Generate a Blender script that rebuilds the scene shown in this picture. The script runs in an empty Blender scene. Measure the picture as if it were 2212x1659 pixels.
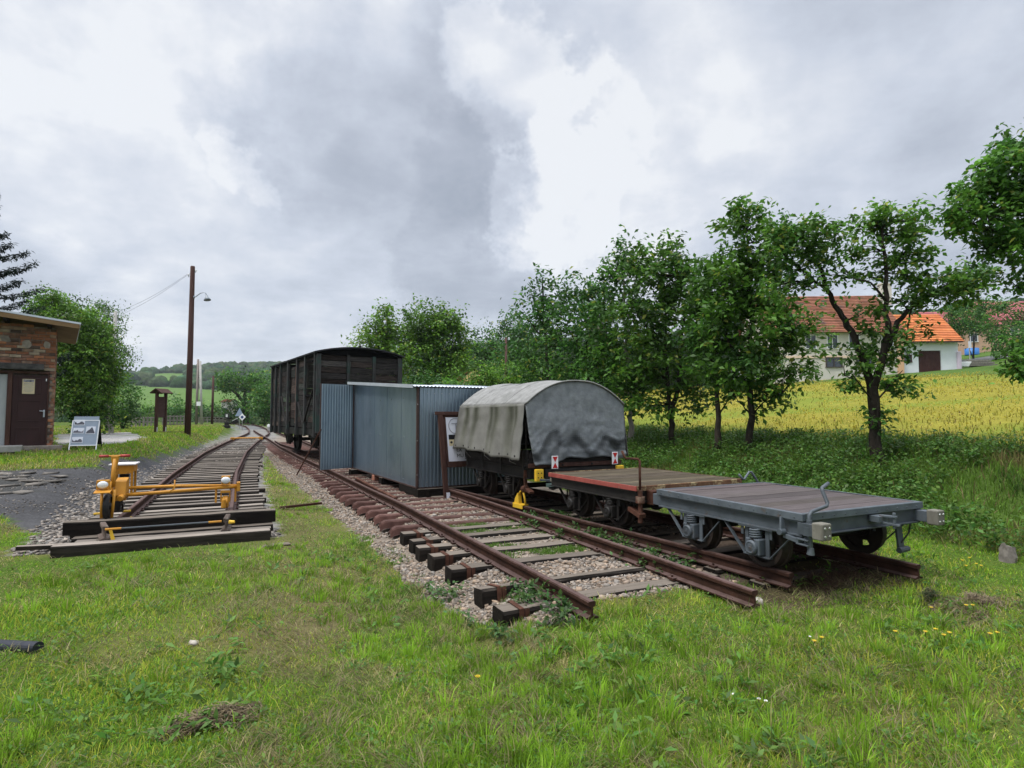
import bpy, math, random
import numpy as np
from mathutils import Vector, Matrix
R = random.Random(11)
NR = np.random.default_rng(5)
sc = bpy.context.scene
COL = sc.collection
# ---------------------------------------------------------------- survey
F, PITCH, CZ = 1250.0, math.atan(70 / 1250.0), 1.7      # focal length (of a 2212 px wide frame), tilt, eye height
CP, SP = math.cos(PITCH), math.sin(PITCH)
PHI = math.atan(577 / 1250.0)                             # bearing of the tracks, left of straight ahead
C, S = math.cos(PHI), math.sin(PHI)

def at(x, y, Y):
    a, b = (x - 1106) / F, (829.5 - y) / F
    k = Y / (CP - b * SP)
    return Vector((a * k, Y, CZ + (SP + b * CP) * k))

def on(x, y, z):
    a, b = (x - 1106) / F, (829.5 - y) / F
    k = (z - CZ) / (SP + b * CP)
    return Vector((a * k, (CP - b * SP) * k, z))

def W(s, t, z=0.0):
    return Vector((C * s - S * t, S * s + C * t, z))

def ST(x, y):
    return x * C + y * S, -x * S + y * C

def sstep(a, b, x):
    u = np.clip((x - a) / (b - a), 0, 1)
    return u * u * (3 - 2 * u)

def hsh(ix, iy, seed):
    h = (ix.astype(np.int64) * 374761393 + iy.astype(np.int64) * 668265263 + seed * 974634777) & 0xFFFFFFFF
    h = ((h ^ (h >> 13)) * 1274126177) & 0xFFFFFFFF
    return ((h ^ (h >> 16)) & 0xFFFF) / 65535.0

def vnoise(x, y, sc_, seed=0, octv=1):
    x = np.asarray(x, float) / sc_; y = np.asarray(y, float) / sc_
    out = 0; amp = 1.0; tot = 0
    for o in range(octv):
        ix, iy = np.floor(x), np.floor(y); fx, fy = x - ix, y - iy
        ux, uy = fx * fx * (3 - 2 * fx), fy * fy * (3 - 2 * fy)
        a, b = hsh(ix, iy, seed + o), hsh(ix + 1, iy, seed + o)
        c, d = hsh(ix, iy + 1, seed + o), hsh(ix + 1, iy + 1, seed + o)
        out = out + amp * ((a * (1 - ux) + b * ux) * (1 - uy) + (c * (1 - ux) + d * ux) * uy)
        tot += amp; amp *= .5; x = x * 2.03 + 7.1; y = y * 2.03 + 3.7
    return out / tot
# ---------------------------------------------------------------- levels
ZR_T = [0, 12, 16, 24, 35, 48, 60, 80, 120]; ZR_Z = [.2, .2, .23, .33, .45, .52, .65, .8, 1.0]
CL_T = [-50, 16.6, 24.5, 31, 35, 39, 44, 48, 56, 66, 80, 95, 130]; CL_S = [-.9, -.87, -.62, -.2, .1, .42, .82, 1.05, 1.12, .9, 0, -2, -8]
def zr(t): return np.interp(t, ZR_T, ZR_Z)
def cl(t): return np.interp(t, CL_T, CL_S)
NL_T = [-50, 5, 10, 16, 21.6, 28, 37.7, 54.8, 70]; NL_S = [2.62, 2.6, 2.52, 2.22, 1.82, 1.48, 1.2, .68, .3]
FL_T = [-50, 4.2, 5.1, 6.4, 7.3, 9.2, 10.4, 15, 21.5, 25.3, 30, 35, 39]; FL_S = [4.82, 4.8, 4.74, 4.6, 4.48, 4.28, 4.13, 3.54, 2.65, 2.1, 1.62, 1.4, 1.25]
def nl(t): return np.interp(t, NL_T, NL_S)
def fl(t): return np.interp(t, FL_T, FL_S)

near_ts = [4.72, 5.27, 6.07, 6.7, 7.2, 7.66, 8.15]
near_ts += [8.68 + .55 * k + R.uniform(-.03, .03) for k in range(47)]
NT = np.array(near_ts)
def on_sleeper(s, t, w=.13):
    """true over one of the near track's sleepers"""
    i = np.clip(np.searchsorted(NT, t), 1, len(NT) - 1); d = np.minimum(np.abs(NT[i] - t), np.abs(NT[i - 1] - t))
    return (d < w) & (s > nl(t) - .6) & (s < nl(t) + 2.0)

def zbank(s, t):
    z = np.interp(s, [7.6, 8.6, 9.4, 10.2, 11, 12, 13, 46, 68, 200, 600], [0, .1, .28, .56, .84, 1.08, 1.2, 4.5, 6.55, 26, 50])
    return z

def terr(x, y, detail=True):
    x = np.asarray(x, float); y = np.asarray(y, float)
    s, t = ST(x, y)
    base = zr(t) - .2
    zl = np.interp(t, [9, 12, 15, 20, 30, 40, 60, 100], [0.02, .12, .42, .8, .87, .82, .9, 1.0])
    wl = 1 - sstep(-2.7, -1.45, s - cl(t))
    z = base * (1 - wl) + np.maximum(zl, base * 0) * wl
    lt = sstep(9.0, 11, t) * np.exp(-((s - cl(t)) / 1.6) ** 4) * (t < 60)
    z = z + lt * (.045)
    dip = (1 - sstep(1.9, 2.5, s)) * sstep(.2, 1.4, s) * sstep(3.2, 4.6, t) * (1 - sstep(9, 18, t)) * .13
    z = z - dip
    ns, fs = nl(t), fl(t)
    z = z + .022 * sstep(3.6, 4.4, t) * (t < 40) * np.maximum(sstep(ns - .3, ns - .05, s) * (1 - sstep(ns + 1.5, ns + 1.7, s)), sstep(fs - .2, fs, s) * (1 - sstep(fs + 1.45, fs + 1.6, s)))
    zb = zbank(s, t)
    zfar = np.interp(y, [70, 110, 160, 220, 300, 400, 600, 900, 1500], [.9, -1.5, -2.5, 2, 12, 23, 43, 72, 50])
    zfar = zfar + (vnoise(x, y, 170, 3, 2) - .5) * np.interp(y, [200, 360, 900], [0, 6, 40])
    wf = sstep(64, 125, y)
    z = z * (1 - wf) + zfar * wf + zb
    if detail:
        lawn = np.clip(np.maximum(np.maximum(1 - sstep(3.2, 4.4, t), sstep(6.6, 7.4, s)), (1 - sstep(.8, 1.6, s)) * (1 - sstep(8, 9, t))), 0, 1)
        z = z + lawn * ((vnoise(x, y, 1.1, 21, 2) - .5) * .07 + (vnoise(x, y, .28, 33) - .5) * .025) * (y < 60)
    return z

def T(x, y): return float(terr(np.array([x]), np.array([y]))[0])
def gp(px, py, it=8):
    z = .3
    for _ in range(it):
        p = on(px, py, z); z = .5 * z + .5 * T(p.x, p.y)
    return Vector((p.x, p.y, T(p.x, p.y)))
# ---------------------------------------------------------------- objects
def empty(name, loc, rz=0, label=None, cat=None, group=None):
    o = bpy.data.objects.new(name, None); COL.objects.link(o)
    o.location = loc; o.rotation_euler = (0, 0, rz); o.empty_display_size = .2
    if label: tag(o, label, cat, group)
    return o

def tag(o, label=None, cat=None, group=None, kind=None):
    if label: o['label'] = label
    if cat: o['category'] = cat
    if group: o['group'] = group
    if kind: o['kind'] = kind
    return o

def link(name, me, mat=None, parent=None, smooth=False):
    o = bpy.data.objects.new(name, me); COL.objects.link(o)
    if mat: me.materials.append(mat)
    if parent: o.parent = parent
    if smooth: me.shade_smooth()
    return o

def copy_tree(o, parent=None):
    c = o.copy(); COL.objects.link(c)
    if parent: c.parent = parent; c.matrix_parent_inverse = o.matrix_parent_inverse.copy()
    for ch in list(o.children):
        if ch is not c: copy_tree(ch, c)
    return c

def mesh_np(name, v, f, mat, parent=None, col=None, smooth=False):
    me = bpy.data.meshes.new(name)
    v = np.ascontiguousarray(v, dtype=np.float32); f = np.ascontiguousarray(f, dtype=np.int32)
    n, k = f.shape
    me.vertices.add(len(v)); me.vertices.foreach_set('co', v.ravel())
    me.loops.add(n * k); me.loops.foreach_set('vertex_index', f.ravel())
    me.polygons.add(n); me.polygons.foreach_set('loop_start', np.arange(0, n * k, k, dtype=np.int32))
    me.update(calc_edges=True)
    if col is not None:
        a = me.attributes.new('col', 'FLOAT_COLOR', 'FACE' if len(col) == n else 'POINT')
        c4 = np.ones((len(col), 4), np.float32); c4[:, :3] = col
        a.data.foreach_set('color', c4.ravel())
    return link(name, me, mat, parent, smooth)

def axes(d):
    d = Vector(d).normalized()
    u = Vector((0, 0, 1)) if abs(d.z) < .95 else Vector((0, 1, 0))
    a = d.cross(u).normalized(); b = a.cross(d).normalized()
    return d, a, b

class MB:
    def __init__(self): self.v = []; self.f = []; self.c = []; self.cur = None
    def add(self, vs, fs):
        o = len(self.v); self.v += [tuple(p) for p in vs]
        for q in fs:
            self.f.append(tuple(o + i for i in q)); self.c.append(self.cur)
        return self
    def box(self, c, s, rz=0, M=None):
        x, y, z = s[0] / 2, s[1] / 2, s[2] / 2
        vs = [Vector((a * x, b * y, d * z)) for d in (-1, 1) for b in (-1, 1) for a in (-1, 1)]
        m = M if M else Matrix.Rotation(rz, 3, 'Z')
        vs = [m @ p + Vector(c) for p in vs]
        return self.add(vs, [(0, 2, 3, 1), (4, 5, 7, 6), (0, 1, 5, 4), (2, 6, 7, 3), (0, 4, 6, 2), (1, 3, 7, 5)])
    def beam(self, p, q, w, h):
        p, q = Vector(p), Vector(q); d, a, b = axes(q - p)
        vs = [r + a * (i * w / 2) + b * (j * h / 2) for r in (p, q) for j in (-1, 1) for i in (-1, 1)]
        return self.add(vs, [(0, 1, 3, 2), (4, 6, 7, 5), (0, 4, 5, 1), (2, 3, 7, 6), (0, 2, 6, 4), (1, 5, 7, 3)])
    def tube(self, pts, r, n=8):
        pts = [Vector(p) for p in pts]; m = len(pts)
        rs = list(r) if isinstance(r, (list, tuple)) else [r] * m
        o = len(self.v); ref = None
        for i, p in enumerate(pts):
            d = (pts[min(i + 1, m - 1)] - pts[max(i - 1, 0)]).normalized()
            if ref is None: _, a, b = axes(d)
            else:
                a = (ref - d * ref.dot(d)).normalized(); b = a.cross(d)
            ref = a
            for k in range(n):
                an = 2 * math.pi * k / n
                self.v.append(tuple(p + (a * math.cos(an) + b * math.sin(an)) * rs[i]))
        for i in range(m - 1):
            for k in range(n):
                k2 = (k + 1) % n
                self.f.append((o + i * n + k, o + i * n + k2, o + (i + 1) * n + k2, o + (i + 1) * n + k)); self.c.append(self.cur)
        self.f.append(tuple(o + k for k in range(n))[::-1]); self.c.append(self.cur)
        self.f.append(tuple(o + (m - 1) * n + k for k in range(n))); self.c.append(self.cur)
        return self
    def cyl(self, p, q, r, r2=None, n=14): return self.tube([p, q], [r, r if r2 is None else r2], n)
    def lathe(self, p, d, prof, n=24):          # prof: (distance along d, radius)
        d, a, b = axes(d); p = Vector(p); o = len(self.v); m = len(prof)
        for h, r in prof:
            for k in range(n):
                an = 2 * math.pi * k / n
                self.v.append(tuple(p + d * h + (a * math.cos(an) + b * math.sin(an)) * r))
        for i in range(m - 1):
            for k in range(n):
                k2 = (k + 1) % n
                self.f.append((o + i * n + k, o + i * n + k2, o + (i + 1) * n + k2, o + (i + 1) * n + k)); self.c.append(self.cur)
        return self
    def prism(self, poly, o, u, v, w):           # 2-d polygon in axes u, v extruded along the vector w
        o, u, v, w = Vector(o), Vector(u), Vector(v), Vector(w); n = len(poly)
        vs = [o + u * a + v * b for a, b in poly] + [o + u * a + v * b + w for a, b in poly]
        return self.add(vs, [tuple(range(n))[::-1], tuple(range(n, 2 * n))] + [(i, (i + 1) % n, n + (i + 1) % n, n + i) for i in range(n)])
    def coil(self, p, h, r, wr, turns, n=6, m=14):
        pts = [(p[0] + r * math.cos(2 * math.pi * i / m), p[1] + r * math.sin(2 * math.pi * i / m), p[2] + h * i / (turns * m)) for i in range(turns * m + 1)]
        return self.tube(pts, wr, n)
    def grid(self, P, nu, nv):
        o = len(self.v)
        for j in range(nv):
            for i in range(nu): self.v.append(tuple(P(i / (nu - 1), j / (nv - 1))))
        for j in range(nv - 1):
            for i in range(nu - 1):
                self.f.append((o + j * nu + i, o + j * nu + i + 1, o + (j + 1) * nu + i + 1, o + (j + 1) * nu + i)); self.c.append(self.cur)
        return self
    def build(self, name, mat, parent=None, smooth=False, bevel=0, solid=0):
        me = bpy.data.meshes.new(name); me.from_pydata(self.v, [], self.f); me.update()
        if any(c is not None for c in self.c):
            a = me.attributes.new('col', 'FLOAT_COLOR', 'FACE')
            a.data.foreach_set('color', np.array([(*(c or (1, 1, 1)), 1) for c in self.c], np.float32).ravel())
        o = link(name, me, mat, parent, smooth)
        if solid:
            m = o.modifiers.new('thickness', 'SOLIDIFY'); m.thickness = solid; m.offset = 0
        if bevel:
            m = o.modifiers.new('edge', 'BEVEL'); m.width = bevel; m.segments = 2; m.limit_method = 'ANGLE'; m.angle_limit = math.radians(50)
        return o

def text(name, s, size, M, mat, parent, ext=.001):
    cu = bpy.data.curves.new(name, 'FONT'); cu.body = s; cu.size = size; cu.extrude = ext; cu.align_x = 'LEFT'
    o = bpy.data.objects.new(name, cu); COL.objects.link(o)
    me = bpy.data.meshes.new_from_object(o.evaluated_get(bpy.context.evaluated_depsgraph_get()))
    bpy.data.objects.remove(o); bpy.data.curves.remove(cu)
    me.transform(M); me.name = name
    return link(name, me, mat, parent)
# ---------------------------------------------------------------- materials
def mat(name, c1, c2=None, sc_=(6, 6, 6), rough=.7, metal=0, bump=.2, spots=None, spot_sc=2.0, spot_lo=.55, spot_hi=.7,
        att=False, top=None, rnd=.25, dist=.003, spec=.3, det=6, trans=0):
    m = bpy.data.materials.new(name); m.use_nodes = True
    nt = m.node_tree; N = nt.nodes; L = nt.links
    b = N['Principled BSDF']; b.inputs['Roughness'].default_value = rough; b.inputs['Metallic'].default_value = metal
    b.inputs['Specular IOR Level'].default_value = spec if rough < .7 else spec * .35
    tc = N.new('ShaderNodeTexCoord'); mp = N.new('ShaderNodeMapping'); mp.inputs['Scale'].default_value = sc_
    L.new(tc.outputs['Object'], mp.inputs['Vector'])
    nz = N.new('ShaderNodeTexNoise'); nz.inputs['Scale'].default_value = 1; nz.inputs['Detail'].default_value = det; nz.inputs['Roughness'].default_value = .65
    L.new(mp.outputs['Vector'], nz.inputs['Vector'])
    c2 = c2 or tuple(min(1, x * 1.5) for x in c1)
    rp = N.new('ShaderNodeValToRGB'); rp.color_ramp.elements[0].color = (*c1, 1); rp.color_ramp.elements[1].color = (*c2, 1)
    rp.color_ramp.elements[0].position = .32; rp.color_ramp.elements[1].position = .68
    L.new(nz.outputs['Fac'], rp.inputs['Fac']); out = rp.outputs['Color']
    def mix(fac, a, bcol, mode='MIX'):
        x = N.new('ShaderNodeMix'); x.data_type = 'RGBA'; x.blend_type = mode
        for sock, val in ((x.inputs['Factor'], fac), (x.inputs['A'], a), (x.inputs['B'], bcol)):
            if hasattr(val, 'links') or hasattr(val, 'is_linked'): L.new(val, sock)
            elif isinstance(val, tuple): sock.default_value = (*val, 1)
            else: sock.default_value = val
        return x.outputs['Result']
    def ramp(src, lo, hi):
        r = N.new('ShaderNodeMapRange'); r.interpolation_type = 'SMOOTHSTEP'
        r.inputs['From Min'].default_value = lo; r.inputs['From Max'].default_value = hi
        L.new(src, r.inputs['Value']); return r.outputs['Result']
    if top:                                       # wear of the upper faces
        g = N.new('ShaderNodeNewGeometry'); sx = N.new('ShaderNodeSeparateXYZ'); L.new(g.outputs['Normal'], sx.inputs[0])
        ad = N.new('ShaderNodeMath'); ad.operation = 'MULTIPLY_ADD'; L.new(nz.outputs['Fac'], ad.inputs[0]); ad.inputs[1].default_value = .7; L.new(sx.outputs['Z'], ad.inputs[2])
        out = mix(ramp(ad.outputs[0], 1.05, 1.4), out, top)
    if spots:
        n2 = N.new('ShaderNodeTexNoise'); n2.inputs['Scale'].default_value = spot_sc; n2.inputs['Detail'].default_value = 8; n2.inputs['Roughness'].default_value = .7
        L.new(tc.outputs['Object'], n2.inputs['Vector'])
        out = mix(ramp(n2.outputs['Fac'], spot_lo, spot_hi), out, spots)
    if att:
        a = N.new('ShaderNodeAttribute'); a.attribute_name = 'col'
        out = mix(1.0, out, a.outputs['Color'], 'MULTIPLY')
    if rnd:
        oi = N.new('ShaderNodeObjectInfo'); mr = N.new('ShaderNodeMapRange'); L.new(oi.outputs['Random'], mr.inputs['Value'])
        mr.inputs['To Min'].default_value = 1 - rnd; mr.inputs['To Max'].default_value = 1 + rnd
        hs = N.new('ShaderNodeHueSaturation'); L.new(mr.outputs['Result'], hs.inputs['Value']); L.new(out, hs.inputs['Color']); out = hs.outputs['Color']
    L.new(out, b.inputs['Base Color'])
    if bump:
        bp = N.new('ShaderNodeBump'); bp.inputs['Strength'].default_value = bump; bp.inputs['Distance'].default_value = dist * 3
        L.new(nz.outputs['Fac'], bp.inputs['Height']); L.new(bp.outputs['Normal'], b.inputs['Normal'])
    if trans:
        tr = N.new('ShaderNodeBsdfTranslucent'); L.new(out, tr.inputs['Color']); ms = N.new('ShaderNodeMixShader'); ms.inputs[0].default_value = trans
        L.new(b.outputs[0], ms.inputs[1]); L.new(tr.outputs[0], ms.inputs[2]); L.new(ms.outputs[0], N['Material Output'].inputs['Surface'])
    return m

M = {}
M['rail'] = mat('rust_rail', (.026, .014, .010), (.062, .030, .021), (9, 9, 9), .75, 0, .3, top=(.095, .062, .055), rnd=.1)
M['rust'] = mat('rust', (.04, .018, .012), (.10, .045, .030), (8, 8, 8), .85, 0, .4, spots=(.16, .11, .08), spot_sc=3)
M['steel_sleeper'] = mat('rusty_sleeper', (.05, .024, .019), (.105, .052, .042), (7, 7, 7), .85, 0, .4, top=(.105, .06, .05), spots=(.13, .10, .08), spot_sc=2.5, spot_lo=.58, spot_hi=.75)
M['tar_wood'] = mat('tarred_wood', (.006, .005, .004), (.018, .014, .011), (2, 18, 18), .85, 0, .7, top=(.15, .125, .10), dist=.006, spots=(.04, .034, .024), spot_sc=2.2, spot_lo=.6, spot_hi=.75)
M['tar_wood_y'] = mat('tarred_beam', (.012, .01, .008), (.04, .032, .025), (18, 2, 18), .85, 0, .7, top=(.13, .105, .085), dist=.006)
M['dark_wood'] = mat('dark_plank', (.014, .0125, .012), (.04, .035, .032), (3, 20, 20), .85, 0, .6, att=True, rnd=.1, dist=.005)
M['dark_iron'] = mat('dark_iron', (.008, .0075, .007), (.024, .02, .017), (10, 10, 10), .6, 0, .3)
M['black_iron'] = mat('black_iron', (.008, .008, .008), (.02, .018, .016), (10, 10, 10), .6, 0, .3)
M['grey_paint'] = mat('grey_paint', (.050, .060, .068), (.084, .099, .112), (5, 5, 5), .5, 0, .2, spots=(.07, .05, .038), spot_sc=7, spot_lo=.56, spot_hi=.70, spec=.4)
M['brown_deck'] = mat('brown_deck', (.058, .047, .046), (.105, .087, .085), (2.5, 26, 10), .75, 0, .6, rnd=0, att=True, dist=.004)
M['old_deck'] = mat('old_deck', (.034, .027, .019), (.125, .10, .07), (2.5, 30, 10), .85, 0, .8, rnd=0, att=True, dist=.006)
M['red_paint'] = mat('red_paint', (.23, .045, .035), (.34, .09, .07), (7, 7, 7), .6, 0, .2, spots=(.2, .13, .1), spot_sc=9, spot_lo=.62, spot_hi=.7)
M['wheel'] = mat('wheel_iron', (.012, .009, .007), (.032, .022, .017), (9, 9, 9), .6, 0, .3, rnd=.1)
M['buffer_wood'] = mat('buffer_wood', (.13, .122, .098), (.22, .208, .175), (12, 12, 4), .85, 0, .4, spots=(.12, .11, .08), spot_sc=6)
M['bolt'] = mat('bolt', (.5, .5, .48), (.6, .6, .58), (20, 20, 20), .35, .9, .1)
M['yellow'] = mat('yellow_paint', (.40, .17, .014), (.5, .23, .022), (6, 6, 6), .5, 0, .12, spots=(.16, .07, .03), spot_sc=8, spot_lo=.57, spot_hi=.68, rnd=.05)
M['yellow_b'] = mat('bright_yellow_paint', (.62, .37, .02), (.72, .46, .04), (6, 6, 6), .5, 0, .1, spots=(.3, .16, .04), spot_sc=9, spot_lo=.62, spot_hi=.72, rnd=.05)
M['white'] = mat('white_paint', (.72, .72, .72), (.8, .8, .8), (4, 4, 4), .5, 0, .05, rnd=.03)
M['red'] = mat('signal_red', (.42, .01, .012), (.5, .02, .02), (4, 4, 4), .45, 0, .05, rnd=0)
M['redgrip'] = mat('red_grip', (.30, .035, .03), (.38, .06, .05), (9, 9, 9), .6, 0, .1)
M['lens'] = mat('lamp_lens', (.62, .64, .66), (.74, .76, .78), (30, 30, 30), .15, 0, .2, rnd=0, spec=.6)
M['rubber'] = mat('black_rubber', (.012, .012, .013), (.025, .025, .026), (9, 9, 9), .7, 0, .2)
M['zinc'] = mat('galvanised_sheet', (.22, .29, .35), (.31, .38, .44), (1.2, 1.2, .35), .34, .78, .05, rnd=0, det=3, spots=(.16, .21, .25), spot_sc=.9, spot_lo=.5, spot_hi=.8)
M['zinc_roof'] = mat('zinc_roof', (.5, .54, .58), (.62, .66, .7), (2, 2, 2), .4, .5, .05, rnd=0)
M['brown_iron'] = mat('brown_angle_iron', (.035, .02, .017), (.06, .036, .03), (6, 6, 6), .6, 0, .15)
M['canvas'] = mat('canvas_roof', (.17, .168, .158), (.27, .267, .253), (7, 7, 7), .9, 0, .6, spots=(.15, .15, .138), spot_sc=1.6, spot_lo=.5, spot_hi=.72, rnd=0, dist=.006)
M['canvas_end'] = mat('canvas_end', (.15, .163, .17), (.24, .255, .265), (8, 8, 8), .9, 0, .6, att=True, spots=(.12, .132, .138), spot_sc=1.4, spot_lo=.48, spot_hi=.75, rnd=0, dist=.008)
M['canvas_side'] = mat('canvas_flap', (.135, .132, .118), (.20, .196, .176), (3, 3, 3), .9, 0, .3, att=True, rnd=0, dist=.005)
M['brown_wood'] = mat('brown_wood', (.045, .022, .017), (.085, .045, .035), (10, 10, 2), .7, 0, .3, rnd=.1)
M['door_paint'] = mat('oxblood_door', (.022, .007, .007), (.036, .012, .012), (6, 6, 2), .55, 0, .15, rnd=.05)
M['pole_wood'] = mat('pole_wood', (.05, .026, .022), (.10, .055, .045), (14, 14, 1.2), .8, 0, .4, rnd=.1)
M['concrete'] = mat('concrete', (.26, .25, .23), (.38, .37, .34), (4, 4, 4), .9, 0, .3, spots=(.2, .2, .17), spot_sc=2)
M['pine'] = mat('fascia_board', (.17, .105, .052), (.25, .165, .085), (2, 2, 20), .7, 0, .3, rnd=0)
M['tin'] = mat('tin', (.3, .33, .37), (.4, .43, .47), (4, 4, 4), .4, .5, .05)
M['paper'] = mat('paper', (.62, .63, .68), (.7, .71, .76), (3, 3, 3), .6, 0, .02, rnd=0)
M['cream'] = mat('cream_paper', (.5, .42, .25), (.58, .5, .33), (5, 5, 5), .7, 0, .02, rnd=0)
M['ink'] = mat('ink', (.012, .012, .014), (.02, .02, .022), (5, 5, 5), .7, 0, 0, rnd=0)
M['greyink'] = mat('grey_print', (.25, .25, .27), (.3, .3, .32), (5, 5, 5), .7, 0, 0, rnd=0)
M['photo'] = mat('photo_print', (.02, .022, .03), (.42, .42, .46), (9, 9, 14), .5, 0, 0, rnd=0, det=3)
M['bark'] = mat('bark', (.018, .014, .011), (.055, .045, .036), (16, 16, 4), .95, 0, .9, dist=.01, spots=(.065, .065, .05), spot_sc=4)
M['palebark'] = mat('pale_bark', (.14, .125, .105), (.27, .25, .22), (10, 10, 3), .95, 0, .6, dist=.006)
M['leaf'] = mat('leaf', (.75, .75, .75), (1, 1, 1), (3, 3, 3), .5, 0, 0, att=True, rnd=.05, spec=.3, trans=.42)
M['grass'] = mat('grass_blade', (.9, .9, .9), (1, 1, 1), (2, 2, 2), .6, 0, 0, att=True, rnd=0, spec=.2, trans=.42)
M['petal'] = mat('yellow_petal', (.62, .44, .02), (.75, .55, .03), (5, 5, 5), .6, 0, 0, rnd=0, trans=.25)
M['stone'] = mat('stone', (.75, .75, .75), (1, 1, 1), (25, 25, 25), .85, 0, .3, att=True, rnd=0, dist=.003)
M['wood_far'] = mat('far_foliage', (.55, .55, .55), (1.1, 1.1, 1.1), (.45, .45, .45), .9, 0, 1, att=True, rnd=0, dist=.5, spec=.05)
# ================================================================ ground
def inpoly(px, py, poly):
    r = np.zeros(np.shape(px), bool); n = len(poly)
    for i in range(n):
        (x1, y1), (x2, y2) = poly[i][:2], poly[(i + 1) % n][:2]
        if y1 == y2: continue
        c = ((y1 > py) != (y2 > py)) & (px < (x2 - x1) * (py - y1) / (y2 - y1) + x1)
        r ^= c
    return r

LOT = [gp(*p) for p in [(-420, 1040), (-150, 1022), (60, 1014), (150, 1012), (205, 1004), (255, 990), (330, 985), (385, 968), (452, 960), (430, 985), (372, 1022), (300, 1075), (262, 1108), (225, 1150), (160, 1160), (112, 1160), (70, 1140), (-40, 1105), (-420, 1110)]]
PATCH = [gp(*p) for p in [(122, 938), (215, 936), (290, 934), (318, 945), (270, 958), (215, 962), (120, 962)]]
SLABS = [gp(*p) for p in [(-420, 1030), (60, 1020), (160, 1024), (105, 1050), (60, 1066), (-420, 1085)]]

def jit(x, y, a=.35, sc_=.9):
    return x + (vnoise(x, y, sc_, 51, 3) - .5) * a * 2, y + (vnoise(x, y, sc_, 77, 3) - .5) * a * 2

def zones(x, y):
    """weights of the kinds of ground at a point, all 0..1"""
    s, t = ST(x, y); jx, jy = jit(x, y); js, jt = ST(jx, jy)
    jx2, jy2 = jit(x, y, .12, .3); js2, jt2 = ST(jx2, jy2)
    lot = inpoly(jx, jy, LOT).astype(float); patch = inpoly(jx, jy, PATCH).astype(float)
    lc = cl(t)
    lbal = ((js2 > lc - 1.7) & (js2 < lc + 1.35) & (t > 9.0) & (t < 75)).astype(float)
    lbal = np.maximum(lbal, ((js2 > lc - np.interp(t, [10, 15, 20, 44], [1.9, 2.2, 1.75, 1.6])) & (js < lc) & (t > 10.5) & (t < 44)).astype(float))
    edge = np.interp(t, [3.2, 4.1, 4.5, 5.0, 6, 8, 11.3, 18, 28, 34], [3.4, 2.5, 2.0, 1.72, 1.58, 1.55, 1.4, .85, .6, .6])
    right = np.interp(t, [2, 3.8, 4.4, 5.2, 30], [3.4, 3.6, 4.5, 6.7, 6.9])
    nb = ((js2 > edge + .12) & (js2 < right) & (jt2 > np.where(s > 2.65, 4.5, 4.15)) & (t < 45)).astype(float)
    bank = sstep(8.2, 9.6, s + (vnoise(x, y, 1.6, 9) - .5) * 1.2) * (1 - sstep(11.6, 13.4, s))
    field = sstep(11.4, 12.8, s + (vnoise(x, y, 2.5, 14) - .5) * 1.5) * (1 - sstep(44, 46.5, s)) * (1 - sstep(62, 75, y))
    return dict(s=s, t=t, lot=lot, patch=patch, lbal=lbal, nb=nb, bank=bank, field=field)

def lerp(a, b, w): return a * (1 - w[:, None]) + np.asarray(b)[None, :] * w[:, None]

FARF = [[at(*p, 0.001 + p[2] * 0) if 0 else None for p in []]]
def isfield(x, y):
    """open meadows on the far hills"""
    px = x / np.maximum(y, 1) * F + 1106
    f = (y > 205) & (y < 420 + (px - 280) * -.22 + (vnoise(x, y, 60, 5) - .5) * 24) & (px < 1000)
    f |= (y > 425) & (y < 590) & (px > 320) & (px < 402)
    f |= (y > 470) & (y < 640) & (px > 240) & (px < 312)
    f |= (y > 330) & (y < 450) & (px > 568) & (px < 640)
    f |= (y > 310) & (y < 350) & (px > 430) & (px < 470)
    return f

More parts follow.
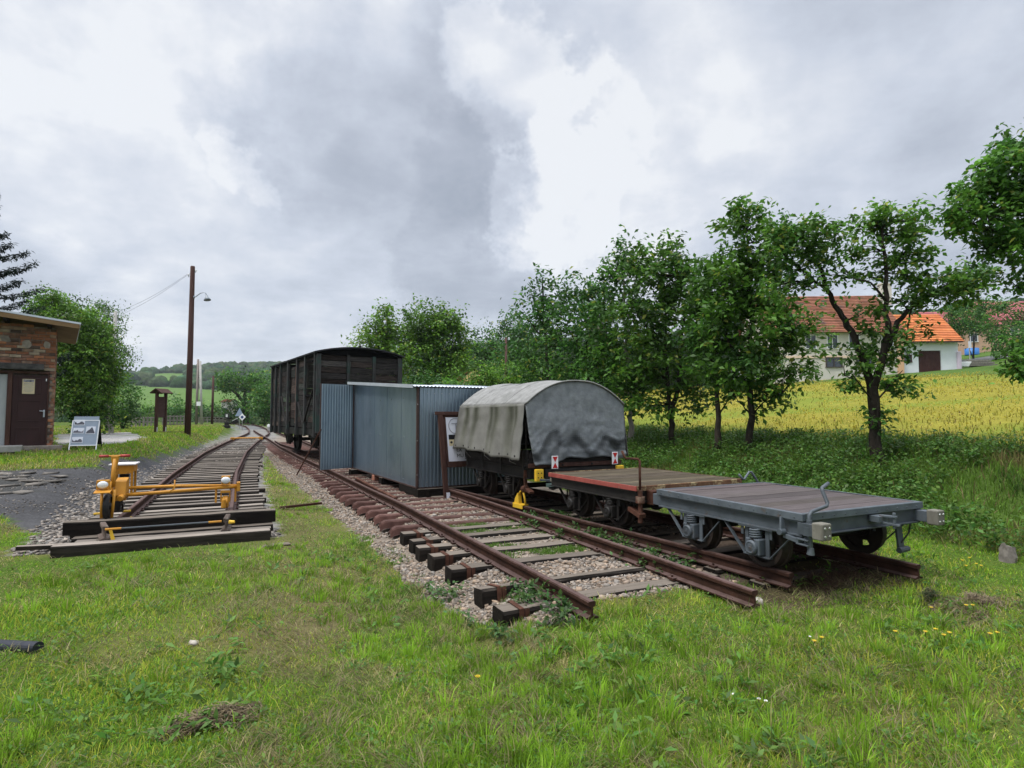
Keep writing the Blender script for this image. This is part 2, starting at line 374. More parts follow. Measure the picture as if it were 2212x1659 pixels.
def ground_colour(x, y):
    z = zones(x, y); s, t = z['s'], z['t']
    n1 = vnoise(x, y, .9, 61, 4); n2 = vnoise(x, y, 3.5, 67, 3); n3 = vnoise(x, y, .16, 71, 2)
    c = np.tile(np.array([[.06, .10, .016]]), (len(x), 1))
    c = lerp(c, (.14, .12, .045), np.clip((n1 - .52) * 3, 0, .7))                       # thin, strawy lawn
    tr = np.exp(-((s - .6 - (t - 6) * .0) / .9) ** 2) * sstep(3, 5.5, t) * (1 - sstep(24, 32, t))
    c = lerp(c, (.125, .105, .05), np.clip(tr * (.2 + n1) * 1.0, 0, .85))                # trodden strip between the tracks
    c = lerp(c, (.06, .10, .02), z['bank'] * .9)
    fc = np.array([[.225, .205, .034]]) * (.75 + .5 * n1[:, None])
    g = np.clip((vnoise(x * .5, y, 2.6, 81, 3) - .44) * 5, 0, 1)
    fc = lerp(fc, (.15, .185, .028), g * .95)
    c = c * (1 - z['field'][:, None]) + fc * z['field'][:, None]
    up = sstep(44, 46, s) * (y < 140); c = lerp(c, (.07, .12, .025), up)
    bal = np.array([[.20, .165, .13]]) * (.55 + .9 * n3[:, None])
    c = c * (1 - z['nb'][:, None]) + bal * z['nb'][:, None]
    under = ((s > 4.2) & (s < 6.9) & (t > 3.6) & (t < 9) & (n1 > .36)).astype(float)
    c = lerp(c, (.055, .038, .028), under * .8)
    lb = np.array([[.19, .18, .165]]) * (.6 + .8 * n3[:, None])
    c = c * (1 - z['lbal'][:, None]) + lb * z['lbal'][:, None]
    lt = np.array([[.064, .063, .064]]) * (.6 + .55 * n1[:, None] + .35 * n3[:, None])
    sl = (inpoly(*jit(x, y, .5, .8), SLABS) & (vnoise(x, y * 1.0, .5, 91, 2) > .47)).astype(float)
    lt = lerp(lt, (.05, .05, .045), sl * .6)
    c = c * (1 - z['lot'][:, None]) + lt * z['lot'][:, None]
    c = lerp(c, (.30, .285, .265), z['patch'] * (n1 > .3))
    far = sstep(95, 150, y)
    fcol = np.where(isfield(x, y)[:, None], np.array([[.085, .145, .035]]) * (.85 + .3 * n2[:, None]), np.array([[.02, .04, .015]]))
    c = c * (1 - far[:, None]) + fcol * far[:, None]
    return c

def axis(a, lo, hi, n):
    return a * np.sinh(np.linspace(math.asinh(lo / a), math.asinh(hi / a), n))
gx = axis(2.6, -950, 950, 520); gy = axis(2.6, -60, 1700, 640) 
gy = np.sort(np.concatenate([gy[gy < 5], axis(4.0, 5, 1700, 430)]))
GX, GY = np.meshgrid(gx, gy); fx, fy = GX.ravel(), GY.ravel()
gz = terr(fx, fy)
nx, ny = len(gx), len(gy)
ii = (np.arange(ny - 1)[:, None] * nx + np.arange(nx - 1)[None, :]).ravel()
faces = np.stack([ii, ii + 1, ii + nx + 1, ii + nx], 1)
M['ground'] = mat('meadow_soil', (.6, .6, .6), (1.35, 1.35, 1.35), (28, 28, 28), .95, 0, .6, att=True, rnd=0, dist=.012, spec=.1, det=9)
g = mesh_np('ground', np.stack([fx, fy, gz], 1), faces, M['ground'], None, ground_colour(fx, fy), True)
tag(g, kind='structure')

# ---- the road behind the kiosk, a sheet that follows the ground
def strip(name, pts, w, m, lift=.02, kind='structure', sub=8):
    P = []
    for i in range(len(pts) - 1):
        for k in range(sub):
            f = k / sub; P.append((pts[i][0] * (1 - f) + pts[i + 1][0] * f, pts[i][1] * (1 - f) + pts[i + 1][1] * f))
    P.append(pts[-1][:2]); mb = MB(); vs = []
    for i, p in enumerate(P):
        a, b = P[max(i - 1, 0)], P[min(i + 1, len(P) - 1)]
        d = Vector((b[0] - a[0], b[1] - a[1])).normalized(); nrm = Vector((-d.y, d.x))
        for k in (-1, -.5, 0, .5, 1):
            q = Vector(p) + nrm * (k * w / 2); vs.append((q.x, q.y, T(q.x, q.y) + lift))
    n = len(P)
    mb.add(vs, [(i * 5 + k, i * 5 + k + 1, i * 5 + 6 + k, i * 5 + 5 + k) for i in range(n - 1) for k in range(4)])
    return tag(mb.build(name, m, None, True), kind=kind)
M['asphalt'] = mat('asphalt', (.13, .135, .13), (.2, .2, .195), (2, 2, 2), .9, 0, .2)
strip('road', [(-44, 28), (-34, 34), (-27.5, 40), (-25.2, 46), (-26, 58), (-33, 72)], 2.6, M['asphalt'], .03)
strip('lane', [at(1990, 800, 66)[:2], at(2060, 795, 67)[:2], at(2130, 790, 68)[:2], at(2300, 780, 70)[:2]], 5.0, M['asphalt'], .05)
# ---- loose stones of the ballast
ICO_V = []
phi = (1 + 5 ** .5) / 2
for a in (-1, 1):
    for b in (-phi, phi): ICO_V += [(0, a, b), (a, b, 0), (b, 0, a)]
ICO_V = np.array(ICO_V); ICO_V /= np.linalg.norm(ICO_V[0])
def hull_faces(v):
    out = []
    n = len(v); d = np.linalg.norm(v[:, None] - v[None], axis=2); e = d[d > .01].min() * 1.1
    for i in range(n):
        for j in range(i + 1, n):
            for k in range(j + 1, n):
                if d[i, j] < e and d[j, k] < e and d[i, k] < e:
                    nn = np.cross(v[j] - v[i], v[k] - v[i])
                    out.append((i, j, k) if nn @ v[i] > 0 else (i, k, j))
    return np.array(out)
ICO_F = hull_faces(ICO_V)
CUB_V = np.array([(a, b, c) for c in (-.75, .75) for b in (-.75, .75) for a in (-.75, .75)]); CUB_F = np.array([(0, 2, 3), (0, 3, 1), (4, 5, 7), (4, 7, 6), (0, 1, 5), (0, 5, 4), (2, 6, 7), (2, 7, 3), (0, 4, 6), (0, 6, 2), (1, 3, 7), (1, 7, 5)])
def rocks(name, pos, size, col, m=None, flat=.65, tilt=.5):
    n = len(pos)
    v = CUB_V[None] * (1 + NR.uniform(-.38, .3, (n, 8, 3)))
    sc3 = np.stack([NR.uniform(.7, 1.35, n), NR.uniform(.7, 1.2, n), NR.uniform(.45, .9, n) * flat / .65], 1) * size[:, None]
    v = v * sc3[:, None, :]
    an = NR.uniform(0, 6.28, n); ca, sa = np.cos(an), np.sin(an); tl = NR.uniform(-tilt, tilt, n)
    x, y, z = v[..., 0], v[..., 1], v[..., 2]
    y, z = y * np.cos(tl)[:, None] - z * np.sin(tl)[:, None], y * np.sin(tl)[:, None] + z * np.cos(tl)[:, None]
    v = np.stack([x * ca[:, None] - y * sa[:, None], x * sa[:, None] + y * ca[:, None], z], 2) + pos[:, None, :]
    f = CUB_F[None] + (np.arange(n) * 8)[:, None, None]
    return mesh_np(name, v.reshape(-1, 3), f.reshape(-1, 3), m or M['stone'], None, np.repeat(col, 12, 0) * NR.uniform(.85, 1.15, (n * 12, 1)))
def stone_cols(n, warm=1.0):
    b = NR.uniform(.12, .38, n)[:, None]
    w = NR.uniform(0, 1, n)[:, None] * warm
    return b * (np.array([[1, .91, .80]]) * (1 - w) + np.array([[1.1, .80, .56]]) * w)
def sample_stones(n, sr, tr, fn, dens=None):
    s = NR.uniform(*sr, n); t = tr[0] + (tr[1] - tr[0]) * NR.uniform(0, 1, n) ** 1.5
    x, y = C * s - S * t, S * s + C * t
    k = fn(s, t, x, y); s, t, x, y = s[k], t[k], x[k], y[k]
    return x, y, s, t
def nbmask(s, t, x, y):
    z = zones(x, y)
    m = (z['nb'] > .5) & (vnoise(x, y, .5, 131, 2) > .2)
    inside = (s > nl(t) - .05) & (t < 8.6) & (s < 3.95)
    m &= ~(on_sleeper(s, t, .11) & (NR.uniform(0, 1, len(s)) < .96))
    m &= ~(inside & (t > 6.2) & (NR.uniform(0, 1, len(s)) < .8)) & ~((t < 4.5) & (vnoise(x, y, .35, 139, 2) > .62))
    return m
x, y, s, t = sample_stones(85000, (.2, 4.6), (3.7, 26), nbmask)
sz = NR.uniform(.009, .023, len(x)) * np.where(NR.uniform(0, 1, len(x)) < .06, 1.7, 1)
tag(rocks('ballast_stones', np.stack([x, y, terr(x, y) + sz * NR.uniform(-.1, .6, len(x))], 1), sz, stone_cols(len(x))), 'pale crushed stone ballast around the rusty near track', 'gravel', kind='stuff')
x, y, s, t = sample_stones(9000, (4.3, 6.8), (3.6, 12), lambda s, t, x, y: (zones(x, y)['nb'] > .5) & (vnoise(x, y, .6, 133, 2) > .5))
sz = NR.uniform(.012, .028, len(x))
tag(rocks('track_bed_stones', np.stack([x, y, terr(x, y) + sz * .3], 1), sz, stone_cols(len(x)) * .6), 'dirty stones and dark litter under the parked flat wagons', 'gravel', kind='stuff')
def lmask(s, t, x, y):
    z = zones(x, y); return (z['lbal'] > .5) & (((s < cl(t) - .8)) | (vnoise(x, y, .7, 137, 2) > .56))
x, y, s, t = sample_stones(20000, (-4.2, .6), (9.0, 40), lmask)
sz = NR.uniform(.013, .034, len(x))
tag(rocks('shoulder_stones', np.stack([x, y, terr(x, y) + sz * .35], 1), sz, stone_cols(len(x), .35)), 'grey crushed stone on the shoulder of the left track', 'gravel', kind='stuff')

# fine gravel and the flat paving stones of the yard
def lotmask(s, t, x, y): return inpoly(x, y, LOT) & (vnoise(x, y, .6, 141, 2) > .42)
x = NR.uniform(-16, -4, 30000); y = NR.uniform(6.5, 21, 30000); s, t = ST(x, y); k = lotmask(s, t, x, y); x, y = x[k], y[k]
sz = NR.uniform(.006, .016, len(x)) * np.where(NR.uniform(0, 1, len(x)) < .03, 2.2, 1)
tag(rocks('yard_gravel', np.stack([x, y, terr(x, y) + sz * .2], 1), sz, stone_cols(len(x), .2) * NR.uniform(.35, 1.1, (len(x), 1))), 'fine dark gravel of the yard left of the rail tricycle', 'gravel', kind='stuff')
x = NR.uniform(-17, -6, 3000); y = NR.uniform(7, 17, 3000); k = inpoly(x, y, SLABS) & (vnoise(x, y, .9, 143, 2) > .30); x, y = x[k], y[k]
keepi = []
for i in range(len(x)):
    if all((x[i] - x[j]) ** 2 + (y[i] - y[j]) ** 2 > .085 for j in keepi): keepi.append(i)
x, y = x[keepi], y[keepi]
o = rocks('stone_paving', np.stack([x, y, terr(x, y) + .008], 1), NR.uniform(.13, .21, len(x)), np.tile(np.array([[.18, .162, .14]]), (len(x), 1)) * NR.uniform(.75, 1.3, (len(x), 1)), None, .12, .03)
tag(o, kind='structure')
# ================================================================ tracks
RAILP = [(-.062, 0), (.062, 0), (.062, .012), (.012, .026), (.009, .09), (.033, .104), (.035, .132), (.024, .141), (-.024, .141), (-.035, .132), (-.033, .104), (-.009, .09), (-.012, .026), (-.062, .012)]
def rail_mb(pts):
    """pts: world points of the middle of the rail head's top"""
    mb = MB(); n = len(RAILP); vs = []
    for i, p in enumerate(pts):
        d = (pts[min(i + 1, len(pts) - 1)] - pts[max(i - 1, 0)]); d.z = 0; d.normalize(); a = Vector((d.y, -d.x, 0))
        vs += [p + a * u + Vector((0, 0, v - .141)) for u, v in RAILP]
    m = len(pts)
    fs = [(i * n + k, (i + 1) * n + k, (i + 1) * n + (k + 1) % n, i * n + (k + 1) % n) for i in range(m - 1) for k in range(n)]
    fs += [tuple(range(n)), tuple(range((m - 1) * n, m * n))[::-1]]
    mb.add(vs, fs); return mb
def fasten(mb, ts, sfun, zfun, dirn):
    for t in ts:
        for k in (-1, 1):
            p = W(sfun(t) + k * .075, t, zfun(t) - .132)
            mb.box(p, (.05, .09, .025), PHI); mb.cyl(p, p + Vector((0, 0, .035)), .012, None, 6)
def track(name, label, sl, sr, tt, zf, ts, sleeper, root_t, sl_mat=None):
    r = empty(name, W((sl(root_t) + sr(root_t)) / 2, root_t, zf(root_t) - .2), 0, label, 'railway track')
    inv = Matrix.Translation(-r.location)
    for f in (sl, sr):
        rt = ([tt[0]] if f is sl else [3.74]) + tt[1:]
        mb = rail_mb([W(f(t), t, zf(t)) for t in rt]); fasten(mb, [t for t in ts if t < 22], f, zf, 1)
        mb.v = [tuple(inv @ Vector(p)) for p in mb.v]; mb.build('rail', M['rail'], r)
    return r
tt_near = [4.08] + [4.5 + .75 * k for k in range(66)]
nr = track('railway_track', 'near rusty track running to the corrugated shed, wooden sleepers bound with straps at its end', nl, lambda t: nl(t) + 1.435 if t > 4.2 else nl(t) + 1.435, tt_near, zr, near_ts, None, 6)
def sleeper_mesh(kind, L):
    mb = MB()
    if kind == 'wood':
        w = .115; h = .2
        prof = [(-w, -h), (w, -h), (w, -.03), (w - .025, 0), (-w + .02, 0), (-w, -.025)]
        secs = [-L / 2, -L / 2 + .02, -L / 4, 0, L / 4, L / 2 - .02, L / 2]
        vs = []
        for i, x in enumerate(secs):
            k = .93 if i in (0, len(secs) - 1) else 1; dy = R.uniform(-.012, .012); dz = R.uniform(-.008, .004)
            vs += [(x, a * k + dy, b * k + dz) for a, b in prof]
        n = len(prof)
        mb.add(vs, [(i * n + k, i * n + (k + 1) % n, (i + 1) * n + (k + 1) % n, (i + 1) * n + k) for i in range(len(secs) - 1) for k in range(n)] + [tuple(range(n))[::-1], tuple(range(n * (len(secs) - 1), n * len(secs)))])
    else:                                       # pressed steel trough with rounded, turned-down ends
        prof = [(-.135, -.10), (-.118, -.10), (-.085, -.018), (-.06, -.0), (-.02, .006), (.02, .006), (.06, 0), (.085, -.018), (.118, -.10), (.135, -.10)]
        secs = [(-L / 2 - .06, .72, -.085), (-L / 2 - .025, .9, -.03), (-L / 2 + .04, 1, 0), (0, 1, 0), (L / 2 - .04, 1, 0), (L / 2 + .025, .9, -.03), (L / 2 + .06, .72, -.085)]
        vs = []
        for x, k, dz in secs: vs += [(x, a * k, max(b * k + dz, -.15)) for a, b in prof]
        n = len(prof)
        mb.add(vs, [(i * n + k, i * n + k + 1, (i + 1) * n + k + 1, (i + 1) * n + k) for i in range(len(secs) - 1) for k in range(n - 1)])
    return mb
def put(mb, name, m, root, s, t, z, rz=PHI, bevel=0):
    o = mb.build(name, m, root, bevel=bevel); o.location = W(s, t, z) - root.location; o.rotation_euler = (R.uniform(-.012, .012), R.uniform(-.006, .006), rz); return o
near_tilt = {5.27: (.16, -.02), 4.72: (-.05, -.035)}
for i, t in enumerate(near_ts):
    z = float(zr(t)) - .142; ang = PHI + (.04 if t > 12 else 0)
    if t < 8.3:
        o = put(sleeper_mesh('wood', 2.5), 'sleeper', M['tar_wood'], nr, 3.29 + R.uniform(-.03, .02), t, z - (.012 if t < 5 else 0), ang + R.uniform(-.02, .02))
        if abs(t - 5.27) < .01: o.rotation_euler.x = -.16
        b = MB(); x = -1.25 + R.uniform(.16, .24); b.box((x, 0, .004), (.045, .236, .006)).box((x, -.121, -.07), (.045, .006, .15)).box((x, .121, -.07), (.045, .006, .15)).box((x + .05, -.125, -.08), (.04, .006, .16))
        b.build('strap', M['rust'], o)
    else:
        sh = 0 if t < 30 else .4
        put(sleeper_mesh('steel', 2.42), 'sleeper', M['steel_sleeper'], nr, nl(t) + .7175 + R.uniform(-.03, .03), t, z - .003, ang + R.uniform(-.02, .02))
# far track, under the wagons
far_ts = [4.3 + .6 * k for k in range(39)]
tt_far = [3.72] + [4.25 + .6 * k for k in range(49)]
class FR:                                        # right rail carries on a little further than the left one
    def __call__(self, t): return fl(t) + 1.435
frn = empty('railway_track', W(5.5, 6, 0), 0, 'track carrying the row of flat wagons and the boxcar, its end sunk in dry grass', 'railway track')
inv = Matrix.Translation(-frn.location)
for off, t0 in ((0, 4.0), (1.435, 3.68)):
    mb = rail_mb([W(fl(t) + off, t, zr(t)) for t in [t0] + tt_far[1:]]); fasten(mb, [t for t in far_ts if t < 12], lambda t: fl(t) + off, zr, 1)
    mb.v = [tuple(inv @ Vector(p)) for p in mb.v]; mb.build('rail', M['rail'], frn)
for t in far_ts:
    put(sleeper_mesh('wood', 2.4 if t > 10 else 2.0), 'sleeper', M['tar_wood'], frn, fl(t) + .72 + (.15 if t < 11 else 0), t, float(zr(t)) - .147)
# left track with the rail tricycle on its end
lz = lambda t: float(np.interp(t, [9, 12, 16.6, 24, 35, 48, 60, 80], [.27, .27, .3, .36, .45, .52, .65, .8]))
lt_ts = [9.95 + .5 * k + R.uniform(-.05, .05) for k in range(62)]
tt_l = [9.72] + [10 + .7 * k for k in range(110)]
lr = empty('railway_track', W(-.9, 12, .05), 0, 'left track with bleached wooden sleepers curving away past the lamp pole', 'railway track')
inv = Matrix.Translation(-lr.location)
for off in (-.7175, .7175):
    mb = rail_mb([W(float(cl(t)) + off, t, lz(t)) for t in tt_l]); fasten(mb, [t for t in lt_ts if t < 20], lambda t: float(cl(t)) + off, lz, 1)
    mb.v = [tuple(inv @ Vector(p)) for p in mb.v]; mb.build('rail', M['rail'], lr)
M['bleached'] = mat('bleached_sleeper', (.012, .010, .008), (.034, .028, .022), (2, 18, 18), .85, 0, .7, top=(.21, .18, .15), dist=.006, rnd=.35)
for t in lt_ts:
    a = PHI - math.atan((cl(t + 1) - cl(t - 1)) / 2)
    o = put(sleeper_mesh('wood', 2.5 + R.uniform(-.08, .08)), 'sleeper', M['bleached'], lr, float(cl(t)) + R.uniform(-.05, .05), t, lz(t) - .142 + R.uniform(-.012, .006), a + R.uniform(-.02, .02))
# the beams laid across its end
def timber(label, s0, s1, t, z0, h, d, m='tar_wood', rz=0, group=None):
    mb = MB(); n = 9; vs = []; L = s1 - s0
    for i in range(n):
        x = -L / 2 + L * i / (n - 1); e = .9 if i in (0, n - 1) else 1
        dy, dz = R.uniform(-.008, .008), R.uniform(-.006, .006)
        vs += [(x, -d / 2 * e + dy, dz), (x, d / 2 * e + dy, dz), (x, d / 2 * e + dy, h * .9 + dz), (x, d / 2 * .9 * e + dy, h + dz), (x, -d / 2 * .9 * e + dy, h + dz), (x, -d / 2 * e + dy, h * .9 + dz)]
    mb.add(vs, [(i * 6 + k, (i + 1) * 6 + k, (i + 1) * 6 + (k + 1) % 6, i * 6 + (k + 1) % 6) for i in range(n - 1) for k in range(6)] + [tuple(range(6)), tuple(range(6 * n - 6, 6 * n))[::-1]])
    o = mb.build('timber_beam', M[m]); o.location = W((s0 + s1) / 2, t, z0); o.rotation_euler = (0, 0, PHI + rz)
    return tag(o, label, 'timber beam', group)
GB = 'beams at the end of the left track'
timber('thick black tarred beam lying highest across the end of the left track', -2.14, .46, 9.58, .125, .17, .22, 'tar_wood', -.0, GB)
timber('weathered sleeper in shadow directly beneath the highest tarred beam', -2.0, .42, 9.42, -.05, .165, .26, 'tar_wood', .01, GB)
timber('weathered sleeper between the lowest long beam and the rail stubs', -1.9, .38, 9.05, -.03, .15, .2, 'bleached', .008, GB)
timber('lowest, longest grey beam lying in the grass before the rail stubs', -2.08, .36, 8.84, -.02, .15, .22, 'bleached', 0.02, GB)
timber('short dark board end poking out at the right of the lowest beam', .2, .6, 8.5, -.07, .05, .16, 'tar_wood', .2, GB)
mb = MB(); mb.prism([(-.5, -.05), (.5, -.07), (.5, .03), (-.2, .05), (-.5, .03)], (0, 0, 0), (1, 0, 0), (0, 1, 0), (0, 0, .05))
o = mb.build('plank', M['bleached']); o.location = W(-2.0, 9.1, .04); o.rotation_euler = (0, .05, PHI + .05)
tag(o, 'grey split plank at the left end of the beam stack', 'plank')
M['stub'] = mat('old_rail_end', (.06, .045, .035), (.13, .10, .085), (14, 14, 14), .8, 0, .5, spots=(.2, .18, .15), spot_sc=9)
for s, la in ((-1.62, 'short rail stub on end beside the yellow rod, at the left'), (-.19, 'short rail stub on end with a yellow bolt, at the right')):
    r = empty('rail_stub', W(s, 9.12, .13), PHI + (0.25 if s < -1 else -.05), la, 'rail stub', 'rail stubs before the beams')
    mb = MB(); mb.prism([(u * .95, v) for u, v in RAILP], (0, 0, .0), (1, 0, 0), (0, 0, 1), (0, .4, 0)); mb.v = [(a, b - .2, c * 1.25) for a, b, c in mb.v]
    mb.build('rail_piece', M['stub'], r, bevel=.006)
    mb = MB(); mb.box((0, -.05, -.1), (.17, .22, .18)); mb.build('wooden_block', M['tar_wood'], r, bevel=.01)
    if s > -1:
        mb = MB(); mb.cyl((.04, -.17, .12), (.11, -.19, .12), .026, .018, 10); mb.build('bolt_cap', M['yellow_b'], r)
    else:
        mb = MB(); mb.beam((.05, -.2, .13), (.12, -.24, -.12), .035, .012).beam((.05, -.2, .13), (.085, -.23, -.05), .03, .01); mb.build('yellow_hook', M['yellow_b'], r)
p, q = W(-1.57, 8.9, .27), W(-.25, 8.92, .27)
r = empty('barrier_rod', p, 0, 'thin blue grey rod with yellow ends hung between the rail stubs', 'rod')
mb = MB(); mb.cyl((q - p) * .12, (q - p) * .9, .011, None, 8); mb.build('rod', M['grey_paint'], r)
for a, b in ((0, .13), (.88, 1)):
    mb = MB(); mb.cyl((q - p) * a, (q - p) * b, .014, None, 8); mb.build('painted_end', M['yellow'], r)
# loose rail and small iron in the ballast
r = [on(768, 1030, .22), on(855, 1074, .17)]
d = (r[1] - r[0]); mb = rail_mb([r[0] + d * (k / 6) - r[0] for k in range(7)])
o = mb.build('loose_rail', M['rust']); o.location = r[0]; o.rotation_euler = (0, 0, 0); tag(o, 'short rusty guard rail lying beside the rail at the shed corner', 'rail piece')
a, b = gp(604, 1100), gp(694, 1100); mb = MB(); mb.beam((0, 0, .03), Vector((b.x - a.x, b.y - a.y, .03)), .06, .04)
o = mb.build('iron_bar', M['rust']); o.location = (a.x, a.y, a.z); tag(o, 'rusty flat bar lying in the grass between the tracks', 'iron bar')
# yellow stop bar on the left track far off
p, q = W(cl(35.5) - .72, 35.5, .5), W(cl(35.5) + .72, 35.5, .5)
r = empty('track_stop_bar', p, 0, 'yellow bar clamped across the left track near the switch', 'stop bar')
mb = MB(); mb.cyl((0, 0, 0), q - p, .04, None, 8); mb.build('bar', M['yellow'], r)
for k in (0, 1):
    mb = MB(); mb.box((q - p) * k + Vector((0, 0, -.03)), (.2, .16, .16), PHI); mb.build('clamp', M['yellow'], r, bevel=.02)
# brown plate before the switch
o = MB().box((0, 0, 0), (.9, .5, .06)).build('wooden_crossing_plate', M['rust']); o.location = W(cl(38) - .1, 38.3, .42); o.rotation_euler = (0, 0, PHI); tag(o, 'rusty plate between the rails just before the switch', 'plate')
# switch lever
b = W(-.9, 50, T(*W(-.9, 50)[:2])); b = at(490, 911, 46); b.z = T(b.x, b.y)
r = empty('switch_stand', b, .3, 'black switch lever with weighted arm beside the curving rails', 'switch lever')
k = b.y / F
MB().box((0, 0, .12), (.5, .5, .24)).box((0, 0, .34), (.3, .3, .3)).build('stand', M['black_iron'], r, bevel=.03)
MB().cyl((0, 0, .4), (.0, 0, 22 * k), .035, None, 8).build('signal_rod', M['black_iron'], r)
MB().box((0, 0, 27 * k), (.32, .2, 10 * k)).build('signal_head', M['black_iron'], r, bevel=.02)
MB().box((.0, -.11, 27 * k), (.14, .02, 6 * k)).build('signal_face', M['white'], r)
MB().beam((.05, 0, .3), (20 * k * .9, 0, 15 * k), .07, .07).build('lever_arm', M['black_iron'], r)
w = MB(); M4 = Matrix.Rotation(-.5, 3, 'Y'); w.box((17 * k, 0, 14 * k), (12 * k, .35, .3), M=M4); w.build('weight', M['black_iron'], r, bevel=.04)
w = MB(); w.box((17 * k - .05, 0, 14 * k + .17), (11 * k, .3, .03), M=M4); w.build('weight_top', M['white'], r)
# ================================================================ wagons
def wheel_mb(r, x0, sgn, holes=4):
    """wheel whose tread lies around x0, flange towards the track's middle (-sgn)"""
    mb = MB(); n = 36
    prof = [(-.055, r * .8), (-.055, r + .024), (-.03, r + .024), (-.018, r + .004), (.06, r - .003), (.06, r * .82)]
    mb.lathe((x0, 0, r), (sgn, 0, 0), prof, n)
    rings = [0.04, .085, r * .45, r * .72, r * .83]
    for off in (-.012, .012):
        o = len(mb.v); d, a, b = axes((sgn, 0, 0))
        for q in rings:
            for k in range(n):
                an = 2 * math.pi * k / n; cup = off + (.02 if q < .1 else 0)
                mb.v.append(tuple(Vector((x0, 0, r)) + d * cup + (a * math.cos(an) + b * math.sin(an)) * q))
        for i in range(len(rings) - 1):
            for k in range(n):
                if i == 2 and holes and (k * holes % n) / n < .3: continue
                k2 = (k + 1) % n; mb.f.append((o + i * n + k, o + i * n + k2, o + (i + 1) * n + k2, o + (i + 1) * n + k)); mb.c.append(None)
    mb.cyl((x0 - sgn * .05, 0, r), (x0 + sgn * .09, 0, r), .07, None, 14)
    return mb
def wheelset(root, y, r=.245, m='wheel'):
    ax = MB(); ax.cyl((-.95, y, r), (.95, y, r), .045, None, 12); ax.build('axle', M['black_iron'], root)
    for sg in (-1, 1):
        o = wheel_mb(r, sg * .745, sg).build('wheel', M[m], root); o.location.y = y
def axle_guard(root, x, y, sg, zs, m, r=.245):
    """spring, axle box and guard under a solebar whose underside is at zs"""
    g = MB(); bz = r - .13
    for k in (-1, 1):
        g.box((x, y + k * .125, (zs + bz) / 2), (.016, .045, zs - bz)); g.box((x + sg * .012, y + k * .175, zs - .05), (.012, .03, .1))
    g.beam((x, y - .16, bz), (x, y + .16, bz), .05, .014)
    g.beam((x, y + .15, bz + .0), (x, y + .42, zs - .0), .04, .012); g.beam((x, y - .15, bz), (x, y - .4, zs - .03), .022, .012)
    g.box((x, y, zs - .006), (.07, .42, .02))
    g.build('axle_guard', m, root, bevel=.003)
    b = MB(); b.box((x + sg * .01, y, r - .035), (.13, .17, .16)); b.build('axle_box', m, root, bevel=.012)
    c = MB(); c.lathe((x + sg * .075, y, r - .04), (sg, 0, 0), [(0, .072), (.02, .07), (.03, .062), (.034, .054), (.03, .04), (.04, .0001)], 20); c.box((x + sg * .1, y, r - .02), (.02, .06, .015)); c.build('axle_box_cover', m, root)
    s = MB(); s.coil((x + sg * .02, y, r + .05), zs - r - .065, .052, .0115, 4); s.build('coil_spring', m, root, True)
def solebars(root, Wd, L, zt, zb, m, name='solebar', inset=.03):
    for sg in (-1, 1):
        x = sg * (Wd / 2 - inset); b = MB()
        b.box((x - sg * .02, 0, (zt + zb) / 2), (.012, L - .02, zt - zb)).box((x, 0, zt - .006), (.055, L - .024, .012)).box((x, 0, zb + .006), (.055, L - .024, .012))
        b.build(name, m, root, bevel=.002)
    for sg in (-1, 1):
        y = sg * (L / 2 - .03); b = MB()
        b.box((0, y, (zt + zb) / 2), (Wd - .12, .014, zt - zb - .004)).box((0, y + sg * .02, zb + .008), (Wd - .124, .05, .012))
        b.build('headstock', m, root, bevel=.002)
def deck(root, Wd, L, z, m, n, along=False, name='deck', th=.04):
    mb = MB(); w = (L if not along else Wd) / n
    for k in range(n):
        v = R.uniform(.72, 1.2); mb.cur = (v, v * R.uniform(.96, 1.03), v * R.uniform(.93, 1.03))
        c = -(L if not along else Wd) / 2 + w * (k + .5); g = R.uniform(.003, .009); dz = R.uniform(-.004, .003); e = R.uniform(-.006, .0)
        if along: mb.box((c, 0, z - th / 2 + dz), (w - g, L + e, th))
        else: mb.box((0, c, z - th / 2 + dz), (Wd + e, w - g, th))
    mb.cur = None
    return mb.build(name, m, root, bevel=.003)
def buffer(root, x, y, z, m, block, blk=(.125, .11, .15), sgn=-1):
    MB().box((x, y + .06, z), (.11, .16, .11)).build('buffer_arm', m, root, bevel=.004)
    b = MB(); b.box((x, y - .03 - blk[1] / 2 + .02, z), blk); o = b.build('buffer_block', block, root, bevel=.012)
    s = MB()
    for i in (-1, 1):
        for k in (-1, 1): s.cyl((x + i * .03, y - blk[1] - .006, z + k * .036), (x + i * .03, y - blk[1] - .018, z + k * .036), .012, .009, 8)
    s.build('bolts', M['bolt'] if block is M['buffer_wood'] else M['ink'], o)

# ---- grey flat wagon
gw = empty('flat_wagon', W(5.545, 4.76, .2), PHI + .01, 'low grey painted flat wagon with brown plank deck, nearest of the wagons', 'flat wagon')
g = M['grey_paint']; Wd, L, zd = 1.82, 2.02, .6
deck(gw, Wd - .02, L - .02, zd + .004, M['brown_deck'], 9)
e = MB()
for sg in (-1, 1):
    e.box((sg * (Wd / 2), 0, zd - .025), (.014, L + .014, .066)); e.box((0, sg * (L / 2), zd - .025), (Wd - .016, .014, .066))
    e.box((sg * (Wd / 2 - .02), 0, zd + .0075), (.036, L - .02, .006)); e.box((0, sg * (L / 2 - .02), zd + .0075), (Wd - .08, .036, .006))
e.build('deck_rim', g, gw, bevel=.003)
solebars(gw, Wd, L, zd - .06, .4, g)
for y in (-.46, .44):
    wheelset(gw, y)
    for sg in (-1, 1): axle_guard(gw, sg * .87, y, sg, .4, g)
for sg in (-1, 1): buffer(gw, sg * .86, -L / 2 - .09, .475, g, M['buffer_wood'])
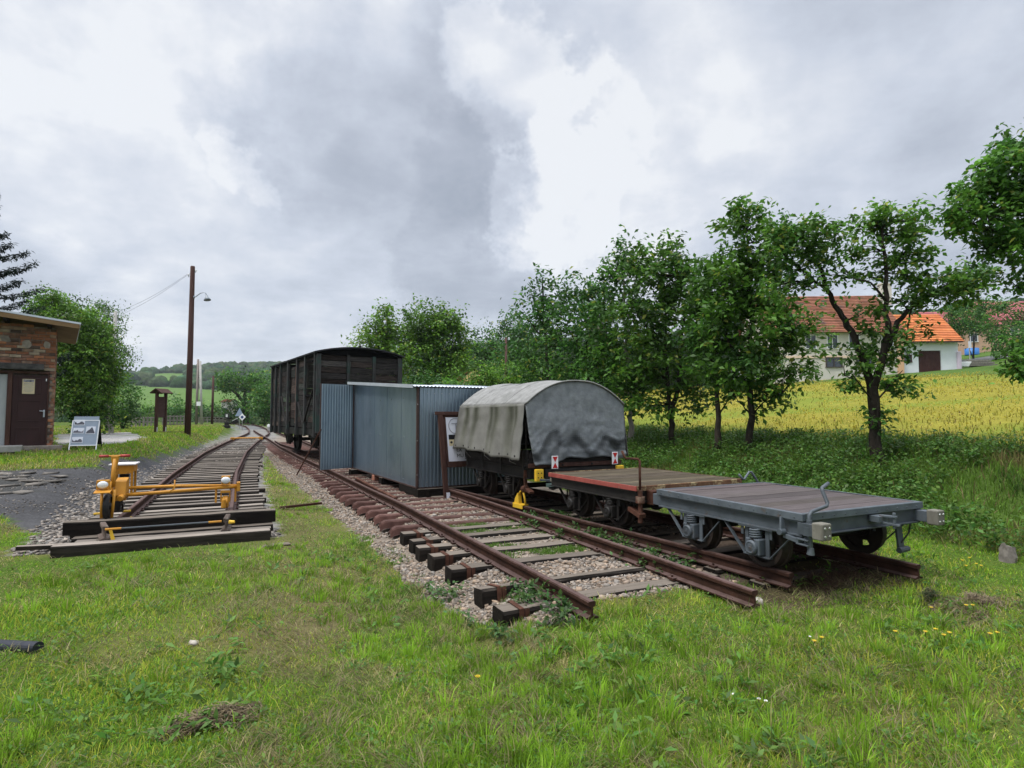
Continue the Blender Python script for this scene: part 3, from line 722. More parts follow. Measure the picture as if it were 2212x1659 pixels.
for sg in (-1, 1): MB().box((sg * .8, L / 2 + .06, .47), (.13, .16, .13)).build('buffer_arm', g, gw, bevel=.004)
MB().tube([(-.87, -1.05, .32), (-.87, -1.05, .6), (-.84, -1.05, .63), (-.6, -1.03, .665), (-.575, -1.02, .69), (-.6, -.99, .80), (-.585, -.975, .825), (-.46, -.95, .86)], .017, 10).build('crank_handle', g, gw, True)
MB().tube([(.86, 1.04, .5), (.85, 1.05, .6), (.74, 1.06, .745), (.7, 1.06, .75), (.62, 1.07, .655), (.585, 1.07, .655), (.53, 1.08, .72)], .016, 10).build('crank_handle', g, gw, True)
b = MB(); b.cyl((-.87, -1.05, .3), (-.87, -1.05, .56), .025, None, 12).cyl((-.87, -1.05, .42), (-.87, -1.05, .5), .055, None, 12).cyl((-.87, -1.055, .25), (-.87, -1.06, .31), .034, .026, 12).build('brake_spindle', g, gw)
b = MB(); b.beam((-.92, -.8, .55), (-.95, -.82, .43), .05, .02).cyl((-.92, -.82, .42), (-.99, -.82, .42), .03, None, 12).build('brake_shoe_hanger', g, gw, bevel=.004)
b = MB(); b.beam((-.9, -.82, .385), (-.9, -.98, .36), .07, .04).beam((-.9, -.95, .385), (-.88, -1.06, .375), .08, .014).beam((-.9, -.95, .34), (-.88, -1.06, .33), .08, .014).cyl((-.885, -1.02, .32), (-.885, -1.02, .4), .014, None, 8).build('link_fork', g, gw, bevel=.003)
b = MB(); b.box((.12, -1.05, .5), (.14, .1, .06)).beam((.12, -1.06, .47), (.18, -1.22, .45), .05, .02).beam((.12, -1.06, .53), (.17, -1.2, .53), .05, .02).cyl((.16, -1.18, .42), (.16, -1.18, .57), .015, None, 8).build('coupling', g, gw, bevel=.003)
b = MB(); b.beam((.62, -.93, .4), (.63, -.95, .12), .09, .025).cyl((.56, -.97, .13), (.74, -.95, .13), .03, None, 10).build('brake_shoe_hanger', g, gw, bevel=.004)
MB().tube([(.8, -.96, .44), (.72, -.98, .3), (.62, -.96, .2)], .008, 6).build('chain_link', M['dark_iron'], gw)

rv = MB()
for sg in (-1, 1):
    for k in range(13): rv.cyl((sg * (Wd / 2 + .006), -.93 + .155 * k, zd - .03), (sg * (Wd / 2 + .013), -.93 + .155 * k, zd - .03), .009, .006, 7)
for k in range(11): rv.cyl((-.8 + .16 * k, -L / 2 - .006, zd - .03), (-.8 + .16 * k, -L / 2 - .013, zd - .03), .009, .006, 7)
rv.build('rivets', g, gw)
# ---- brown flat wagon
bw = empty('flat_wagon', W(5.46, 7.2, .2), PHI + .065, 'worn plank flat wagon with red edge strip, between grey wagon and tarpaulin wagon', 'flat wagon')
Wd, L = 1.94, 2.1; di = M['dark_iron']
deck(bw, Wd - .03, L - .05, .606, M['old_deck'], 12)
for sg, m in ((-1, M['red_paint']), (1, M['rust'])): MB().box((sg * Wd / 2, 0, .577), (.016, L, .062)).build('edge_strip', m, bw, bevel=.003)
M['chipped'] = mat('chipped_edge', (.10, .05, .03), (.2, .11, .06), (6, 6, 6), .8, 0, .4, spots=(.38, .3, .16), spot_sc=5, spot_lo=.52, spot_hi=.6)
for sg in (-1, 1): MB().box((0, sg * (L / 2), .577), (Wd - .02, .03, .062)).build('edge_strip', M['chipped'], bw, bevel=.003)
solebars(bw, Wd, L, .54, .4, di)
for y in (-.45, .45):
    wheelset(bw, y)
    for sg in (-1, 1): axle_guard(bw, sg * .89, y, sg, .4, di)
b = MB(); b.box((-.55, -L / 2 - .05, .46), (.5, .12, .18)).build('headstock_block', M['rust'], bw, bevel=.008); MB().box((.6, -L / 2 - .05, .46), (.4, .12, .16)).build('headstock_block', M['rust'], bw, bevel=.008)
MB().tube([(-.93, -L / 2 - .02, .4), (-.93, -L / 2 - .02, .93), (-.945, -L / 2, .955), (-1.09, -L / 2 + .06, .965), (-1.1, -L / 2 + .07, .98), (-1.13, -L / 2 + .09, 1.06)], .016, 10).build('crank_handle', M['rust'], bw, True)
b = MB(); b.cyl((-.93, -L / 2 - .02, .15), (-.93, -L / 2 - .02, .56), .03, None, 10).cyl((-.93, -L / 2 - .02, .4), (-.93, -L / 2 - .02, .48), .06, None, 12).beam((-.9, -L / 2 + .2, .3), (-.93, -L / 2 - .06, .24), .1, .05).build('brake_spindle', M['rust'], bw)
for x in (-.78, .78): MB().box((x, L / 2 + .09, .5), (.13, .16, .12)).build('buffer_block', M['buffer_wood'] if x < 0 else di, bw, bevel=.01)
b = MB(); b.beam((-.2, L / 2 + .0, .41), (-.95, L / 2 + .3, .46), .07, .03).build('drawbar', M['grey_paint'], bw)
MB().cyl((-.9, L / 2 + .1, .34), (.3, L / 2 + .2, .3), .01, None, 6).build('brake_rod', di, bw)

# ---- tarpaulin wagon
tw = empty('covered_wagon', W(5.17, 10.05, .2), PHI + .045, 'small wagon under a grey arched tarpaulin, warning plates on its end', 'covered wagon')
Wd, L = 1.9, 2.72
solebars(tw, Wd, L, .64, .46, M['dark_iron'])
deck(tw, Wd - .04, L - .04, .68, M['dark_wood'], 10)
for y in (-.6, .58):
    wheelset(tw, y, .26, 'wheel')
    for sg in (-1, 1): axle_guard(tw, sg * .89, y, sg, .46, M['dark_iron'], .26)
def boards(c, size, n, axis_, name, root, m, vert=2):
    mb = MB(); h = size[2] / n
    for k in range(n):
        v = R.uniform(.6, 1.35); mb.cur = (v, v, v * 1.02)
        mb.box((c[0], c[1], c[2] - size[2] / 2 + h * (k + .5)), (size[0] + (R.uniform(-.006, .006) if axis_ == 'y' else 0), size[1] + (R.uniform(-.006, .006) if axis_ == 'x' else 0), h - R.uniform(.004, .012)))
    mb.cur = None; return mb.build(name, m, root, bevel=.004)
for sg in (-1, 1):
    boards((sg * (Wd / 2 - .02), 0, .80), (.035, L - .06, .28), 2, 'y', 'side_board', tw, M['dark_wood'])
    boards((0, sg * (L / 2 - .02), .78), (Wd - .08, .035, .22), 2, 'x', 'end_board', tw, M['dark_wood'])
    s = MB()
    for y in (-1.2, -.35, .45, 1.2): s.box((sg * (Wd / 2 + .006), y, .74), (.016, .06, .42))
    s.build('stanchion', M['dark_iron'], tw, bevel=.003)
MB().box((0, -L / 2 - .02, .68), (Wd, .05, .07)).build('headstock_board', M['brown_wood'], tw, bevel=.006)
MB().cyl((-.15, -L / 2 - .03, .9), (.62, -L / 2 - .04, .92), .012, None, 8).build('tie_bar', M['grey_paint'], tw)
b = MB()
for x in (-.82, -.3, .3, .8): b.cyl((x, -L / 2 - .05, .68), (x, -L / 2 - .075, .68), .02, .015, 8)
b.build('bolts', M['dark_iron'], tw)
for y in (-1.3, -.45, .45, 1.3):
    pts = [(-.95, y, .7), (-.95, y, 1.60)] + [(-.95 * math.cos(math.pi * k / 12), y, 1.60 + .36 * math.sin(math.pi * k / 12) ** 1.3) for k in range(1, 12)] + [(.95, y, 1.60), (.95, y, .7)]
    MB().tube(pts, .014, 6).build('hoop', M['dark_iron'], tw)
XE, ZE, ZA = 1.02, 1.71, .425
def arch(u, y):                                   # roof line of the tarpaulin, u from -1 to 1
    sag = -.03 * math.cos((y + 1.3) / 2.6 * 2 * math.pi * 1.5) * (1 - abs(u)) + .07 * (y + L / 2) / L * (1 - u * u)
    return ZE + ZA * (1 - abs(u) ** 2.15) + sag * .6 + .01 * noise_(u * 3, y * 3)
def noise_(a, b): return float(vnoise(np.array([a * 1.0 + 40]), np.array([b * 1.0 + 40]), 1.0, 5, 2)[0]) - .5
y0, y1 = -L / 2 - .05, L / 2 + .06
cv = MB(); cv.grid(lambda u, v: ((u * 2 - 1) * XE, y0 + (y1 - y0) * v, arch(u * 2 - 1, y0 + (y1 - y0) * v) + .012 * noise_(u * 9, v * 14)), 41, 44)
cover = cv.build('canvas_roof', M['canvas'], tw, True, solid=.012)
for yy in (-.62, .05, .72):
    MB().tube([(u * XE, yy, arch(u, yy) + .007) for u in np.linspace(-1, 1, 33)], .006, 5).build('seam', M['canvas'], cover, True)
hem = MB(); hem.tube([(u * XE, y0 - .004, arch(u, y0) + .004) for u in np.linspace(-1, 1, 41)], .014, 6); hem.build('hem', M['canvas'], cover, True)
for sg in (-1, 1):                                # hanging side flaps with folds and rain stains
    fl_ = MB(); nu, nv = 73, 22
    stains = [(.14, .035), (.30, .05), (.55, .03), (.62, .045), (.83, .06), (.9, .02)]
    def Pf(u, v):
        y = y1 - (y1 - y0 - .03) * u
        fold = (.035 * math.sin(u * 21 + .6) + .015 * math.sin(u * 47 + 1.9)) * v ** .8
        x = sg * (XE + .012 + .10 * v ** 1.4 + fold * .8 + .02 * noise_(u * 9, v * 6))
        zb = .81 + .035 * math.sin(u * 5 + .5) + .012 * math.sin(u * 17)
        return (x, y + .10 * v * (1 - u) , ZE - (ZE - zb) * v + .004)
    fl_.grid(Pf, nu, nv)
    fl_.c = []
    for j in range(nv - 1):
        for i in range(nu - 1):
            u, v = i / (nu - 1), j / (nv - 1); d = 0
            for c, w in stains: d = max(d, math.exp(-((u - c - .012 * math.sin(v * 7)) / w) ** 2) * max(0, 1 - v * .8) * (1 if v > .03 else .3))
            k = 1 - .75 * d - .3 * max(0, .12 - u) / .12; fl_.c.append((k, k * (1 + .05 * d), k * (1 - .16 * d)))
    f = fl_.build('canvas_flap', M['canvas_side'], tw, True, solid=.008)
    ey = MB()
    for u in np.linspace(.05, .96, 9):
        p_ = Vector(Pf(float(u), .93)); ey.cyl(p_ - Vector((.012, 0, 0)), p_ + Vector((.012, 0, 0)), .016, None, 8)
    ey.build('eyelets', M['dark_iron'], f)
    for u in (.18, .5, .86):
        p_ = Vector(Pf(u, .93)); MB().tube([p_, p_ + Vector((.02 * sg * -1, .01, -.12)), Vector((sg * .96, p_.y + .02, .68))], .006, 5).build('tie_rope', M['canvas'], tw)
for sg in (-1, 1):                                # end curtains, crumpled and grimy along the bottom
    cu = MB(); nu, nv = 61, 45
    def Pc(u, v):
        x = (u * 2 - 1) * (XE - .01); zt = arch(u * 2 - 1, y0 if sg < 0 else y1) - .012
        zb = .69 + .10 * sstep(.16, .4, u) * (1 - .3 * sstep(.75, .95, u)) + .012 * math.sin(u * 19)
        z = zt - (zt - float(zb)) * v
        low = float(sstep(1.3, .86, z))
        wr = .05 * low * (math.sin(u * 26 + 3 * noise_(u * 4, v * 3)) * .5 + .8 * (abs(noise_(u * 9, v * 11)) * 2 - .25)) + .02 * noise_(u * 5, v * 5) + .012 * (1 - abs(noise_(u * 11 + v * 4, v * 7)) * 4) * sstep(.2, .6, v)
        x2 = x * (1 - .13 * (u < .5) * (1 - 2 * u) * v ** 1.5)
        return (x2, sg * (L / 2 + .035 + .05 * v) + sg * wr, z)
    cu.grid(Pc, nu, nv)
    cu.c = []
    for j in range(nv - 1):
        for i in range(nu - 1):
            u, v = i / (nu - 1), j / (nv - 1)
            edge = .66 + .10 * math.sin(u * 9 + 2.2) + .07 * math.sin(u * 22) + .16 * noise_(u * 6, v * 4)
            d = float(sstep(edge, edge + .09, v)) * (1 - .65 * float(sstep(edge + .13, edge + .26, v))) * (.55 + 1.2 * max(0, noise_(u * 8 + 3, v * 6) + .3))
            k = 1 - .80 * min(1, d); cu.c.append((k, k, k))
    cu.build('end_curtain', M['canvas_end'], tw, True, solid=.008)
for x, z in ((-.52, .735), (.72, .765)):
    o = MB().box((x, -L / 2 - .155, z), (.125, .008, .215)).build('warning_plate', M['white'], tw, bevel=.003)
    t_ = MB(); y = -L / 2 - .162
    t_.add([(x - .05, y, z + .094), (x + .05, y, z + .094), (x, y, z + .004)], [(0, 1, 2)]).add([(x - .05, y, z - .094), (x + .05, y, z - .094), (x, y, z - .004)], [(0, 2, 1)])
    t_.build('red_triangles', M['red'], o, solid=.002)
for x in (-.8, .86): buffer(tw, x, -L / 2 - .06, .53, M['dark_iron'], M['yellow_b'], (.145, .07, .20))
MB().box((.1, -L / 2 - .06, .52), (1.5, .03, .2)).build('headstock_plate', M['black_iron'], tw)
b = MB(); b.beam((-.93, -L / 2 + .14, .6), (-.93, -L / 2 + .1, .22), .06, .03).cyl((-.95, -L / 2 + .05, .3), (-.95, -L / 2 + .16, .28), .06, None, 10).beam((-.93, -L / 2 + .1, .3), (-.93, -L / 2 - .1, .25), .09, .04).build('brake_gear', M['rust'], tw, bevel=.004)
b = MB(); b.box((-.42, -L / 2 - .12, .36), (.5, .012, .06)).build('draw_strap', mat('green_grey', (.12, .19, .16), (.2, .28, .25), (6, 6, 6), .6, 0, .2), tw)

# ---- wheel stop
k = W(fl(8.98), 8.98, .2)
r = empty('wheel_chock', k, PHI + .13, 'bright yellow wheel stop clipped on the rail under the tarpaulin wagon', 'wheel chock')
MB().box((0, 0, .012), (.1, .34, .018)).box((.055, 0, -.02), (.012, .3, .07)).box((-.055, 0, -.02), (.012, .3, .07)).build('base_shoe', M['yellow_b'], r, bevel=.003)
MB().prism([(.0, .02), (.15, .02), (.12, .1), (.06, .18), (.03, .2)], (-.035, 0, 0), (0, 1, 0), (0, 0, 1), (.07, 0, 0)).build('stop_block', M['yellow_b'], r, bevel=.006)
MB().tube([(0, -.16, .02), (0, -.13, .13), (0, -.09, .22), (0, -.05, .24), (0, 0, .22), (0, .03, .17)], .017, 8).build('handle', M['yellow_b'], r, True)

# ---- the old boxcar
YB = PHI + .158
dx, dy = Vector((math.cos(YB), math.sin(YB), 0)), Vector((-math.sin(YB), math.cos(YB), 0))
corner = Vector((-6.43, 19.0, .3))
WB, LB = 2.95, 6.8
bc = empty('boxcar', corner + dx * WB / 2 + dy * LB / 2, YB, 'weathered dark plank boxcar with arched roof behind the shed', 'boxcar')
hx, hy = WB / 2, LB / 2; zf, ze, za = 1.0, 3.52, 3.69
M['boxplank'] = mat('old_blackened_plank', (.017, .0158, .015), (.056, .050, .045), (3, 3, 30), .9, 0, 1, att=True, rnd=.05, dist=.01, spots=(.012, .012, .012), spot_sc=3, spot_lo=.56, spot_hi=.68)
def plankwall(mb, axis_, fix, a0, a1, z0, z1, h, holes=()):
    z = z0
    while z < z1 - .02:
        hh = min(h * R.uniform(.9, 1.1), z1 - z); spans = [(a0, a1)]
        for (b0, b1, c0, c1) in holes:
            if z + hh / 2 > c0 and z + hh / 2 < c1: spans = [q for p_ in spans for q in ((p_[0], min(p_[1], b0)), (max(p_[0], b1), p_[1])) if q[1] - q[0] > .02]
        for s0, s1 in spans:
            parts = [s0, s1]
            if s1 - s0 > 1.6: parts = [s0, s0 + (s1 - s0) * R.uniform(.3, .4), s0 + (s1 - s0) * R.uniform(.6, .7), s1]
            for p0, p1 in zip(parts, parts[1:]):
                v = R.choice([.55, .75, .9, 1, 1.2, 1.5, 1.9]); gt = R.random()
                mb.cur = (v * .86, v * 1.03, v * 1.0) if gt < .2 else (v * 1.1, v * .95, v * .9) if gt < .5 else (v, v, v * 1.02)
                if R.random() < .03: mb.cur = (1.6, 2.3, 1.8)
                j = R.uniform(-.008, .008); L_ = p1 - p0
                if axis_ == 'x': mb.box(((p0 + p1) / 2, fix + j, z + hh / 2), (L_ - .006, .035, hh - R.uniform(.006, .02)))
                else: mb.box((fix + j, (p0 + p1) / 2, z + hh / 2), (.035, L_ - .006, hh - R.uniform(.006, .02)))
        z += hh
    mb.cur = None
for sg in (-1, 1):
    mb = MB(); plankwall(mb, 'x', sg * (hy - .03), -hx + .05, hx - .05, zf, ze - .05, .2); mb.build('end_planking', M['boxplank'], bc, bevel=.005)
    door = (-hy + 2.55, -hy + 3.75)
    mb = MB(); plankwall(mb, 'y', sg * (hx - .03), -hy + .05, hy - .05, zf, ze - .08, .2, [(door[0], door[1], zf, 3.3), (-hy + .45, -hy + 1.2, 2.1, 3.25)]); mb.build('side_planking', M['boxplank'], bc, bevel=.005)
    gb = MB(); pts = [(-hx, ze - .06)] + [(-hx + WB * k / 16, ze + (za - ze) * (1 - abs(k / 8 - 1) ** 2)) for k in range(17)] + [(hx, ze - .06)]
    gb.prism(pts, (0, sg * (hy - .0), 0), (1, 0, 0), (0, 0, 1), (0, .03 * sg, 0)); gb.build('gable_board', M['dark_wood'], bc)
M['post'] = mat('grey_post', (.026, .0255, .025), (.07, .07, .067), (12, 12, 2), .9, 0, .6, spots=(.04, .062, .053), spot_sc=2.5, spot_lo=.5, spot_hi=.6, dist=.008)
for sg in (-1, 1):
    for fx_, w_ in ((-hx + .05, .15), (-hx + WB * .355, .11), (-hx + WB * .66, .11), (hx - .06, .13)):
        MB().box((fx_, sg * (hy + .025), (zf + ze) / 2 - .1), (w_, .07, ze - zf + .1)).build('end_post', M['post'], bc, bevel=.008)
    for y in (-hy + .08, -hy + 1.32, -hy + 2.45, -hy + 3.85, -hy + 5.1, -hy + 5.95, hy - .05):
        MB().box((sg * (hx + .03), y, (zf + ze) / 2 - .15), (.08, .12, ze - zf + .26)).build('side_post', M['post'], bc, bevel=.008)
    MB().box((sg * (hx + .02), 0, ze - .06), (.06, LB, .1)).build('cant_rail', M['dark_wood'], bc, bevel=.008)
    for ya_, za_, yb_, zb_ in ((1.4, 1.1, .2, 2.3), (1.4, 1.05, 2.2, 1.9), (4.0, 1.1, 4.9, 2.2)): MB().beam((sg * (hx + .05), -hy + ya_, za_), (sg * (hx + .05), -hy + yb_, zb_), .06, .03).build('brace', M['dark_iron'], bc)
    MB().box((sg * (hx - .08), 0, zf - .13), (.1, LB, .24)).build('solebar', M['black_iron'], bc, bevel=.008)
    s = MB()
    for k in range(5): s.cyl((sg * (hx + .0), -hy + .49 + .16 * k, 2.12), (sg * (hx + .0), -hy + .49 + .16 * k, 3.24), .012, None, 6)
    s.build('window_bars', M['dark_iron'], bc)
    for z_ in (2.09, 3.27): MB().box((sg * (hx + .012), -hy + .82, z_), (.05, .8, .06)).build('window_rail', M['dark_wood'], bc)
    d = MB(); plankwall(d, 'y', sg * (hx - .09), door[0] + .42, door[1] + .2, zf + .03, 3.28, .3); d.build('sliding_door', M['boxplank'], bc, bevel=.005)
    d = MB(); d.box((sg * (hx - .05), door[0] + .36, 2.2), (.03, .12, 2.1)); d.build('door_edge', mat('rust_orange', (.2, .06, .03), (.34, .14, .08), (8, 8, 2), .8, 0, .4, spots=(.45, .42, .38), spot_sc=3), bc)
rf = MB(); pr = [(-hx - .1 + (WB + .2) * k / 20, ze - .02 + (za - ze + .05) * (1 - abs(k / 10 - 1) ** 2)) for k in range(21)]
rf.prism(pr + [(a, b + .045) for a, b in pr[::-1]], (0, -hy - .12, 0), (1, 0, 0), (0, 0, 1), (0, LB + .24, 0))
rf.build('roof', mat('tarred_roof', (.018, .018, .02), (.04, .04, .042), (3, 3, 3), .7, 0, .4), bc)
MB().cyl((.15, -hy + .5, za - .05), (.15, -hy + .5, za + .18), .05, None, 10).cyl((.15, -hy + .5, za + .18), (.15, -hy + .5, za + .22), .08, .03, 10).build('roof_vent', M['black_iron'], bc)
MB().box((0, 0, zf - .03), (WB - .1, LB - .1, .05)).build('floor', M['dark_wood'], bc)
for sg in (-1, 1): MB().box((0, sg * (hy - .08), zf - .14), (WB - .2, .16, .28)).build('headstock', M['black_iron'], bc, bevel=.01)
for y in (-hy + 1.5, hy - 1.5):
    r_ = .48
    MB().cyl((-1.1, y, r_), (1.1, y, r_), .07, None, 12).build('axle', M['black_iron'], bc)
    for sg in (-1, 1):
        o = wheel_mb(r_, sg * .75, sg, 0).build('wheel', M['black_iron'], bc); o.location.y = y
        MB().box((sg * 1.06, y, r_), (.2, .3, .28)).build('axle_box', M['black_iron'], bc, bevel=.02)
        gd = MB(); x = sg * 1.1
        for k in (-1, 1): gd.box((x, y + k * .22, .65), (.03, .09, .6)).beam((x, y + k * .2, .3), (x, y + k * .62, .84), .08, .03)
        gd.build('axle_guard', M['black_iron'], bc)
        sp = MB()
        for k in range(6): sp.box((sg * 1.12, y, .64 + k * .022), (.09, 1.15 - .17 * k, .02))
        sp.build('leaf_spring', M['black_iron'], bc)
        MB().beam((sg * 1.14, y + .55, .63), (sg * 1.14, y + .62, .86), .05, .05).beam((sg * 1.14, y - .55, .63), (sg * 1.14, y - .62, .86), .05, .05).build('spring_shackle', M['black_iron'], bc)
for sy in (-1, 1):
    for x in (-.88, .88): MB().cyl((x, sy * hy, zf - .12), (x, sy * (hy + .45), zf - .12), .09, .07, 12).cyl((x, sy * (hy + .45), zf - .12), (x, sy * (hy + .5), zf - .12), .2, .19, 18).build('buffer', M['black_iron'], bc)
# ================================================================ shed, boards, tricycle, left side
YS = PHI + .075
sh = empty('tin_shed', (-1.95, 12.0, 0), YS, 'galvanised corrugated garage shed with one door leaf swung open', 'shed')
LS, WS, zb, zn, zfar_ = 5.35, 2.35, .24, 2.3, 2.62
def corr(o, u, n_, L, zlo, zhi_fn, pitch, dep, lipped=True):
    """corrugated sheet from o along u, bulging along n_; top edge from zhi_fn(distance)"""
    mb = MB(); vs = []; x = 0; u, n_ = Vector(u), Vector(n_); o = Vector(o); prof = []
    while x < L:
        for f, d in ((0, 0), (.34, 0), (.5, 1), (.84, 1)):
            if x + f * pitch <= L: prof.append((x + f * pitch, d * dep))
        x += pitch
    prof.append((L, 0))
    m = 7; sd = R.uniform(0, 50)
    for a, d in prof:
        for j in range(m):
            z = zlo + (zhi_fn(a) - zlo) * j / (m - 1)
            w = .010 * (float(vnoise(np.array([a + sd]), np.array([z + 9.0]), .55, 17, 2)[0]) - .5) if lipped else 0
            vs.append(o + u * a + n_ * (d + w) + Vector((0, 0, z)))
    mb.add(vs, [(m * i + j, m * i + m + j, m * i + m + j + 1, m * i + j + 1) for i in range(len(prof) - 1) for j in range(m - 1)]); return mb
top = lambda a: zn + (zfar_ - zn) * a / LS
corr((0, 0, 0), (0, 1, 0), (-1, 0, 0), LS, zb, top, .36, .004).build('side_wall', M['zinc'], sh, solid=.003)
corr((WS, 0, 0), (0, 1, 0), (1, 0, 0), LS, zb, top, .19, .014).build('side_wall', M['zinc'], sh, solid=.003)
corr((0, 0, 0), (1, 0, 0), (0, -1, 0), WS, zb, lambda a: zn, .082, .017).build('end_wall', M['zinc'], sh, solid=.003)
corr((WS / 2, LS, 0), (1, 0, 0), (0, 1, 0), WS / 2, zb, lambda a: zfar_, .082, .015).build('end_wall', M['zinc'], sh, solid=.003)
rf = MB(); nu = 117
def Pr(u, v):
    x = -.14 + (WS + .28) * u; y = -.09 + (LS + .26) * v
    return (x, y, top(y) + .03 + .013 * math.sin(x / .082 * 2 * math.pi))
rf.grid(Pr, nu, 2); rf.build('roof', M['zinc_roof'], sh, True, solid=.004)
for x_ in (-.15, WS + .15): MB().beam((x_, -.1, top(-.1) + .025), (x_, LS + .18, top(LS + .18) + .035), .02, .075).build('roof_edge_trim', M['zinc_roof'], sh)
fr = MB()
for x, y in ((0, 0), (WS, 0), (0, LS), (WS, LS), (WS / 2, LS)): fr.box((x - .008 * (1 if x == 0 else -1), y - .008 * (1 if y == 0 else -1), (zb + top(y)) / 2), (.05, .05, top(y) - zb))
fr.box((WS / 2, 0.01, zb - .01), (WS, .05, .03)).box((0.01, LS / 2, zb - .01), (.05, LS, .03)).box((WS, LS / 2, zb - .01), (.05, LS, .03))
fr.build('angle_iron_frame', M['brown_iron'], sh, bevel=.003)
s = MB()
for z in (.5, 1.2, 1.95): s.cyl((-.02, -.036, z), (-.02, -.046, z), .012, None, 8).cyl((WS, -.036, z), (WS, -.046, z), .012, None, 8)
s.build('screws', M['bolt'], sh)
s = MB()
for k_ in range(1, 6):
    for z in (.34, 1.25, 2.1): s.cyl((-.004, .9 * k_, z), (-.016, .9 * k_, z), .011, None, 6)
for k_ in range(1, 14):
    for z in (.34, 1.3, 2.18): s.cyl((.164 * k_ + .03, -.018, z), (.164 * k_ + .03, -.028, z), .009, None, 6)
s.build('rivets', M['bolt'], sh)
for k_ in range(1, 5): MB().box((-.0065, 1.07 * k_, (zb + top(1.07 * k_)) / 2), (.004, .03, top(1.07 * k_) - zb - .02)).build('sheet_seam', M['zinc'], sh)
# open door leaf, hinged on the far corner and folded back towards the viewer
hinge = Vector((-.04, LS - .02, 0)); mw = Matrix.Rotation(-YS, 3, 'Z')
tip = mw @ (Vector((-5.235, 15.9, 0)) - sh.location); tip.z = 0
u = (tip - hinge).normalized(); nn = Vector((u.y, -u.x, 0)); nn = nn if (mw @ Vector((0, -1, 0))).dot(nn) > 0 else -nn
dl = (tip - hinge).length
corr(hinge, u, nn, dl, zb + .0, lambda a: 2.6, .082, .011).build('door_leaf', M['zinc'], sh, solid=.003)
b = MB(); q = hinge - nn * .025
for a in (0, dl): b.beam(q + u * a + Vector((0, 0, zb)), q + u * a + Vector((0, 0, 2.6)), .04, .04)
for z in (zb + .02, 1.4, 2.58): b.beam(q + u * .02 + Vector((0, 0, z)), q + u * (dl - .02) + Vector((0, 0, z)), .035, .035)
b.build('door_frame', M['brown_iron'], sh, bevel=.003)
# beams and bricks it stands on
def block(label, p, L, w, h, rz, m='tar_wood', z=None, name='timber_beam', cat='timber beam'):
    mb = MB(); mb.box((0, 0, h / 2), (L, w, h)); o = mb.build(name, M[m], bevel=.012)
    wp = sh.matrix_world @ Vector(p) if 0 else Vector(sh.location) + Matrix.Rotation(YS, 3, 'Z') @ Vector(p)
    o.location = (wp.x, wp.y, z if z is not None else 0); o.rotation_euler = (0, 0, YS + rz); return tag(o, label, cat, 'supports under the shed')
block('beam lying along the shed side under its near corner', (.10, .55, 0), 1.25, .22, .16, math.pi / 2, z=.05)
block('black beam across the shed end under the corrugated wall', (1.2, .02, 0), 2.0, .24, .19, 0, z=.02)
block('dark round-ended beam poking out beneath the door hinge of the shed', (.55, LS - .45, 0), 1.5, .26, .18, 0, z=.05)
block('broken brick propping the middle of the shed side', (.08, 3.2, 0), .24, .12, .14, .3, 'brick_s' if 'brick_s' in M else M.setdefault('brick_s', mat('old_brick', (.2, .08, .05), (.34, .17, .12), (12, 12, 12), .9, 0, .3)) and 'brick_s', z=.08, name='brick', cat='brick')
block('dark beam in the shadow midway along the shed side', (.45, 2.5, 0), 1.0, .24, .17, .02, z=.05)
# prop
p, q = on(641, 1026, .1), on(687, 940, 1.05); q = Vector((-5.22, 15.86, 1.35))
mb = MB(); mb.tube([(0, 0, 0), q - p], .02, 7); o = mb.build('prop_rod', M['rust']); o.location = p; tag(o, 'rusty rod leaning against the open shed door leaf', 'rod')

# ---- exhibition board between shed and tarpaulin wagon
base = on(979, 1076, -.02); base = Vector((-1.20, 11.98, .0)); rzb = YS
base = Vector((-1.335, 11.93, .0)); ib = empty('notice_board', base, rzb, 'brown framed notice board with white poster leaning on the shed wall', 'notice board')
tl = Matrix.Rotation(-.075, 3, 'X'); lean = Matrix(((1, 0, -.055), (0, 1, .09), (0, 0, 1)))
def lb(mb, c, s):
    v0 = len(mb.v); mb.box(c, s); mb.v[v0:] = [tuple(lean @ Vector(p)) for p in mb.v[v0:]]; return mb
Wb = 1.12
for x in (0, Wb): lb(MB(), (x, 0, .9), (.10, .07, 1.8)).build('post', M['brown_wood'], ib, bevel=.006)
lb(MB(), (Wb / 2, 0, 1.765), (Wb + .2, .075, .07)).build('top_rail', M['brown_wood'], ib, bevel=.006)
lb(MB(), (Wb / 2, 0, .71), (Wb - .13, .06, .12)).build('bottom_rail', M['brown_wood'], ib, bevel=.006)
lb(MB(), (Wb / 2, .01, 1.25), (Wb - .13, .02, .98)).build('board', M['brown_wood'], ib)
po = lb(MB(), (Wb / 2 + .02, -.008, 1.22), (Wb - .19, .006, .92)).build('poster', M['paper'], ib)
lm4 = lean.to_4x4()
def tx(s, size, x, z): return text('lettering', s, size, lm4 @ Matrix.Translation((x, -.0125, z)) @ Matrix.Rotation(math.pi / 2, 4, 'X'), M['ink'], po)
tx('EX', .105, .30, .97); tx('MU', .105, .30, .85)
c = MB(); c.tube([tuple(lean @ Vector((.33 + .16 * math.cos(a), -.014, 1.5 + .16 * math.sin(a)))) for a in np.linspace(.4, 5.9, 30)], .007, 5); c.build('emblem_ring', M['greyink'], po)
lb(lb(MB(), (.33, -.014, 1.55), (.19, .004, .018)), (.33, -.014, 1.47), (.022, .004, .15)).build('emblem', M['greyink'], po)
lb(MB(), (.4, -.0125, 1.27), (.5, .004, .1)).build('picture', M['ink'], po)
lb(MB(), (.4, -.0125, 1.155), (.5, .004, .13)).build('picture', M['cream'], po)
c = MB()
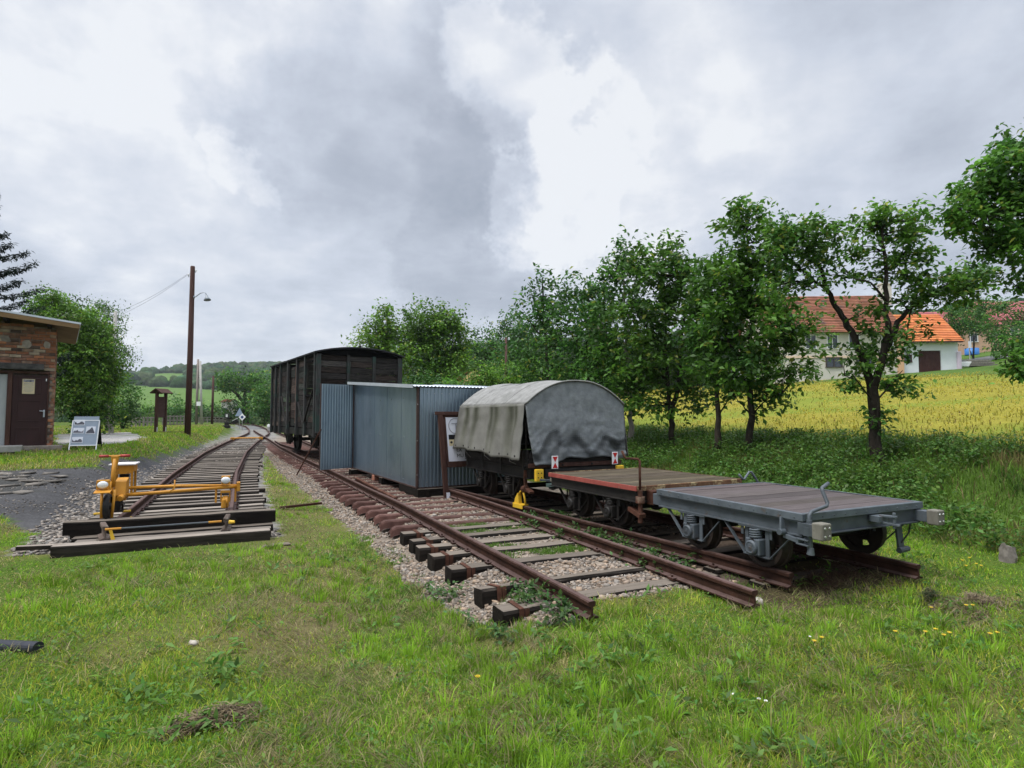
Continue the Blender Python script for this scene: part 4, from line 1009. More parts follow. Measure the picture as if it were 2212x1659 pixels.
for k in range(5): c.lathe(lean @ Vector((.2 + .09 * k, -.015, 1.16)), (0, -1, 0), [(0, .028), (.003, .02), (.003, .0001)], 12)
c.build('print', M['ink'], po)
lb(MB(), (.02, -.06, .075), (.075, .006, .15)).build('paper_tag', M['paper'], ib)

# ---- yellow rail tricycle
rt = empty('rail_tricycle', W(-1.70, 10.1, .275), PHI, 'yellow rail tricycle with outrigger tube standing on the left track', 'rail tricycle')
ye = M['yellow']
def wheel2(y, r):
    mb = MB(); mb.lathe((0, y, r), (1, 0, 0), [(-.03, r * .8), (-.035, r), (-.015, r), (-.01, r + .02), (.0, r + .02), (.035, r - .01), (.035, r * .8)], 28)
    mb.lathe((0, y, r), (1, 0, 0), [(-.01, r * .82), (-.02, .05), (-.05, .04), (-.05, .0001)], 24).lathe((0, y, r), (1, 0, 0), [(.01, r * .82), (.02, .05), (.05, .04), (.05, .0001)], 24)
    return mb.build('wheel', M['black_iron'], rt)
wheel2(-.33, .17); wheel2(.42, .17)
s = MB()                                          # sprocket and chain
s.lathe((.09, -.02, .16), (1, 0, 0), [(0, .085), (.012, .085), (.012, .06), (0, .06)], 18).tube([(.09, -.02, .245), (.09, .4, .22)], .008, 5).tube([(.09, -.02, .075), (.09, .4, .11)], .008, 5)
s.build('chain_drive', M['black_iron'], rt)
for sg in (-1, 1):
    b = MB(); b.beam((sg * .12, -.02, .16), (sg * .12, .05 * sg, .03), .02, .02); b.build('crank', M['dark_iron'], rt)
    MB().box((sg * .17, .05 * sg - .0, .04), (.09, .06, .025)).build('pedal', M['yellow_b'], rt, bevel=.004)
b = MB(); b.tube([(0, -.33, .17), (0.0, -.31, .38), (0, -.24, .50)], .022, 8).tube([(-.06, .42, .17), (-.06, .1, .36), (-.06, -.22, .40)], .02, 8).tube([(.06, .42, .17), (.06, .1, .36), (.06, -.22, .40)], .02, 8)
for sg in (-1, 1): b.beam((sg * .075, -.34, .4), (sg * .06, -.40, .02), .035, .012)
b.build('frame', ye, rt, True)
b = MB(); b.box((.12, -.16, .27), (.13, .05, .1)); b.cyl((.13, -.33, .27), (.16, -.2, .29), .04, None, 10); b.build('hub_arm', ye, rt, bevel=.006)
MB().tube([(.03, -.22, .42), (.025, -.2, .6), (.035, -.17, .82)], .028, 10).build('steering_post', ye, rt, True)
b = MB(); b.prism([(-.05, .18), (.05, .18), (.028, 0), (-.028, 0)], (.035, -.19, .68), (1, 0, 0), (0, 0, 1), (0, .05, 0)); b.build('post_bracket', ye, rt, bevel=.008)
MB().cyl((-.15, -.17, .86), (.21, -.17, .86), .015, None, 10).build('handlebar', ye, rt)
for sg in (-1, 1): MB().cyl((.03 + sg * .07, -.17, .86), (.03 + sg * .185, -.17, .86), .020, None, 12).build('grip', M['redgrip'], rt, True)
def headlight(x, y, z, w=.15, parent=rt):
    o = MB().box((x, y, z), (w, .07, .13)).build('headlight', ye, parent, bevel=.008)
    MB().lathe((x, y - .036, z), (0, -1, 0), [(0, .062), (.012, .055), (.02, .03), (.022, .0001)], 20).build('lens', M['lens'], o, True)
    for v in o.children[0].data.vertices: v.co.x = x + (v.co.x - x) * 1.05; v.co.z = z + (v.co.z - z) * .82
headlight(-.055, -.38, .48)
b = MB(); b.prism([(-.4, .36), (-.53, .335), (-.53, .325), (-.4, .35)], (-.14, 0, .05), (0, 1, 0), (0, 0, 1), (.19, 0, 0)); b.build('mudguard', ye, rt)
b = MB(); b.prism([(-.26, .30), (-.02, .24), (.02, .3), (.02, .52), (-.03, .54), (-.20, .5)], (.05, 0, 0), (0, 1, 0), (0, 0, 1), (.14, 0, 0)); b.build('chain_guard', ye, rt, bevel=.008)
for x in (-.05, .19):
    for y in (.22, .52): MB().box((x, y, .44), (.03, .03, .36)).build('seat_leg', ye, rt, bevel=.003)
b = MB()
b.prism([(-.15, .12), (-.15, 0), (-.1, -.01), (-.05, .0), (.08, .0), (.13, .03), (.13, .12)], (.08, .20, .57), (1, 0, 0), (0, 0, 1), (0, .012, 0)).prism([(-.15, .12), (-.15, 0), (-.1, -.01), (-.05, .0), (.08, .0), (.13, .03), (.13, .12)], (.08, .54, .57), (1, 0, 0), (0, 0, 1), (0, .012, 0))
b.box((-.065, .37, .63), (.012, .33, .12)).box((.205, .37, .645), (.012, .33, .09)); b.build('seat_box', ye, rt)
MB().box((.07, .37, .71), (.34, .42, .022)).build('seat', mat('pale_seat', (.5, .48, .47), (.6, .58, .57), (8, 8, 8), .6, 0, .1), rt, bevel=.006)
MB().box((.07, .38, .5), (.12, .12, .12)).build('battery', M['rubber'], rt, bevel=.02)
MB().tube([(.10, -.20, .30), (1.66, .0, .33)], .025, 10).build('outrigger_tube', ye, rt, True)
MB().tube([(.10, .22, .36), (.8, .12, .365), (1.62, .03, .34)], .024, 10).build('outrigger_tube', ye, rt, True)
MB().tube([(.72, -.14, .31), (.78, -.11, .36), (.78, -.1, .48)], .011, 8).build('step_hook', ye, rt, True)
b = MB(); b.box((1.64, .0, .33), (.05, .12, .14)); b.build('tube_end', ye, rt, bevel=.006)
headlight(1.46, -.02, .44, .12)
for x in (1.33, 1.6): MB().cyl((x, -.04, .1), (x, -.0, .31), .015, None, 8).build('guide_rod', ye, rt)
b = MB(); b.lathe((1.46, -.0, .10), (1, 0, 0), [(-.05, .07), (-.03, .10), (-.0, .095), (.03, .10), (.05, .07), (.05, .0001)], 22); b.lathe((1.46, 0, .10), (1, 0, 0), [(-.05, .07), (-.05, .0001)], 22); b.build('outrigger_wheel', ye, rt)
b = MB(); b.box((1.46, -.0, .26), (.14, .1, .03)).box((1.4, 0, .18), (.02, .06, .16)).box((1.52, 0, .18), (.02, .06, .16)).cyl((1.44, -.12, .03), (1.44, -.12, .15), .035, .028, 10); b.build('wheel_fork', ye, rt, bevel=.004)
MB().cyl((.24, -.1, -.05), (.3, -.16, -.05), .03, .02, 8).build('yellow_clip', M['yellow_b'], rt)

# ---- A-board with photographs
b0 = gp(178, 972); k = b0.y / F
ab = empty('a_board', b0, .40, 'white framed pavement board with grey photographs on the grass by the brick building', 'a-board')
wA, hA, ln = .62, .86, .30
Lm = Matrix.Rotation(-.33, 3, 'X')
def la(mb, c, s):
    v0 = len(mb.v); mb.box(c, s); mb.v[v0:] = [tuple(Lm @ Vector(p)) for p in mb.v[v0:]]; return mb
Mback = Matrix.Rotation(.36, 3, 'X')
fr = MB()
for x in (-wA / 2, wA / 2): la(fr, (x, 0, hA / 2 - .02), (.025, .02, hA + .04))
la(la(fr, (0, 0, hA), (wA, .02, .025)), (0, 0, .13), (wA, .02, .025)); fr.build('front_frame', M['white'], ab, bevel=.002)
la(MB(), (0, .004, .56), (wA - .03, .008, .84)).build('panel', mat('pale_blue_panel', (.28, .33, .40), (.34, .39, .46), (3, 3, 3), .5, 0, .02), ab)
for x, z, w_, h_ in ((-.15, .80, .22, .13), (-.15, .56, .23, .13), (-.15, .29, .23, .14), (.13, .57, .2, .19)):
    o = la(MB(), (x, -.004, z), (w_ + .02, .006, h_ + .03)).build('photo_print', M['paper'], ab)
    d = MB(); n = 9; ys = [R.uniform(.25, .75) for _ in range(n)]
    if w_ < .22: ys = [.12, .4, .5, .62, .8, .98, .75, .45, .1]
    pts = [(x - w_ / 2, z - h_ / 2)] + [(x - w_ / 2 + w_ * i / (n - 1), z - h_ / 2 + h_ * ys[i]) for i in range(n)] + [(x + w_ / 2, z - h_ / 2)]
    vs = [tuple(Lm @ Vector((a, -.0085, b))) for a, b in pts]; d.add(vs, [tuple(range(len(vs)))]); d.build('picture', mat('dark_picture', (.02, .02, .03), (.16, .155, .18), (14, 14, 14), .6, 0, 0), o)
apex = Lm @ Vector((0, 0, hA)); bk = MB()
for x in (-wA / 2, wA / 2): bk.beam((x, apex.y, apex.z), (x, apex.y + .36, 0), .02, .022)
bk.build('back_frame', M['dark_iron'], ab)
bp = MB(); a1, a2 = Vector((0, apex.y + .03, apex.z - .06)), Vector((0, apex.y + .31, .13)); bp.add([(-wA / 2 + .01, a1.y, a1.z), (wA / 2 - .01, a1.y, a1.z), (wA / 2 - .01, a2.y, a2.z), (-wA / 2 + .01, a2.y, a2.z)], [(0, 1, 2, 3)]); bp.build('back_panel', M['ink'], ab, solid=.008)

# ---- brick building
cb = gp(118, 966); cb = Vector((-12.68, 16.0, .80))
az = math.radians(90 - 52)
bb = empty('brick_building', cb, az, 'old brick building with dark red door and overhanging tin roof', 'building')
# local x runs along the wall to the right (the corner is x = 0), y points away from the viewer
def bricks():
    m = bpy.data.materials.new('old_bricks'); m.use_nodes = True; nt = m.node_tree; N, L = nt.nodes, nt.links; b = N['Principled BSDF']; b.inputs['Roughness'].default_value = .9; b.inputs['Specular IOR Level'].default_value = .15
    tc = N.new('ShaderNodeTexCoord'); nz = N.new('ShaderNodeTexNoise'); nz.inputs['Scale'].default_value = 7; nz.inputs['Detail'].default_value = 5
    L.new(tc.outputs['Object'], nz.inputs['Vector'])
    n2 = N.new('ShaderNodeTexNoise'); n2.inputs['Scale'].default_value = 1.7; n2.inputs['Detail'].default_value = 4; L.new(tc.outputs['Object'], n2.inputs['Vector'])
    at_ = N.new('ShaderNodeAttribute'); at_.attribute_name = 'col'
    r = N.new('ShaderNodeValToRGB'); r.color_ramp.elements[0].color = (.62, .6, .58, 1); r.color_ramp.elements[1].color = (1.25, 1.2, 1.15, 1); r.color_ramp.elements[0].position = .3; r.color_ramp.elements[1].position = .7; L.new(nz.outputs['Fac'], r.inputs[0])
    x = N.new('ShaderNodeMix'); x.data_type = 'RGBA'; x.blend_type = 'MULTIPLY'; x.inputs[0].default_value = 1; L.new(at_.outputs['Color'], x.inputs['A']); L.new(r.outputs[0], x.inputs['B'])
    L.new(x.outputs['Result'], b.inputs['Base Color'])
    bp = N.new('ShaderNodeBump'); bp.inputs['Strength'].default_value = .7; bp.inputs['Distance'].default_value = .02; L.new(nz.outputs['Fac'], bp.inputs['Height']); L.new(bp.outputs[0], b.inputs['Normal'])
    return m
M['brick'] = bricks()
M['mortar'] = mat('crumbling_mortar', (.13, .11, .09), (.24, .21, .18), (9, 9, 9), .95, 0, .6)
xw, dw, hw = 5.0, 4.0, 3.35
def wtop(x): return 3.36 - .10 * x * 0 + (-x) * .045
def brick_face(mb, o, u, n_, L, htop, holes):
    z = 0; row = 0
    while z < htop(0) + .3:
        a = -.13 * (row % 2)
        while a < L:
            l = .25 * R.uniform(.85, 1.1); hh = .072
            a0, a1 = max(a, 0), min(a + l - .012, L)
            zz = z + R.uniform(-.006, .006)
            if a1 - a0 > .03 and z + hh < htop(a1) and not any(h0 < (a0 + a1) / 2 < h1 and k0 < z < k1 for h0, h1, k0, k1 in holes):
                q = R.random()
                col = (.28, .125, .075) if q < .22 else (.19, .11, .08) if q < .42 else (.34, .155, .085) if q < .56 else (.30, .21, .15) if q < .78 else (.36, .30, .23) if q < .91 else (.09, .065, .055)
                v = R.uniform(.75, 1.15); mb.cur = tuple(k_ * v for k_ in col)
                pr = R.uniform(-.008, .012); c_ = Vector(o) + Vector(u) * (a0 + a1) / 2 + Vector(n_) * (pr - .02) + Vector((0, 0, zz + hh / 2))
                sz = (abs(u[0]) * (a1 - a0) + abs(n_[0]) * .06, abs(u[1]) * (a1 - a0) + abs(n_[1]) * .06, hh)
                mb.box(c_, sz)
            a += l
        z += .083; row += 1
    mb.cur = None
holes = [(.10, 2.2, -.1, 2.12)]
mb = MB(); brick_face(mb, (0, 0, 0), (-1, 0, 0), (0, -1, 0), xw, lambda a: wtop(-a), holes); brick_face(mb, (0, 0, 0), (0, 1, 0), (1, 0, 0), dw, lambda a: 3.35, [])
mb.build('brick_courses', M['brick'], bb, bevel=.006)
core = MB(); core.box((-.055, .10, 1.68), (.085, .17, 3.34)).box((-.10 - (xw - .10) / 2, .10, 2.75), (xw - .10, .17, 1.2)).box((-xw + 1.2, .10, 1.07), (2.4, .17, 2.14)).box((-.03 - .1, dw / 2 + .1, 1.66), (.2, dw - .2, 3.32)).box((-xw / 2, dw, 1.66), (xw, .2, 3.32))
core.build('mortar_core', M['mortar'], bb)
M['patch'] = mat('mortar_patch', (.17, .15, .125), (.28, .25, .215), (9, 9, 9), .95, 0, .6)
for x, z, w_, h_ in ((-1.05, 2.96, .28, .2), (-.62, 2.86, .24, .24), (-.2, 2.86, .16, .22)):
    pts = [(x + w_ / 2 * R.uniform(.55, 1.15) * math.cos(a), z + h_ / 2 * R.uniform(.7, 1.1) * math.sin(a)) for a in np.linspace(0, 5.9, 12)]
    p = MB(); p.prism(pts, (0, -.012, 0), (1, 0, 0), (0, 0, 1), (0, -.012, 0)); p.build('mortar_patch', M['patch'], bb)
li = MB(); li.box((-1.28, -.05, 2.24), (2.1, .22, .17)); li.build('lintel', mat('sooty_stone', (.03, .03, .03), (.11, .105, .1), (6, 6, 6), .9, 0, .7), bb, bevel=.02)
fr = MB(); fr.box((-.12, .03, 1.03), (.03, .14, 2.06)).box((-.925, .02, 1.03), (.10, .16, 2.06)).box((-1.15, .03, 2.09), (2.1, .14, .07)).box((-2.17, .03, 1.03), (.06, .14, 2.06)); fr.build('door_frame', M['brown_wood'], bb, bevel=.006)
d = MB(); d.box((-.505, .0, 1.03), (.73, .04, 1.98)); dr = d.build('door', M['door_paint'], bb, bevel=.004)
d = MB()
for z, h_ in ((1.72, .4), (1.05, .55), (.36, .44)):
    d.box((-.52, -.024, z + h_ / 2), (.5, .016, .03)).box((-.52, -.024, z - h_ / 2), (.5, .016, .03)).box((-.28, -.024, z), (.03, .016, h_)).box((-.76, -.024, z), (.03, .016, h_))
d.build('door_moulding', M['door_paint'], dr, bevel=.004)
nt_ = MB().box((-.54, -.03, 1.71), (.26, .006, .40)).build('notice', M['cream'], dr)
MB().box((-.54, -.0345, 1.86), (.22, .003, .07)).build('picture', M['photo'], nt_)
tl_ = MB()
for k, w_ in enumerate((.2, .22, .16, .21, .19, .2, .14)): tl_.box((-.54, -.0345, 1.78 - .035 * k), (w_, .003, .008 if k else .016))
tl_.build('print_lines', M['greyink'], nt_)
h = MB(); h.box((-.19, -.03, .98), (.035, .012, .2)).tube([(-.19, -.03, 1.04), (-.19, -.07, 1.04), (-.29, -.075, 1.05)], .01, 8); h.build('handle', M['tin'], dr, bevel=.002)
MB().box((-.17, -.03, 1.9), (.02, .012, .07)).build('hinge_plate', M['white'], dr)
MB().box((-1.5, .03, 1.03), (1.04, .03, 1.98)).build('door_leaf', mat('pale_grey_leaf', (.4, .43, .44), (.48, .5, .5), (5, 5, 2), .6, 0, .1), bb, bevel=.004)
th = MB(); th.box((-1.35, -.28, .05), (1.5, .5, .17)); th.build('doorstep', M['concrete'], bb, bevel=.02)
pl = MB(); pl.box((-.2, -.06, .02), (.9, .12, .18)); pl.build('plinth', M['brick'] if 0 else M['mortar'], bb, bevel=.02)
ov = .5
def rz_(x): return 3.40 + (-x) * .105
for nm, z0, z1, m, e in (('roof_sheet', .09, .14, M['zinc_roof'], .03), ('roof_boards', .02, .085, M['pine'], 0)):
    b = MB(); x0, x1, ya, yb = -xw - .3, ov + e, -.55 - e, dw + .4
    b.add([(x0, ya, rz_(x0) + z0), (x1, ya, rz_(x1) + z0), (x1, yb, rz_(x1) + z0), (x0, yb, rz_(x0) + z0), (x0, ya, rz_(x0) + z1), (x1, ya, rz_(x1) + z1), (x1, yb, rz_(x1) + z1), (x0, yb, rz_(x0) + z1)], [(3, 2, 1, 0), (4, 5, 6, 7), (0, 1, 5, 4), (1, 2, 6, 5), (2, 3, 7, 6), (3, 0, 4, 7)])
    b.build(nm, m, bb)
b = MB(); x0, x1 = -xw - .3, ov
b.add([(x0, -.575, rz_(x0) - .06), (x1, -.575, rz_(x1) - .03), (x1, -.552, rz_(x1) - .03), (x0, -.552, rz_(x0) - .06), (x0, -.575, rz_(x0) + .085), (x1, -.575, rz_(x1) + .085), (x1, -.552, rz_(x1) + .085), (x0, -.552, rz_(x0) + .085)], [(3, 2, 1, 0), (4, 5, 6, 7), (0, 1, 5, 4), (1, 2, 6, 5), (2, 3, 7, 6), (3, 0, 4, 7)])
b.build('fascia', M['pine'], bb)
ra = MB()
for k in range(6):
    x = -.15 - k * .9; ra.box((x, -.05, rz_(x) - .04), (.09, .95, .11))
ra.build('rafters', M['tar_wood'], bb)

# ---- lamp pole
pb = gp(405, 939); Yp = pb.y; k = Yp / F
lp = empty('lamp_pole', pb, 0, 'tall brown wooden pole with gooseneck lamp on the grass mound', 'lamp pole')
H = at(419, 575, Yp).z - pb.z
po = MB(); po.tube([(0, 0, -.2), (0.01, 0, H * .5), (0.0, 0, H - .04), (0, 0, H)], [.145, .13, .105, .09], 14); po.build('pole', M['pole_wood'], lp, True)
zl = at(425, 642, Yp).z - pb.z
ar = MB(); ar.tube([(.1, 0, zl), (.2, -.01, zl + .02), (.45, -.03, zl + .2), (.62, -.04, zl + .24), (.72, -.05, zl + .2), (.77, -.05, zl + .08)], .022, 8).box((.1, 0, zl), (.06, .1, .12)); ar.build('lamp_arm', M['tin'], lp, True)
sh_ = MB(); sh_.lathe((.77, -.05, zl + .1), (.22, -.1, -1), [(0, .03), (.03, .06), (.1, .065), (.15, .1), (.27, .17), (.275, .165), (.16, .09)], 20); sh_.build('lamp_shade', mat('enamel_shade', (.18, .2, .22), (.26, .28, .3), (6, 6, 6), .35, 0, .05), lp, True)
for x, z in ((-.2, H - .48), (.16, H - .26)):
    i = MB(); i.tube([(-.1 if x < 0 else .1, 0, z - .06), (x, 0, z - .07), (x, 0, z)], .01, 6); o = i.build('insulator_hook', M['dark_iron'], lp, True)
    j = MB(); j.lathe((x, 0, z - .02), (0, 0, 1), [(0, .03), (.03, .045), (.06, .04), (.09, .045), (.12, .02), (.12, .0001)], 12); j.build('insulator', M['white'], o, True)
# other poles
def pole(label, px, py, Y, top_y, r0, r1, m, twin=False, base=None):
    b = at(px, py, Y); b.z = T(b.x, b.y); o = empty('utility_pole', b, 0, label, 'utility pole')
    H = at(px, top_y, Y).z - b.z
    MB().tube([(0, 0, -.3), (0, 0, H)], [r0, r1], 10).build('pole', m, o, True)
    if twin:
        MB().tube([(r0 * 4.2, 0, -.3), (r0 * 1.6, 0, H - .2)], [r0, r1], 10).build('strut', M['concrete'], o, True)
        MB().cyl((r0 * 2.4, 0, H * .72), (-r0, 0, H * .72), .05, None, 6).build('tie_bolt', M['dark_iron'], o)
        MB().box((r0 * 2.2, -r0 - .08, 2.05), (.42, .02, .42)).build('white_plate', M['white'], o)
    return o, H
p1, H1 = pole('grey concrete pole rising in front of the leafy left tree', 240, 925, 30, 672, .12, .08, M['concrete'])
pole('twin pole of timber and pale concrete behind the lamp pole', 424, 914, 58, 776, .13, .1, mat('pale_wood_pole', (.2, .17, .15), (.3, .26, .23), (9, 9, 2), .8, 0, .3), True)
pole('slim dark wooden pole beside the small hut roof', 458, 914, 60, 812, .13, .1, M['pole_wood'])
pole('distant grey pole in the dark trees behind the shed', 1093, 800, 48, 728, .12, .09, M['pole_wood'])
for i, (dxx, z) in enumerate(((-.2, H - .37), (.16, H - .15))):
    a = pb + Vector((dxx, 0, z)); b = p1.location + Vector((0, 0, H1 - .1 - .25 * i)); n = 14
    pts = [a.lerp(b, j / n) - Vector((0, 0, .16 * math.sin(math.pi * j / n))) - a for j in range(n + 1)]
    o = MB().tube(pts, .006, 4).build('wire', M['dark_iron']); o.location = a
    tag(o, ['lower', 'upper'][i] + ' thin wire strung from the lamp pole to the concrete pole', 'wire')
# kiosk board
kb = gp(346, 936); ki = empty('roofed_notice_board', kb, 1.5, 'tall brown wooden notice board with little gable roof by the lamp pole', 'notice board')
k = kb.y / F; Hk = 90 * k
for x in (-.33, .33):
    for dy_ in (0,): 
        p = MB().box((x, dy_, Hk / 2 - .05), (.12, .12, Hk)).build('post', M['brown_wood'], ki, bevel=.006)
        MB().box((x, -.063, .16), (.05, .006, .3)).build('post_plate', M['white'], p)
MB().box((0, 0, Hk * .62), (.56, .06, Hk * .5)).build('board', mat('red_brown_board', (.055, .03, .026), (.085, .05, .045), (4, 4, 12), .8, 0, .3), ki)
rfk = MB()
for sg in (-1, 1): rfk.add([(-.46, sg * .3, Hk - .10), (.46, sg * .3, Hk - .10), (.46, 0, Hk + .12), (-.46, 0, Hk + .12)], [(0, 1, 2, 3) if sg > 0 else (3, 2, 1, 0)])
rfk.build('roof', M['brown_wood'], ki, solid=.05)
o = MB().box((.0, 0, .05), (1.35, .3, .06)).build('plank_bench', M['brown_wood']); c_ = gp(378, 936); o.location = (c_.x, c_.y, c_.z); tag(o, 'low dark plank lying between notice board and lamp pole', 'plank')
# signs by the curve
def spost(px, py, Y): b = at(px, py, Y); b.z = T(b.x, b.y); return b
b = spost(523, 912, 52); k = 52 / F; o = empty('diamond_sign', b, 0, 'white diamond sign with blue centre beside the curve', 'sign')
zc = at(523, 901, 52).z - b.z; MB().cyl((0, .03, 0), (0, .03, zc), .03, None, 8).build('post', M['concrete'], o)
s_ = .52; MB().prism([(0, -s_ * .62), (s_ * .62, 0), (0, s_ * .62), (-s_ * .62, 0)], (0, 0, zc), (1, 0, 0), (0, 0, 1), (0, -.02, 0)).build('panel', M['white'], o, bevel=.005)
MB().prism([(.13 * math.cos(a), .13 * math.sin(a)) for a in np.linspace(0, 5.5, 8)], (0, -.022, zc), (1, 0, 0), (0, 0, 1), (0, -.006, 0)).build('mark', mat('blue_mark', (.03, .05, .16), (.05, .08, .22), (4, 4, 4), .5, 0, 0), o)
b = spost(517, 912, 56); o = empty('triangle_sign', b, 0, 'grey back of a triangular sign behind the white diamond', 'sign')
zc = at(517, 899, 56).z - b.z; MB().cyl((0, .03, 0), (0, .03, zc), .03, None, 8).build('post', M['concrete'], o)
MB().prism([(-.42, 0), (.42, 0), (0, .8)], (0, 0, zc), (1, 0, 0), (0, 0, 1), (0, -.02, 0)).build('panel', mat('blue_grey_tin', (.2, .26, .34), (.26, .32, .4), (4, 4, 4), .5, 0, 0), o)
b = spost(581, 906, 48); o = empty('marker_post', b, 0, 'small white-headed marker post on the bank left of the boxcar', 'marker')
MB().box((0, 0, .2), (.16, .12, .5)).build('post', M['concrete'], o, bevel=.01); MB().lathe((0, -.05, .52), (0, -1, 0), [(0, .14), (.03, .13), (.04, .0001)], 14).build('disc', M['white'], o)
# low sheds and fences far left
b = spost(473, 906, 74); o = empty('low_hut', b, .05, 'low grey hut roof among the grass behind the switch lever', 'hut'); k = 74 / F
MB().box((0, 1, 4 * k), (21 * k, 2, 8 * k)).build('wall', M['palebark'], o); MB().box((.1, .9, 9 * k), (28 * k, 2.6, .12)).build('roof', M['dark_wood'], o)
def fence(label, a, b_, n, h, rails=2, m='palebark'):
    p0, p1_ = Vector((a[0], a[1], 0)), Vector((b_[0], b_[1], 0)); o = empty('wooden_fence', (p0.x, p0.y, T(p0.x, p0.y)), 0, label, 'fence'); ref = o.location.z; tops = []
    for i in range(n):
        q = p0.lerp(p1_, i / (n - 1)); z = T(q.x, q.y) - ref; d = q - p0; tops.append(Vector((d.x, d.y, z)))
        MB().box((d.x, d.y, z + h / 2 - .1), (.1, .1, h + .2)).build('post', M[m], o)
    for r_ in range(rails):
        mb = MB()
        for i in range(n - 1): mb.beam(tops[i] + Vector((0, -.06, h * (.9 - .4 * r_))), tops[i + 1] + Vector((0, -.06, h * (.9 - .4 * r_))), .04, .1)
        mb.build('rail', M[m], o)
fence('grey wooden post and rail fence along the road behind the kiosk', at(285, 905, 44), at(335, 905, 46), 7, .8, 2)
fence('weathered paling fence beyond the lamp pole', at(352, 905, 52), at(405, 905, 54), 8, .9, 3)
fence('far fence in front of the valley bushes', at(430, 905, 66), at(490, 905, 70), 8, .7, 2)
# pipe, stump, stones
a, b = gp(-30, 1402), gp(82, 1409); o = MB().tube([(0, 0, .035), Vector((b.x - a.x, b.y - a.y, b.z - a.z + .03))], .045, 18).build('pipe', mat('blue_black_pipe', (.012, .013, .018), (.024, .026, .034), (8, 8, 8), .4, 0, .1), None, False); o.location = a
tag(o, 'dark plastic pipe lying in the grass at the left edge', 'pipe')
b = gp(2176, 1212); o = empty('concrete_stub', b, .3, 'broken grey stub standing in the grass at the foot of the bank', 'stub')
mb = MB(); mb.tube([(0, 0, -.05), (.01, 0, .05), (.02, .01, .12), (.035, .01, .155)], [.085, .075, .07, .06], 9); mb.v = [(x + R.uniform(-.012, .012), y + R.uniform(-.012, .012), z + (R.uniform(-.04, .03) if z > .13 else 0)) for x, y, z in mb.v]; mb.build('stub', mat('grey_stump', (.08, .07, .06), (.2, .18, .155), (9, 9, 9), .9, 0, .6), o)
for lab, px, py, sz_ in (('pale flat stone in the grass in front of the track end', 1637, 1306, .055), ('small white stone in the left lawn', 418, 1393, .03), ('single whitish stone beside the dirt path in the lawn', 452, 1122, .035)):
    b = gp(px, py); o = rocks('stone', np.array([[0, 0, 0]]), np.array([sz_]), np.array([[.42, .38, .33]])); o.location = (b.x, b.y, b.z + sz_ * .4); tag(o, lab, 'stone')
# ================================================================ trees
def leaves_np(P, size, asp=.5, droop=.25, up=.55):
    """one folded diamond per point of P; returns vertices and quads"""
    n = len(P); size = size if hasattr(size, '__len__') else np.full(n, size)
    size = size * NR.uniform(.7, 1.25, n)
    az = NR.uniform(0, 6.283, n); el = NR.normal(-droop, .45, n)
    d = np.stack([np.cos(az) * np.cos(el), np.sin(az) * np.cos(el), np.sin(el)], 1)
    nr = NR.normal(0, 1, (n, 3)); nr[:, 2] = np.abs(nr[:, 2]) + up * 1.6
    w = np.cross(d, nr); w /= np.linalg.norm(w, axis=1)[:, None] + 1e-9
    nn = np.cross(w, d)
    l, wd = size[:, None], (size * asp)[:, None]
    v = np.stack([P, P + d * l * .45 + w * wd * .5 + nn * l * .06, P + d * l + nn * (-l * .08), P + d * l * .45 - w * wd * .5 + nn * l * .06], 1)
    return v.reshape(-1, 3), np.arange(n * 4).reshape(n, 4)

GREEN = np.array([.135, .275, .038]); DEEP = np.array([.038, .105, .02]); YELG = np.array([.24, .28, .045]); BLUEG = np.array([.035, .07, .035])
def crown(root, blobs, leaf, per, tint, spread, yellow=.04, seedv=0, name='crown', asp=.5, droop=.3, sparse=0):
    """blobs: (centre, radii, clumps)"""
    cs = []
    for c, r, n in blobs:
        u = NR.normal(0, 1, (n, 3)); u /= np.linalg.norm(u, axis=1)[:, None]
        rad = NR.uniform(.25, 1, n)[:, None] ** .45
        cs.append(np.asarray(c)[None] + u * rad * np.asarray(r)[None])
    cs = np.concatenate(cs); nc = len(cs)
    k = NR.integers(int(per * .6), int(per * 1.4) + 1, nc)
    idx = np.repeat(np.arange(nc), k)
    off = NR.normal(0, .5, (len(idx), 3)); off[:, 2] *= .8
    csz = NR.uniform(.55, 1.35, nc)
    cen = np.concatenate([np.tile(np.asarray(c)[None], (n, 1)) for c, r, n in blobs])
    ax = cs - cen; ax /= np.linalg.norm(ax, axis=1)[:, None] + 1e-9
    ax = ax * .9 + NR.normal(0, .45, (nc, 3)); ax[:, 2] += .35; ax /= np.linalg.norm(ax, axis=1)[:, None] + 1e-9
    ln = NR.uniform(.5, 1.6, nc)
    q = NR.uniform(-.5, 1, len(idx))
    P = cs[idx] + (off * (1 - .55 * np.maximum(q, 0))[:, None] + ax[idx] * (q * ln[idx])[:, None]) * spread * csz[idx][:, None]
    v, f = leaves_np(P, leaf, asp, droop)
    cb = NR.uniform(.55, 1.6, nc)[idx] * NR.uniform(.75, 1.3, len(idx))
    mixv = np.clip(NR.normal(.5, .28, nc), 0, 1)[idx]
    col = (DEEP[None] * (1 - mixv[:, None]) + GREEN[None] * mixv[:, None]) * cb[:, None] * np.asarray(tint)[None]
    yl = NR.uniform(0, 1, len(idx)) < yellow; col[yl] = YELG * NR.uniform(.7, 1.6, (yl.sum(), 1))
    mesh_np(name, v - np.array(root.location)[None], f, M['leaf'], root, col)
    return cs

